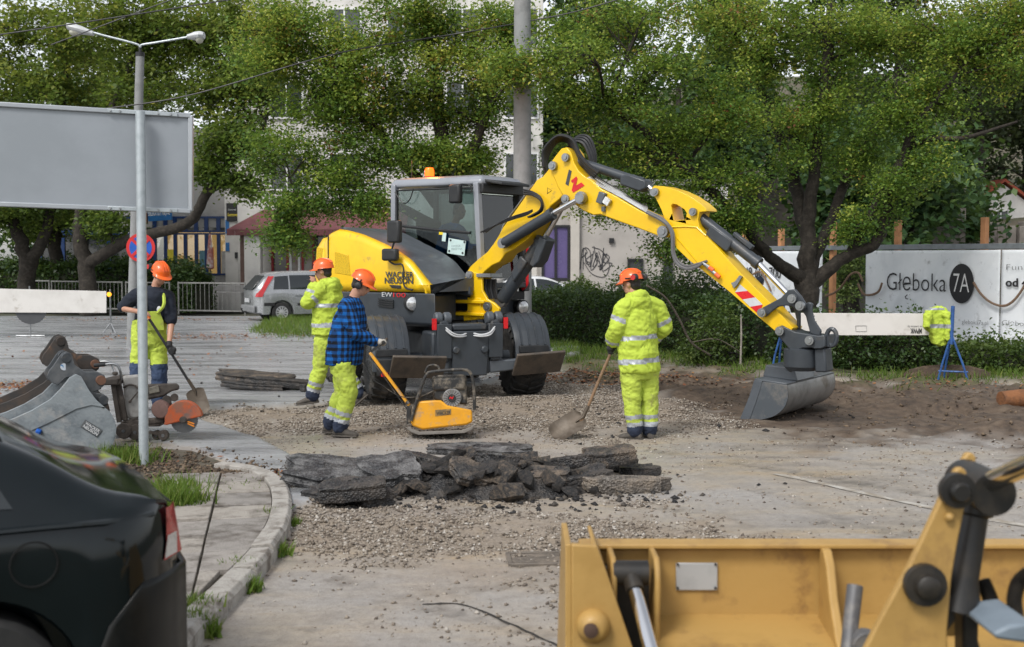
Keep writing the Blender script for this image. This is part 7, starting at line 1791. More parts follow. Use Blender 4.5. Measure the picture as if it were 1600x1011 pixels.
car('dark_saloon', 'dark green saloon car whose rear quarter fills the lower corner', (-3.57, 4.25, 0.10), math.pi + R(28), dict(L=4.44, w=.86, zb=lambda x: .22,
    tab=[(-2.22, .82, .62), (-2.19, .94, .66), (-2.15, .965, .70), (-2.07, .99, .71), (-1.92, 1.035, .70), (-1.72, 1.155, .66), (-1.52, 1.25, .61), (-1.25, 1.345, .57), (-.85, 1.42, .56), (0, 1.435, .56), (.45, 1.36, .57), (1.15, 1.0, .62), (1.7, .92, .68), (2.1, .78, .66), (2.22, .55, .6)],
    belt=[(-2.22, .90), (-2.14, .955), (-1.6, .965), (-1, .95), (1.2, .90), (2.2, .6)], wheels=[(-1.46, .315), (1.2, .315)], sides=[(-1.60, -1.12, .16, .80, .16, .02), (-1.05, -.35, .08, .86), (-.27, .85, .08, .86, 0, -.35)], screens=[(-1.60, -1.1, 'rear_window'), (.5, 1.1, 'windscreen')], extra=[saloon_extra], round=.36, rimdark=pmat('dull_wheel', (.10, .10, .10), rough=.6)), M_darkpaint)

# =================================================================== YELLOW LOADER, LOWER RIGHT
M_cat = pmat('loader_yellow', (0.40, 0.245, 0.075), (0.35, 0.21, 0.06), scale=4, rough=0.5, coat=.05, bump=.08, grime=.26, grime_col=(0.25, 0.145, 0.05), gscale=5)
M_grease_shade = pmat('grease_shade_black', (0.014, 0.013, 0.012), (0.035, 0.028, 0.02), scale=9, rough=.45)
ldr = empty('loader', (1.6, 3.4, 0), 0, 'mustard yellow loader bucket and lift linkage close to the camera', 'loader')
def LP(px, py, d): return P(px, py, d)
XR = P(1880, 850, 4.6).x
def lw(mb_, name, mat, bevel=.006, parent=ldr, smooth=35): return mb_.build(name, mat, parent, bevel=bevel, smooth=smooth, world=True)
g = MB(); a, b_ = LP(930, 858, 4.62), LP(930, 964, 4.62); g.prism([a, (XR, 4.62, a.z), (XR, 4.62, b_.z), b_], (0, .03, 0)); back_p = lw(g, 'back_plate', M_cat)
# folded top lip
t0 = LP(905, 852, 4.58); g = MB(); g.loft([[(x, 4.575, t0.z - .014), (x, 4.575, t0.z + .003), (x, 4.66, t0.z + .008), (x, 4.66, t0.z - .014)] for x in (t0.x, XR)]); lw(g, 'top_lip', M_cat, .004)
# floor running towards the camera
f0 = b_.z; g = MB(); g.loft([[(x, 4.63, f0 - .01), (x, 4.63, f0 + .012), (x, 4.40, f0 - .02), (x, 3.70, f0 - .17), (x, 3.70, f0 - .20), (x, 4.40, f0 - .05)] for x in (LP(1005, 963, 4.62).x, XR)]); lw(g, 'floor_plate', M_cat, .006)
# end plate
ep = [LP(893, 851, 4.30), LP(929, 853, 4.30), LP(948, 905, 4.30), LP(986, 1016, 4.30), LP(1010, 1090, 4.30), LP(960, 1180, 4.30), LP(893, 1180, 4.30)]
g = MB(); g.prism(ep, (0, .035, 0)); epo = lw(g, 'end_plate', M_cat, .005)
g = MB(); side_ = [LP(931, 853, 4.30), LP(950, 905, 4.30), LP(988, 1016, 4.30), LP(1012, 1090, 4.30)]; g.loft([[p + Vector((-.012, 0, 0)), p + Vector((.004, 0, 0)), p + Vector((.004, .33, 0)), p + Vector((-.012, .33, 0))] for p in side_]); lw(g, 'end_rib', M_cat, .004)
g = MB(); g.prism([LP(893, 851, 4.30) + Vector((0, .002, 0)), LP(893, 1180, 4.30) + Vector((0, .002, 0)), LP(893, 1180, 4.30) + Vector((0, .9, 0)), LP(893, 851, 4.30) + Vector((0, .36, 0))], (-.022, 0, 0)); lw(g, 'side_plate', M_cat, .004)
c = LP(927, 978, 4.29); g = MB(); g.lathe([(.028, .05), (.040, .045), (.058, .02), (.062, -.02)], c, (0, -1, 0), 18); bs = lw(g, 'pin_boss', M_cat, 0)
g = MB(); g.lathe([(.010, .055), (.026, .05), (.026, .03)], c + Vector((-.012, -.012, 0)), (0, -1, 0), 12); g.build('pin', pmat('rusty_pin', (.07, .04, .028), rough=.8), bs)
# clam cylinder beside the end plate
k0, k1 = LP(985, 895, 4.42), LP(1030, 1060, 4.05); dv = (k1 - k0).normalized()
g = MB(); g.tube([k0 + dv * .06, k1], .026, 16); rodo = lw(g, 'clam_rod', M_chrome, 0)
g = MB(); g.cyl(k0 - Vector((.065, 0, 0)), k0 + Vector((.065, 0, 0)), .046, n=18); g.tube([k0, k0 + dv * .085], [.036, .034], 14); g.build('rod_eye', M_grease_shade, rodo, smooth=40)
for dx in (-.075, .085):
    q = k0 + Vector((dx, .02, -.03)); g = MB(); g.prism([q + Vector((0, -.06, .05)), q + Vector((0, -.075, .0)), q + Vector((0, -.04, -.30)), q + Vector((0, .14, -.30)), q + Vector((0, .16, .09)), q + Vector((0, -.02, .09))], (.022, 0, 0)); lw(g, 'cylinder_lug', M_cat, .008)
g = MB(); g.box(LP(985, 962, 4.58), (.22, .05, .40)); lw(g, 'shade_box', M_grease_shade, .01)  # added black box that stands in for shade behind the clam cylinder
# data plate
g = MB(); q = [LP(1056, 879, 4.615), LP(1121, 879, 4.615), LP(1121, 922, 4.615), LP(1056, 922, 4.615)]; g.prism(q, (0, -.006, 0)); dp_ = lw(g, 'data_plate', pmat('dull_alloy_plate', (.42, .43, .44), (.36, .37, .38), scale=9, rough=.5, metal=.3), .003)
for px_, py_ in ((1059, 882), (1118, 882), (1118, 919), (1059, 919)):
    g = MB(); g.lathe([(.005, .004), (.005, -.004)], LP(px_, py_, 4.605), (0, -1, 0), 8); g.build('rivet', M_grease_shade, dp_)
# curved stiffening rib
Zl = zz(0, 3.15, (1260, 690))
rib = [Zl(*p) for p in ((60, 512), (95, 515), (130, 560), (150, 660), (185, 780), (215, 880), (290, 1010), (330, 1060), (130, 1060), (65, 850))]
g = MB(); q3 = [LP(*p, 4.60 - .55 * max(0, (i - 2) / 5 if i < 8 else 0)) for i, p in enumerate(rib)]
prof_r = [(0, 0), (.06, 0), (.11, -.05), (.16, -.16), (.25, -.28), (.40, -.40), (.62, -.52), (.62, -.75), (0, -.4)]
o_ = LP(*Zl(62, 514), 4.60); g.prism([o_ + Vector((.10 * 0, -y_, z_)) for y_, z_ in prof_r], (.035, 0, 0)); lw(g, 'stiffening_rib', M_cat, .008)
# tipping lever and its twin
lev = [(742, 132), (770, 128), (792, 150), (785, 300), (742, 520), (715, 680), (695, 930), (700, 1100), (250, 1100), (300, 1000), (372, 858), (492, 640), (548, 524), (640, 330), (702, 196)]
for d_, t_ in ((3.55, .03), (3.82, .03)):
    g = MB(); g.prism([LP(*Zl(*p), 3.55) + Vector((.13 if d_ > 3.6 else 0, d_ - 3.55, 0)) for p in lev], (0, t_, 0)); lv = lw(g, 'tipping_lever', M_cat, .006)
    if d_ < 3.6:
        for p_, r_ in (((738, 238), .052), ((580, 702), .062)):
            c = LP(*Zl(*p_), 3.54); g = MB(); g.lathe([(r_ * .45, .05), (r_ * .55, .045), (r_ * .60, .022), (r_, .02), (r_, -.01)], c, (0, -1, 0), 20); g.build('pin', M_grease_shade, lv, smooth=40)
        c = LP(*Zl(705, 372), 3.54); g = MB(); g.ball(c, .014); g.build('grease_nipple', M_cat, lv)
# black link between the levers, rod towards the machine
e0 = LP(*Zl(850, 222), 3.70); e1 = LP(*Zl(745, 830), 3.66); g = MB(); g.cyl(e0 - Vector((0, .12, 0)), e0 + Vector((0, .12, 0)), .066, n=22); g.tube([e0, e0.lerp(e1, .22), e0.lerp(e1, .24), e0.lerp(e1, .75), e1], [.06, .056, .042, .046, .07], 18); lw(g, 'tipping_link', M_grease_shade, 0)
g = MB(); g.prism([LP(*Zl(*p), 3.62) for p in ((600, 605), (650, 640), (700, 690), (745, 880), (700, 935), (690, 1080), (660, 1080), (640, 800))], (0, .1, 0)); lw(g, 'link_web', M_grease_shade, .01)
g = MB(); g.prism([LP(*Zl(*p), 3.70) for p in ((770, 860), (855, 760), (850, 980), (880, 1100), (770, 1100))], (0, .08, 0)); lw(g, 'link_web', M_grease_shade, .01)
r1 = LP(1690, 690, 3.0); g = MB(); g.tube([e0 + (r1 - e0).normalized() * .05, r1], .030, 18); lw(g, 'tilt_rod', M_chrome, 0)
g = MB(); g.tube([r1, r1 + (r1 - e0).normalized() * .9], .05, 18); lw(g, 'tilt_cylinder', M_cat, 0)
# hoses and lever rod
g = MB(); pts = [Vector(q) for q in spline([LP(*Zl(868, 685), 3.75), LP(*Zl(900, 760), 3.72), LP(*Zl(925, 850), 3.68), LP(*Zl(945, 930), 3.65)], 60)]; g.tube(pts, [.021 + .004 * (k % 2) for k in range(60)], 10); lw(g, 'ribbed_hose', M_grease_shade, 0)
g = MB(); pts = [Vector(q) for q in spline([LP(1608, 895, 3.7), LP(1592, 910, 3.7), LP(1585, 935, 3.68), LP(1588, 965, 3.66)], 44)]; g.tube(pts, [.021 + .004 * (k % 2) for k in range(44)], 10); lw(g, 'ribbed_hose', M_grease_shade, 0)
g = MB(); g.tube([LP(*Zl(240, 708), 4.1), LP(*Zl(218, 905), 4.05), LP(*Zl(205, 1090), 4.0)], [.028, .027, .030], 14); g.lathe([(.05, -.03), (.05, .03)], LP(*Zl(290, 1000), 4.0), (0, 1, 0), 14); lw(g, 'detent_rod', pmat('worn_grey_rod', (.12, .12, .125), (.20, .19, .18), scale=20, rough=.55, metal=.4), .003)
g = MB(); g.prism([LP(*Zl(*p), 3.4) for p in ((918, 945), (1000, 905), (1120, 890), (1120, 1000), (940, 975))], (0, .25, 0)); lw(g, 'guard_plate', pmat('blue_grey_plate', (.17, .21, .25), rough=.5), .01)
# the lift arm and body that carry it stand out of the frame
g = MB(); g.prism([(1.9, 3.72, .55), (2.5, 3.4, .9), (3.2, 2.2, 1.2), (3.2, 2.2, 1.0), (2.5, 3.3, .7), (1.9, 3.6, .35)], (.12, .1, 0)); lw(g, 'lift_arm', M_cat, .01)
# =================================================================== PLATE COMPACTOR
M_cmp = pmat('compactor_orange', (0.72, 0.33, 0.015), (0.62, 0.28, 0.015), scale=5, rough=.5, grime=.32, grime_col=(0.30, 0.25, 0.19), gscale=6)
M_mudblk = pmat('mud_spattered_black', (0.022, 0.022, 0.022), (0.05, 0.045, 0.04), scale=9, rough=.6, grime=.4, grime_col=(0.20, 0.17, 0.13), gscale=9)
M_mudgry = pmat('mud_grey_plate', (0.20, 0.185, 0.165), (0.15, 0.135, 0.12), scale=6, rough=.7)
Z6 = zz(0, 4.594, (560, 480)); DC = 13.45
def C6(x, y, dd_=0.0): return P(*Z6(x, y), DC + dd_)
cmp_ = empty('plate_compactor', G(690, 676), 0, 'orange plate compactor with black engine on the gravel bed', 'compactor')
def cw_(mb_, name, mat, bevel=.006, parent=cmp_, smooth=40): return mb_.build(name, mat, parent, bevel=bevel, smooth=smooth, world=True)
g = MB(); rows = []
for dd_ in (-.22, .22):
    o = [C6(x, y, dd_) for x, y in ((345, 868), (375, 895), (430, 918), (760, 905), (815, 880), (840, 845), (830, 842), (800, 862), (740, 882), (440, 893), (400, 880), (360, 862))]; rows.append(o)
g.loft(rows); cw_(g, 'base_plate', M_mudgry, .006)
g = MB(); cov = [(432, 675), (545, 668), (592, 668), (640, 704), (815, 738), (820, 825), (772, 846), (600, 864), (460, 880), (390, 852), (374, 828)]
rows = [[C6(x, y, dd_) for x, y in cov] for dd_ in (-.20, .20)]; g.loft(rows); cv = cw_(g, 'cover', M_cmp, .02)
g = MB(); g.prism([C6(*p, -.204) for p in ((552, 738), (665, 730), (665, 770), (552, 783))], (0, .003, 0)); cw_(g, 'worn_label', pmat('worn_label', (.16, .12, .06), (.35, .2, .05), scale=20, rough=.7), 0)
text_obj('label_print', 'WACKER', pmat('dark_print', (.05, .04, .03), rough=.6), frame(C6(560, 775, -.2075), (1, 0, .05), (0, 0, 1)), width=.155, height=.04, bold=.01).parent = cv
g = MB(); rows = [[C6(x, y, dd_) for x, y in ((525, 500), (560, 488), (760, 482), (778, 500), (780, 700), (620, 690), (540, 660))] for dd_ in (-.15, .15)]; g.loft(rows); en = cw_(g, 'engine', M_mudblk, .03)
g = MB(); rows = [[C6(x, y, dd_) for x, y in ((535, 505), (770, 498), (772, 595), (535, 605))] for dd_ in (-.175, -.10)]; g.loft(rows); cw_(g, 'fuel_tank', M_mudblk, .03)
c = C6(672, 652, -.17); g = MB(); g.lathe([(.105, -.06), (.105, .0), (.095, .012)], c, (0, -1, 0), 28); fc = cw_(g, 'recoil_starter', pmat('starter_grey', (.26, .255, .25), (.16, .155, .15), scale=12, rough=.6), 0)
g = MB()
for k in range(18):
    a = 2 * math.pi * k / 18; u = Vector((math.cos(a), 0, math.sin(a))); g.beam(c + Vector((0, -.014, 0)) + u * .05, c + Vector((0, -.014, 0)) + u * .094, .006, .006, (0, 1, 0))
g.lathe([(.046, .012), (.046, .018)], c, (0, -1, 0), 20); g.build('starter_grille', M_mudblk, fc)
g = MB(); g.prism([c + Vector((x, -.0195, z)) for x, z in ((-.03, .0), (-.015, .022), (.0, .004), (.014, .022), (.02, .016), (.004, -.014), (-.012, .004), (-.024, -.010))], (0, -.003, 0)); g.build('starter_emblem', M_refred, fc)
for dd_ in (-.21, .20):
    g = MB(); pts = [Vector(q) for q in spline([C6(378, 815, dd_), C6(410, 700, dd_), C6(455, 560, dd_), C6(490, 485, dd_), C6(540, 462, dd_), C6(740, 448, dd_), C6(795, 462, dd_), C6(820, 520, dd_), C6(832, 640, dd_), C6(832, 735, dd_)], 40)]; g.tube(pts, .018, 10); cw_(g, 'guard_frame', M_mudblk, 0)
for x, y in ((540, 462), (740, 448)):
    g = MB(); g.cyl(C6(x, y, -.2), C6(x, y, .2), .016, n=10); cw_(g, 'cross_tube', M_mudblk, 0)
g = MB(); g.tube([Vector(q) for q in spline([C6(480, 470, 0), C6(500, 425, 0), C6(540, 415, 0), C6(575, 430, 0), C6(580, 462, 0)], 14)], .013, 8); cw_(g, 'lifting_handle', M_mudblk, 0)
# tow bar handle
for dd_ in (-.14, .12):
    g = MB(); g.beam(C6(365, 705, dd_), C6(82, 325, dd_), .03, .062, (0, 1, 0)); cw_(g, 'handle_arm', M_cmp, .006)
g = MB(); g.beam(C6(350, 735, -.145), C6(90, 365, -.145), .01, .02, (0, 1, 0)); cw_(g, 'handle_edge', M_mudblk, 0)
g = MB(); g.cyl(hA + Vector((.035, -.05, .01)), hB + Vector((.035, .05, .02)), .017, n=10); g.beam(C6(82, 325, -.14), hA + Vector((.035, 0, .01)), .025, .04, (0, 1, 0)); g.beam(C6(82, 325, .12), hB + Vector((.035, -.02, .02)), .025, .04, (0, 1, 0)); cw_(g, 'grip_bar', M_mudblk, .003)
g = MB(); g.lathe([(.020, .02), (.022, -.16 * 0 - .02)], C6(352, 684, -.16), (0, -1, 0), 12); cw_(g, 'pivot_bolt', M_mudblk, 0)
g = MB(); rows = [[C6(x, y, dd_) for x, y in ((345, 690), (385, 705), (375, 830), (345, 840))] for dd_ in (-.17, .15)]; g.loft(rows); cw_(g, 'handle_bracket', M_mudblk, .01)
g = MB(); g.tube([Vector(q) for q in spline([C6(30, 400, -.16), C6(110, 520, -.17), C6(170, 560, -.18), C6(300, 640, -.17), C6(440, 640, -.18), C6(540, 600, -.17)], 26)], .005, 5); cw_(g, 'throttle_cable', M_mudblk, 0)

# =================================================================== FLOOR SAW
M_sawor = pmat('scuffed_orange_guard', (0.50, 0.10, 0.03), (0.30, 0.13, 0.08), scale=7, rough=.7, grime=.45, grime_col=(0.17, 0.12, 0.10), gscale=6)
M_sawdk = pmat('slurry_dark_metal', (0.055, 0.045, 0.038), (0.10, 0.085, 0.072), scale=7, rough=.75, grime=.3, grime_col=(.15, .125, .105), gscale=8)
M_sawlt = pmat('slurry_white_tank', (0.40, 0.39, 0.37), (0.30, 0.285, 0.265), scale=6, rough=.65, grime=.3, grime_col=(.22, .195, .17), gscale=7)
ZS = zz(0, 7.22, (150, 560)); DS = 12.9
def S_(x, y, dd_=0.0): return P(*ZS(x, y), DS + dd_)
saw = empty('floor_saw', G(225, 687, .07), 0, 'mud-caked floor saw with orange blade guard beside the sign post', 'saw')
def sw_(mb_, name, mat, bevel=.006, parent=saw, smooth=40): return mb_.build(name, mat, parent, bevel=bevel, smooth=smooth, world=True)
for dd_, x0, y0 in ((-.20, 0, 0), (.22, -75, -28)):
    g = MB(); g.tube([Vector(q) for q in spline([S_(100 + x0, 68 + y0, dd_), S_(190 + x0, 62 + y0, dd_), S_(245 + x0, 85 + y0, dd_), S_(275 + x0, 150 + y0, dd_), S_(285 + x0 * .3, 240, dd_ * .7)], 18)], .014, 8); hb1 = sw_(g, 'handle_bar', M_steel, 0)
    g = MB(); g.tube([S_(-20 + x0, 80 + y0, dd_), S_(108 + x0, 68 + y0, dd_)], .020, 10); o__ = g.build('grip', M_plast, saw, world=True)
for (a, b_), dd_ in ((((190, 260), (265, 720)), -.12), (((255, 270), (335, 700)), -.10), (((210, 240), (290, 700)), .14)):
    g = MB(); g.beam(S_(*a, dd_), S_(*b_, dd_), .05, .035, (0, 1, 0)); sw_(g, 'upright', M_sawdk, .006)
g = MB(); g.box(S_(230, 245, 0), (.16, .40, .07)); g.cyl(S_(215, 190, -.02), S_(215, 150, -.02), .03, n=10); sw_(g, 'control_head', M_sawdk, .012)
g = MB(); rows = [[S_(x, y, dd_) for x, y in ((295, 195), (500, 178), (560, 185), (560, 640), (480, 690), (360, 690), (330, 560))] for dd_ in (-.06, .24)]; g.loft(rows); tk = sw_(g, 'water_tank', M_sawlt, .03)
g = MB(); g.tube([Vector(q) for q in spline([S_(310, 330, -.08), S_(370, 300, -.09), S_(430, 305, -.09), S_(490, 345, -.08)], 12)], .012, 6); sw_(g, 'tank_hose', M_sawdk, 0)
g = MB(); g.beam(S_(480, 370, -.08), S_(385, 485, -.09), .012, .012, (0, 1, 0)); g.ball(S_(385, 485, -.09), .016); sw_(g, 'lever', M_sawdk, 0)
g = MB(); rows = [[S_(x, y, dd_) for x, y in ((560, 290), (700, 285), (900, 280), (940, 295), (940, 355), (860, 370), (760, 430), (600, 465), (560, 450))] for dd_ in (-.16, .18)]; g.loft(rows); sw_(g, 'engine', M_sawdk, .02)
g = MB(); rows = [[S_(x, y, dd_) for x, y in ((595, 330), (700, 300), (720, 380), (600, 405))] for dd_ in (-.175, -.15)]; g.loft(rows); sw_(g, 'engine_panel', pmat('dusty_panel', (.24, .22, .18), (.13, .115, .09), scale=14, rough=.7), .008)
g = MB(); g.cyl(S_(885, 440, -.16), S_(885, 440, .12), .042, n=16); g.cyl(S_(800, 470, -.16), S_(800, 470, .1), .05, n=16); sw_(g, 'air_filter', M_sawdk, .006)
g = MB(); g.lathe([(.03, .07), (.085, .06), (.10, .03), (.10, -.08)], S_(740, 570, -.14), (0, -1, 0), 24); sw_(g, 'belt_cover', pmat('dusty_red_cover', (.22, .13, .11), (.16, .10, .085), scale=8, rough=.75), 0)
g = MB(); g.beam(S_(290, 740, -.1), S_(780, 690, -.1), .06, .08, (0, 1, 0)); g.beam(S_(290, 740, .18), S_(780, 690, .18), .06, .08, (0, 1, 0)); g.box(S_(560, 720, .04), (.40, .34, .05)); sw_(g, 'frame', M_sawdk, .01)
g = MB(); g.beam(S_(310, 725, -.13), S_(500, 655, -.13), .018, .02, (0, 1, 0)); sw_(g, 'strut', M_sawdk, 0)
# guard: half drum; blade below
gc = S_(985, 690, -.20); RG = .200; g = MB()
tilt = R(-10)
prof_g = [Vector((math.cos(a + tilt * -1) * RG, 0, math.sin(a + tilt * -1) * RG)) for a in np.linspace(0, math.pi, 22)]
g.prism([gc + p for p in prof_g] + [gc + Vector((-.215, 0, -.055)), gc + Vector((-.18, 0, -.06))], (0, .075, 0)); gd = sw_(g, 'blade_guard', M_sawor, .012)
g = MB(); g.lathe([(.03, .03), (.036, .015), (.036, -.02)], gc + Vector((0, -.01, 0)), (0, -1, 0), 16); sw_(g, 'arbor_nut', M_sawdk, .003)
g = MB(); bt = []
nt__ = 36
for k in range(nt__ * 2):
    a = 2 * math.pi * k / (nt__ * 2); rr_ = .150 if (k // 1) % 2 == 0 else .143; bt.append(gc + Vector((math.cos(a) * rr_, .03, math.sin(a) * rr_)))
g.prism(bt, (0, .006, 0)); sw_(g, 'saw_blade', pmat('blade_steel', (.16, .165, .17), (.11, .11, .115), scale=9, rough=.4, metal=.7), 0)
for k in (0, 1):
    g = MB(); g.beam(gc + Vector((.045, -.002, -.02 - .02 * k)), gc + Vector((.115, -.002, -.045 - .028 * k)), .012, .012, (0, 1, 0)); sw_(g, 'pointer', pmat('bright_orange_paint', (.85, .28, .03), rough=.5), 0)
for x, y, r_, dd_ in ((320, 815, .085, -.14), (450, 830, .085, -.12), (320, 815, .085, .22), (765, 865, .055, -.14), (690, 862, .050, -.05), (765, 865, .055, .2)):
    g = MB(); c = S_(x, y, dd_); g.lathe([(r_ * .4, -.035), (r_ * .9, -.035), (r_, -.02), (r_, .02), (r_ * .9, .035), (r_ * .4, .035)], c, (0, -1, 0), 20); w_ = sw_(g, 'wheel', M_sawdk, 0)
    g = MB(); g.lathe([(.018, .04), (.018, -.04)], c, (0, -1, 0), 10); o__ = g.build('hub', M_steel, w_)
g = MB(); g.beam(S_(600, 830, -.1), S_(760, 865, -.1), .03, .03, (0, 1, 0)); sw_(g, 'wheel_arm', M_sawdk, .004)

# =================================================================== SPARE BUCKETS
M_bkg = pmat('scratched_grey_bucket', (0.20, 0.225, 0.24), (0.13, 0.15, 0.165), scale=6, rough=.55, metal=.25, bump=.2, grime=.3, grime_col=(0.27, 0.27, 0.265), gscale=5)
M_bkd = pmat('dark_bucket_steel', (0.055, 0.062, 0.070), (0.10, 0.105, 0.11), scale=6, rough=.5, metal=.3, grime=.2, grime_col=(.12, .11, .10), gscale=7)
M_bkr = pmat('rusty_dark_bucket', (0.026, 0.024, 0.023), (0.05, 0.036, 0.028), scale=6, rough=.7, grime=.15, grime_col=(.14, .07, .035), gscale=5)
ZB = zz(0, 5.053, (0, 520))
def spare_bucket(label, D0, wvec, mats, base, dpx=(0, 0), badge=True):
    root = empty('digging_bucket', base, 0, label, 'bucket', 'spare buckets by the pavement'); wv_ = Vector(wvec)
    def B_(x, y, k=0.0): p = P(ZB(x, y)[0] + dpx[0], ZB(x, y)[1] + dpx[1], D0); return p + wv_ * k
    def bw_(mb_, name, mat, bevel=.005, parent=root): return mb_.build(name, mat, parent, bevel=bevel, smooth=40, world=True)
    topc = [(-160, 745), (-40, 722), (100, 678), (250, 612), (400, 522), (480, 440), (550, 352), (600, 326), (640, 345), (700, 450), (760, 530), (830, 590)]
    lowc = [(830, 590), (880, 640), (916, 730), (908, 830), (872, 912), (800, 985), (700, 1030), (560, 1050), (380, 1030), (200, 960), (20, 870), (-160, 790)]
    for k in (0, 1):
        g = MB(); g.prism([B_(x, y, k) for x, y in topc + lowc[1:]], wv_.normalized() * .02); ck = bw_(g, 'cheek', mats[0])
        g = MB(); inner = [(830, 592), (720, 572), (600, 602), (470, 670), (320, 742), (180, 800), (-160, 800)]
        g.prism([B_(x, y, k) - wv_.normalized() * .014 for x, y in topc + inner[1:]], wv_.normalized() * .015); g.build('cheek_strip', mats[0], root, bevel=.004, world=True)
    # shell round the back and floor
    sp_ = spline(lowc, 40); g = MB(); g.loft([[B_(x, y, 0) for x, y in sp_] + [B_(x * .985 + 6, y * .985 + 6, 0) for x, y in reversed(sp_)], [B_(x, y, 1) for x, y in sp_] + [B_(x * .985 + 6, y * .985 + 6, 1) for x, y in reversed(sp_)]]); bw_(g, 'shell', mats[0], 0)
    g = MB(); g.loft([[B_(x, y, k) for x, y in ((610, 330), (760, 530), (830, 590), (820, 600), (740, 545), (590, 345))] for k in (0, 1)]); bw_(g, 'back_wall', mats[1], 0)
    ear = [(408, 312), (440, 275), (490, 200), (515, 170), (548, 158), (580, 172), (597, 205), (612, 262), (690, 318), (790, 318), (850, 345), (866, 385), (850, 430), (800, 470), (770, 480), (790, 490), (850, 500), (882, 545), (868, 590), (830, 600), (760, 560), (690, 450), (620, 350), (540, 370), (480, 430), (420, 400), (395, 350)]
    for k in (.30, .70):
        g = MB(); g.prism([B_(x, y, k) for x, y in ear], wv_.normalized() * .03); er = bw_(g, 'hanger_ear', mats[1], .006)
        for x, y in ((547, 207), (842, 545), (822, 388)):
            g = MB(); g.lathe([(.045, -.02), (.048, 0), (.048, .05)], B_(x, y, k) - wv_.normalized() * .005, wv_.normalized(), 16); g.build('pin_boss', mats[2] if (x == 822) else mats[1], er)
    if badge:
        q = [B_(*p, 0) - wv_.normalized() * .004 for p in ((672, 682), (808, 768), (765, 826), (632, 742))]
        g = MB(); g.prism(q, -wv_.normalized() * .006); bd = g.build('badge', M_bkd, root, bevel=.003, world=True)
        xa = (q[1] - q[0]).normalized(); ya = (q[0] - q[3]).normalized(); o = q[3] - wv_.normalized() * .0085 + xa * .02 + ya * .012
        for j, tx in enumerate(('NEUSON', 'WACKER')):
            t_ = text_obj('badge_lettering', tx, M_refwht, frame(o + ya * (.036 * j) + xa * .0, xa, ya), width=(q[1] - q[0]).length * .82, height=.030, bold=.02); t_.parent = bd
        g = MB(); g.lathe([(.035, 0), (.035, .006)], B_(527, 280, .30) - wv_.normalized() * .002, -wv_.normalized(), 18); g.build('round_sticker', pmat('blue_white_sticker', (.55, .60, .66), (.05, .20, .42), scale=14, rough=.4, thr=(.48, .52)), root, world=True)
        g = MB(); g.box(B_(300, 778, 0) - wv_.normalized() * .03, (.05, .05, .05), (.3, .4, .2)); g.build('blue_rag', pmat('blue_rag', (.01, .10, .45), rough=.8), root, bevel=.012, world=True)
    return root
spare_bucket('scratched grey digging bucket with cast badge lying behind the dark car', 11.75, (-.28, .52, 0), [M_bkg, M_bkd, pmat('worn_pin', (.16, .08, .05), rough=.6)], G(140, 716))
spare_bucket('rust-stained dark bucket behind the badged grey bucket', 12.9, (-.26, .50, 0), [M_bkr, M_bkr, MATS['worn_pin']], G(60, 690), dpx=(-10, -26), badge=False)

# =================================================================== SIGN BOARD, LAMP POST, ROAD SIGN
M_alu = pmat('sign_back_alu', (0.29, 0.315, 0.345), (0.26, 0.285, 0.31), scale=1.5, rough=.5, metal=.15, rvar=.06)
M_aluf = pmat('sign_frame_alu', (0.36, 0.385, 0.41), (0.32, 0.345, 0.37), scale=4, rough=.45, metal=.2)
M_galv = pmat('galvanised_post', (0.42, 0.46, 0.48), (0.35, 0.39, 0.41), scale=14, rough=.45, metal=.4)
sb = empty('sign_board', G(225, 735, .03), 0, 'large blank-backed sign board bolted to a galvanised post', 'sign')
pt_top, pt_bot = P(219, 174, 11.4), G(225, 737, .0)
g = MB(); g.tube([pt_bot - Vector((0, 0, .1)), pt_top], .045, 18); g.build('post', M_galv, sb, world=True)
c00, c01, c10, c11 = P(298, 330, 11.62), P(298, 181, 11.62), P(-220, 311, 10.9), P(-220, 150, 10.9)
g = MB(); g.prism([c00, c01, c11, c10], (0, .006, 0)); bd = g.build('panel', M_alu, sb, smooth=0, world=True)
for a, b_ in ((c00, c01), (c01, c11), (c11, c10), (c10, c00)):
    g = MB(); g.beam(a, b_, .045, .045, (0, 1, 0)); g.build('edge_profile', M_aluf, sb, bevel=.008, world=True)
for zf in (0.0, 1.0):
    a = c00.lerp(c01, zf); b_ = c10.lerp(c11, zf); q = a.lerp(b_, .165); w = a.lerp(b_, .04); e = a.lerp(b_, .26)
    g = MB(); g.beam(w + Vector((0, -.03, 0)), e + Vector((0, -.03, 0)), .012, .035, (0, 0, 1)); cl = g.build('clamp', M_galv, sb, bevel=.003, world=True)
    for t in (.06, .10, .22, .25):
        p_ = a.lerp(b_, t) + Vector((0, -.04, 0)); g = MB(); g.lathe([(.010, .012), (.010, -.012)], p_, (0, -1, 0), 6); g.build('bolt', M_steel, cl)
lp = empty('street_lamp', G(208, 548, .05), 0, 'concrete street lamp with two slender arms above the sign board', 'street lamp'); DL = 26.0
g = MB(); b0, b1 = P(206, 560, DL), P(219, 84, DL); b0.z = .03; g.tube([b0, b0.lerp(b1, .5), b1], [.115, .10, .088], 16); g.build('post', M_conc, lp, world=True)
g = MB(); g.cyl(b1 - Vector((0, 0, .06)), b1 + Vector((0, 0, .03)), .092, n=16); g.cyl(b1, P(219, 70, DL), .03, n=10); g.build('collar', M_black, lp, world=True)
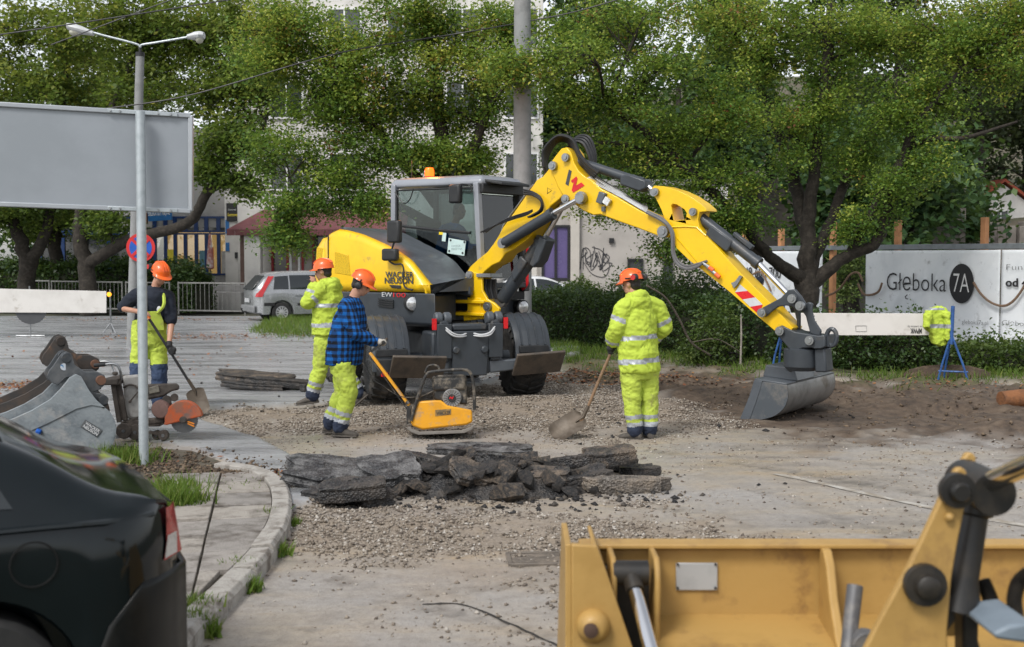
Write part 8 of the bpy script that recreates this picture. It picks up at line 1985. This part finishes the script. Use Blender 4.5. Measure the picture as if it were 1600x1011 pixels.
for pts, hd in (([(219, 74), (216, 70), (200, 65), (168, 57), (146, 51)], ((146, 54), (106, 43))), ([(219, 74), (222, 70), (240, 67), (270, 62), (293, 58)], ((293, 59), (319, 57)))):
    g = MB(); g.tube([Vector(q) for q in spline([P(*p, DL - .02) for p in pts], 16)], .022, 8); g.build('arm', M_galv, lp, world=True)
    a, b_ = P(*hd[0], DL - .02), P(*hd[1], DL - .02); d_ = (b_ - a); g = MB()
    up_ = Vector((0, 0, 1)); rows = []
    for t, w, h in ((0, .07, .05), (.15, .09, .06), (.45, .15, .09), (.75, .17, .10), (1.0, .11, .07)):
        c = a.lerp(b_, t); rows.append([c + Vector((0, w * math.cos(q), h * math.sin(q) + .02)) for q in np.linspace(0, 2 * math.pi, 12, False)])
    g.loft(rows); hh_ = g.build('lamp_head', M_refwht, lp, world=True)
    g = MB(); c = a.lerp(b_, .70); g.ball(c - Vector((0, 0, .05)), (d_.length * .24, .12, .09), nu=14, nv=8); g.build('lamp_glass', pmat('lamp_bowl', (.55, .54, .45), rough=.3), lp, world=True)
ns = empty('no_stopping_sign', P(220, 387, 25.8), 0, 'round blue and red no-stopping sign on the lamp post', 'road sign')
c = P(220, 387, 25.82); rs = 22.5 / FPX * 25.8; M_sblue = pmat('sign_blue', (.01, .085, .42), rough=.4); M_sred = pmat('sign_red', (.55, .02, .02), rough=.4)
g = MB(); g.lathe([(rs, 0), (rs, .012)], c, (0, -1, 0), 36); g.build('rim', M_sred, ns, world=True)
g = MB(); g.lathe([(rs * .78, .012), (rs * .78, .018)], c, (0, -1, 0), 36); g.build('face', M_sblue, ns, world=True)
for a in (R(45), R(-45)):
    u = Vector((math.cos(a), 0, math.sin(a))); g = MB(); g.beam(c - u * rs * .8 + Vector((0, -.020 - (.002 if a > 0 else 0), 0)), c + u * rs * .8 + Vector((0, -.020 - (.002 if a > 0 else 0), 0)), .012, rs * .20, (0, 0, 1) if False else u.cross(Vector((0, 1, 0)))); g.build('cross_bar', M_sred, ns, world=True)
g = MB(); g.box(c + Vector((-.0, .05, 0)), (.06, .1, .2)); g.build('bracket', M_galv, ns, world=True)

# =================================================================== BARRIERS
M_brd = pmat('barrier_board', (0.62, 0.60, 0.57), (0.55, 0.53, 0.50), scale=2, rough=.55, grime=.12, grime_col=(.40, .37, .33))
M_bluest = pmat('blue_stand_paint', (0.03, 0.10, 0.30), (0.02, 0.06, 0.18), scale=9, rough=.5)
bl_ = empty('barrier', G(40, 530, .07), 0, 'plain white barrier board with grey round sign back below it', 'barrier')
dB = 29.5
g = MB(); q = [P(-130, 448, dB), P(166, 455, dB), P(166, 489, dB), P(-130, 488, dB)]; g.prism(q, (0, .03, 0)); g.build('board', M_brd, bl_, bevel=.006, world=True)
g = MB(); c = P(48, 481, dB + .05); g.lathe([(.40, 0), (.40, .015)], c, (0, 1, 0), 32); g.build('round_sign', pmat('sign_back_grey', (.06, .063, .068), rough=.5), bl_, world=True)
for px_ in (-60, 46):
    g = MB(); a = P(px_, 447, dB + .12); f = Vector((a.x, a.y, .07)); g.cyl(f, a, .02, n=8); g.cyl(f + Vector((-.35, 0, .02)), f + Vector((.35, 0, .02)), .02, n=8); g.build('stand', M_steel, bl_, world=True)
wl2 = empty('warning_lamp', G(172, 523, .07), 0, 'small orange warning lamp on a thin tripod stand at the board end', 'warning lamp')
a = P(172, 452, 31.0); f = Vector((a.x, 31.0, .07)); g = MB(); g.cyl(f + Vector((0, 0, .25)), a, .022, n=8); g.build('pole', M_steel, wl2, world=True)
for s_ in (-1, 1):
    g = MB(); g.cyl(f + Vector((0, 0, .26)), f + Vector((.16 * s_, -.12, 0)), .016, n=8); g.build('leg', M_steel, wl2, world=True)
g = MB(); g.cyl(f + Vector((0, 0, .26)), f + Vector((0, .18, 0)), .016, n=8); g.build('leg', M_steel, wl2, world=True)
g = MB(); g.lathe([(.055, .0), (.06, .03), (.05, .05)], P(171, 460, 30.95), (0, -1, 0), 14); g.build('lamp', M_orange_lens, wl2, world=True)
# right-hand barrier
br_ = empty('barrier', G(1480, 598), 0, 'long white barrier board with lettering on blue stands before the shrubs', 'barrier')
q0, q1 = P(1236, 489, 20.6), P(1456, 490, 19.6); bz0, bz1 = P(1236, 524, 20.6), P(1456, 524, 19.6)
g = MB(); g.prism([q0, q1, bz1, bz0], (0, .03, 0)); bo_ = g.build('board', M_brd, br_, bevel=.005, world=True)
bx_ = (q1 - q0).normalized(); nrm_ = Vector((bx_.y, -bx_.x, 0)); nrm_ = nrm_ if nrm_.y < 0 else -nrm_
def on_board(px, py, off=.006):
    t = (px - 1236) / 220; p_ = q0.lerp(q1, t); b2_ = bz0.lerp(bz1, t); return p_.lerp(b2_, (py - 489.5) / 34.5) + nrm_ * off
for body, px0, px1, py0, py1, bold in (('MPWiK', 1441, 1424, 513, 521, .03), ('w Lublinie Sp.', 1441, 1419, 508, 511.5, .0)):
    t_ = text_obj('board_lettering', body, M_ink, frame(on_board(px0, py0), -bx_, (0, 0, -1)), width=(px0 - px1) / FPX * 19.8, height=(py1 - py0) / FPX * 19.8, bold=bold); t_.parent = bo_
t_ = text_obj('board_lettering', 'K\nZ3', M_ink, frame(on_board(1272, 508), bx_, (0, 0, 1)), width=.06, height=.16); t_.parent = bo_
g = MB(); pr_ = [on_board(*p) for p in ((1340, 509), (1357, 509), (1357, 518), (1340, 518))]; g.tube(pr_ + pr_[:1], .003, 4); g.build('maker_stamp', M_ink, bo_)
for px_, d_ in ((1489, 19.25), (1224, 20.9)):
    f = P(px_, 400, d_); tp = P(px_, 478, d_); gz0 = gz_at(f.x, d_)
    g = MB(); g.cyl(Vector((f.x, d_, .62)), tp, .030, n=10); st_ = g.build('stand', M_bluest, br_, world=True)
    for dx, dy in ((-.16, .10), (.24, -.10), (.02, .35)):
        g = MB(); g.tube([Vector((f.x, d_, .78)), Vector((f.x + dx * .7, d_ + dy * .7, .3)), Vector((f.x + dx, d_ + dy, gz0 - .02))], .018, 8); g.build('leg', M_bluest, br_, world=True)
    g = MB(); g.cyl(Vector((f.x - .16, d_ + .10, gz0 + .12)), Vector((f.x + .24, d_ - .10, gz0 + .12)), .014, n=8); g.build('foot_bar', M_bluest, br_, world=True)
# jacket hung over the board end
jk = empty('hi_vis_jacket', P(1466, 540, 19.4), 0, 'yellow high-visibility jacket hung over the barrier end', 'jacket')
mbj = MB(); JH = [(1452, 486), (1460, 481), (1472, 479), (1480, 483), (1483, 500), (1482, 520), (1483, 536), (1470, 541), (1460, 536), (1457, 520), (1449, 514), (1448, 498)]
mbj.prism([P(*p, 19.36) for p in JH], (0, .16, 0)); mbj.tube([P(1451, 490, 19.32), P(1448, 512, 19.30)], [.07, .06], 10); mbj.tube([P(1479, 488, 19.32), P(1482, 512, 19.30), P(1480, 532, 19.3)], [.06, .055, .05], 10)
def jcl(c):
    x, y = to_px(c.x, c.y, c.z); return 1 if (507 < y < 513 and x > 1453) or (481 < y < 485 and x < 1476) else 0
remeshed('cloth', mbj, [M_hiv, M_refl], .016, 4, jk, disp=fold(.020, 12, 3), classify=jcl, world=True)
# =================================================================== BROKEN ASPHALT
def asphalt_mat(name, top, side):
    m, nt, b = new_mat(name); L = nt.links
    tc = nd(nt, 'ShaderNodeTexCoord'); ge = nd(nt, 'ShaderNodeNewGeometry')
    vo = nd(nt, 'ShaderNodeTexVoronoi', Scale=55.0); L.new(tc.outputs['Object'], vo.inputs['Vector'])
    no = nd(nt, 'ShaderNodeTexNoise', Scale=7.0, Detail=8.0, Roughness=.68); L.new(tc.outputs['Object'], no.inputs['Vector'])
    c = ramp(nt, vo.outputs['Color'], [(0.2, c4(side[0])), (0.6, c4(side[1])), (0.92, c4(side[2]))])
    c = mixc(nt, ramp(nt, no.outputs[0], [(0.45, (0, 0, 0)), (0.66, (1, 1, 1))]), c, top)
    L.new(c, b.inputs['Base Color'])
    rr_ = nd(nt, 'ShaderNodeMapRange'); rr_.inputs[3].default_value = .35; rr_.inputs[4].default_value = .85; L.new(no.outputs[0], rr_.inputs[0]); L.new(rr_.outputs[0], b.inputs['Roughness'])
    bp_ = nd(nt, 'ShaderNodeBump', Strength=.9, Distance=.012); L.new(vo.outputs['Distance'], bp_.inputs['Height']); L.new(bp_.outputs[0], b.inputs['Normal'])
    return m
M_asp = asphalt_mat('broken_asphalt', (0.075, 0.063, 0.053), [(0.008, 0.008, 0.009), (0.020, 0.020, 0.021), (0.065, 0.06, 0.056)])
M_aspb = asphalt_mat('muddy_asphalt', (0.17, 0.13, 0.095), [(0.014, 0.013, 0.013), (0.035, 0.033, 0.032), (0.08, 0.07, 0.06)])
M_aspg = asphalt_mat('grey_topped_asphalt', (0.175, 0.172, 0.17), [(0.012, 0.012, 0.013), (0.032, 0.032, 0.034), (0.07, 0.07, 0.072)])
M_concb = asphalt_mat('muddy_concrete_edge', (0.22, 0.18, 0.14), [(0.07, 0.06, 0.05), (0.12, 0.105, 0.09), (0.20, 0.18, 0.16)])
def slab_mesh(name, w, d, t, seed, rough=.20, nseg=17):
    """broken plate: ragged outline, layered edge, uneven faces"""
    rr_ = random.Random(seed); mb_ = MB(); pts = []
    for k in range(nseg):
        a = 2 * math.pi * k / nseg; e = 1 / max(abs(math.cos(a)), abs(math.sin(a))) ** .75; r_ = e * (1 + rr_.uniform(-rough, rough)); pts.append((math.cos(a) * r_ * w / 2, math.sin(a) * r_ * d / 2))
    rings = []
    for z, s_ in ((-t * .5, .90), (-t * .42, .97), (-t * .1, 1.0), (t * .2, .96), (t * .42, 1.0), (t * .5, .955)):
        rings.append([(x * s_ * (1 + rr_.uniform(-.015, .015)), y * s_ * (1 + rr_.uniform(-.015, .015)), z + rr_.uniform(-.006, .006)) for x, y in pts])
    for s_, zz_ in ((.6, .5), (.25, .5)): rings.append([(x * s_, y * s_, t * zz_ + rr_.uniform(-.012, .012)) for x, y in pts])
    rings.insert(0, [(x * .5, y * .5, -t * .5 + rr_.uniform(-.01, .01)) for x, y in pts])
    mb_.loft(rings); return mb_
def slab(label, px, py, z, w, d, t, rot, mat, seed, name='asphalt_chunk', group='broken asphalt slabs'):
    mb_ = slab_mesh(name, w, d, t, seed); o = mb_.build(name, mat, smooth=25); p = G(px, py, z) ; o.location = (p.x, p.y, z); o.rotation_euler = tuple(R(a) for a in rot); tag(o, label, 'asphalt slab', group); return o
slab('largest grey-topped asphalt slab tilted at the head of the pile', 520, 738, .14, .80, .72, .11, (7, 5, 8), M_aspg, 1)
slab('second grey-topped slab between the largest one and the rubble', 612, 735, .17, .52, .60, .11, (10, -6, 24), M_aspg, 21)
slab('thick black asphalt block under the near edge of the big slab', 546, 765, .14, .50, .34, .13, (4, -5, 12), M_asp, 2)
slab('lowest flat asphalt block below the stacked pair', 520, 775, .055, .42, .32, .10, (0, 2, -8), M_asp, 3)
slab('small squared asphalt block beside the stacked pair', 585, 775, .08, .24, .26, .15, (2, 5, 20), M_asp, 4)
slab('thin grey slab lying flat behind the rubble', 752, 703, .10, .95, .40, .07, (3, 1, -4), M_aspg, 5)
slab('upper muddy block stacked at the far end of the pile', 952, 712, .20, .44, .34, .13, (3, -4, 10), M_aspb, 6)
slab('dark block carrying the upper muddy block', 962, 722, .065, .42, .34, .12, (0, 3, -6), M_asp, 7)
slab('long pale concrete kerb piece before the pile end', 977, 757, .065, .72, .20, .12, (2, 2, 6), M_concb, 8)
slab('curved dark slab leaning across the pile middle', 895, 722, .14, .58, .30, .11, (-8, -9, -5), M_asp, 9)
slab('brown-faced slab sloping down the pile front', 735, 738, .20, .40, .28, .08, (30, 14, 30), M_aspb, 10)
slab('dark slab at the back left of the heap', 672, 724, .18, .50, .30, .11, (-6, 12, -14), M_asp, 11)
slab('flat muddy slab above the small rubble', 830, 740, .15, .62, .32, .08, (10, 4, -12), M_aspb, 12)
slab('dark block half under the curved slab', 915, 748, .09, .44, .30, .14, (4, -8, 22), M_asp, 13)
slab('black slab sticking up from the rubble centre', 775, 725, .20, .50, .30, .10, (-18, 10, 40), M_asp, 14)
slab('low black slab behind the long kerb piece', 1000, 735, .04, .34, .26, .08, (0, 0, 15), M_asp, 15)
slab('longest asphalt slab lying beside the rear wheel', 398, 590, .20, 1.25, .60, .12, (3, 4, -6), M_aspb, 16)
slab('middle dark slab of the three beside the rear wheel', 440, 598, .16, 1.0, .45, .12, (-2, 5, 5), M_asp, 17)
slab('lowest thin slab of the three beside the rear wheel', 400, 602, .12, .95, .50, .09, (0, 3, -10), M_asp, 18)
slab('small asphalt crumb on the wet road near the rear wheel', 482, 606, .12, .28, .2, .1, (0, 3, 30), M_asp, 19)
# lumps of the heap: each its own piece
lump_meshes = []
def hull_mesh(seed, sx, sy, sz, n=16):
    rr2 = random.Random(seed); bm = bmesh.new()
    for _ in range(n):
        q = Vector((rr2.uniform(-1, 1), rr2.uniform(-1, 1), rr2.uniform(-1, 1))); q = q / max(abs(q.x), abs(q.y), abs(q.z)) * rr2.uniform(.75, 1); bm.verts.new((q.x * sx / 2, q.y * sy / 2, q.z * sz / 2))
    bmesh.ops.convex_hull(bm, input=bm.verts[:]); bm.verts.ensure_lookup_table()
    for v in [v for v in bm.verts if not v.link_faces]: bm.verts.remove(v)
    me = bpy.data.meshes.new('asphalt_lump'); bm.to_mesh(me); bm.free(); me.materials.append(M_aspb if seed % 10 in (1, 5, 8) else M_asp); return me
for k in range(14): lump_meshes.append(hull_mesh(300 + k, 1.0, .8, (.7, .32, .5, .28, .6, .4, .45)[k % 7]))
rr_ = random.Random(12); hc_ = G(765, 768)
n_l = 0
while n_l < 230:
    u, v = rr_.gauss(0, .5), rr_.gauss(0, .5)
    if u * u + v * v > 1.2: continue
    x, y = hc_.x + u * 1.05, hc_.y + v * .50 + .10; h = .24 * max(0, 1 - (u * u + v * v) / 1.15)
    o = bpy.data.objects.new('asphalt_lump', lump_meshes[rr_.randrange(14)]); COL.objects.link(o); s_ = rr_.uniform(.05, .11) if rr_.random() < .62 else rr_.uniform(.12, .30)
    o.location = (x, y, h * rr_.uniform(.55, 1.0) + s_ * .15); o.scale = (s_, s_ * rr_.uniform(.8, 1.2), s_); o.rotation_euler = (rr_.uniform(-.6, .6), rr_.uniform(-.6, .6), rr_.uniform(0, 6.28))
    tag(o, 'small dark lump in the heap of broken asphalt', 'asphalt lump', 'lumps in the asphalt heap'); n_l += 1
# dark core and crumbs
mb_ = MB(); rows = []
for r_, z in ((1.0, -.02), (.8, .08), (.55, .16), (.3, .20), (.05, .22)): rows.append([(math.cos(a) * r_ * 1.05 * (1 + .1 * math.sin(3 * a)), math.sin(a) * r_ * .48, z) for a in np.linspace(0, 2 * math.pi, 20, False)])
mb_.loft(rows); co_ = mb_.build('rubble_core', M_asp); co_.location = (hc_.x, hc_.y + .1, 0); tag(co_, 'fine black rubble filling the asphalt heap', 'rubble', kind='stuff')
rg = np.random.default_rng(44); n = 900
M_crumb = rnd_mat('asphalt_crumb', [(0, (.008, .008, .009)), (.7, (.03, .028, .027)), (1, (.10, .08, .06))], .7)
xs = np.r_[hc_.x + rg.normal(0, .75, n), G(880, 640).x + rg.normal(0, 2.2, 120), G(420, 620).x + rg.normal(0, .8, 60)]; ys = np.r_[hc_.y + rg.normal(-.05, .38, n), G(880, 660).y + rg.normal(0, 1.2, 120), G(420, 600).y + rg.normal(0, .6, 60)]
tag(scatter_rocks('asphalt_crumbs', xs, ys, .008 + .03 * rg.random(len(xs)) ** 2.5, M_crumb, 45), 'scattered black asphalt crumbs round the heap', 'rubble', kind='stuff')

# =================================================================== SMALL THINGS
# drain grate
dgx = G(838, 877, .0); dr = empty('drain_grate', (dgx.x, dgx.y, -0.012), R(4), 'iron drain grate sunk in the muddy gravel near the loader bucket', 'drain grate')
M_iron = pmat('cast_iron', (.15, .13, .11), (.23, .195, .16), scale=12, rough=.65, metal=.4)
for a, b_ in (((-.18, -.15), (.18, -.15)), ((-.18, .15), (.18, .15)), ((-.18, -.15), (-.18, .15)), ((.18, -.15), (.18, .15))):
    g = MB(); g.beam((*a, .02), (*b_, .02), .03, .04); g.build('grate_frame', M_iron, dr, bevel=.004)
for k in range(7):
    y = -.114 + k * .038; g = MB(); g.beam((-.165, y, .018), (.165, y, .018), .016, .03); g.build('grate_bar', M_iron, dr, bevel=.003)
g = MB(); g.box((0, 0, .002), (.33, .27, .01)); g.build('drain_well', M_grease_shade, dr)
# stacked slabs by the hedge
for k in range(5):
    rr_ = random.Random(k); p = G(1127, 573, .0); mb_ = slab_mesh('s', .66 - .03 * k, .55, .055, 200 + k, .05); o = mb_.build('stacked_plate', M_asp, smooth=25); o.location = (p.x + rr_.uniform(-.03, .03), p.y + 0.1, .08 + .065 * k); o.rotation_euler = (0, 0, rr_.uniform(-.1, .1)); tag(o, ['lowest', 'second', 'middle', 'fourth', 'topmost'][k] + ' dark slab of the low stack beside the hedge', 'slab', 'slabs stacked by the hedge')
# rusty pipe end
p = G(1585, 640, 0); g = MB(); g.tube([Vector((p.x - .18, p.y, .13)), Vector((p.x + .1, p.y + .05, .14)), Vector((p.x + 1.2, p.y + .2, .16))], [.11, .125, .12], 16); o = g.build('log', pmat('rust_brown_log', (.22, .09, .035), (.13, .06, .03), scale=6, rough=.85, bump=.5)); tag(o, 'rust-brown log lying on the bare soil at the picture edge', 'log')
# stake and broken branch
p = G(1157, 574, .03); g = MB(); g.tube([p, p + Vector((.01, 0, .6)), p + Vector((.0, 0, .95))], [.02, .017, .012], 7); o = g.build('stake', pmat('bleached_stake', (.30, .27, .24), rough=.9)); tag(o, 'thin bleached stake standing before the shrub', 'stake')
g = MB(); bpts = [P(1010, 446, 21.5), P(1040, 465, 21.5), P(1062, 500, 21.6), P(1080, 535, 21.7), P(1110, 555, 21.8)]; g.tube([Vector(q) for q in spline(bpts, 16)], [.016] * 6 + [.02] * 10, 6); g.tube([Vector(q) for q in spline([P(1080, 535, 21.7), P(1120, 530, 21.7), P(1160, 552, 21.8)], 10)], .012, 5); o = g.build('broken_branch', M_bark_l); tag(o, 'bare bent branch leaning over the hedge', 'branch')
hedge('branch_leaves', 'small leafy branch lying at the hedge foot', [W2(1060, 22.2), W2(1120, 22.0), W2(1165, 22.0)], .45, .5, 1500, .06, M_leaf_cot, 79, cat='branch', ragged=.5, top_wild=.3, core=False)
# dug-out mound
g = MB(); rows = []
for r_, z in ((1.0, -.05), (.8, .07), (.5, .13), (.1, .16)): rows.append([(math.cos(a) * r_ * .75 * (1 + .15 * math.sin(2 * a + 1)), math.sin(a) * r_ * .35, z + .03 * math.sin(5 * a)) for a in np.linspace(0, 2 * math.pi, 18, False)])
g.loft(rows); o = g.build('soil_mound', pmat('dug_soil', (.055, .036, .024), (.10, .07, .045), scale=8, rough=.95, bump=.8, bscale=30)); p = G(1500, 598); o.location = (p.x, p.y + .6, .05); tag(o, 'dark mound of dug soil behind the blue barrier stand', 'soil mound')
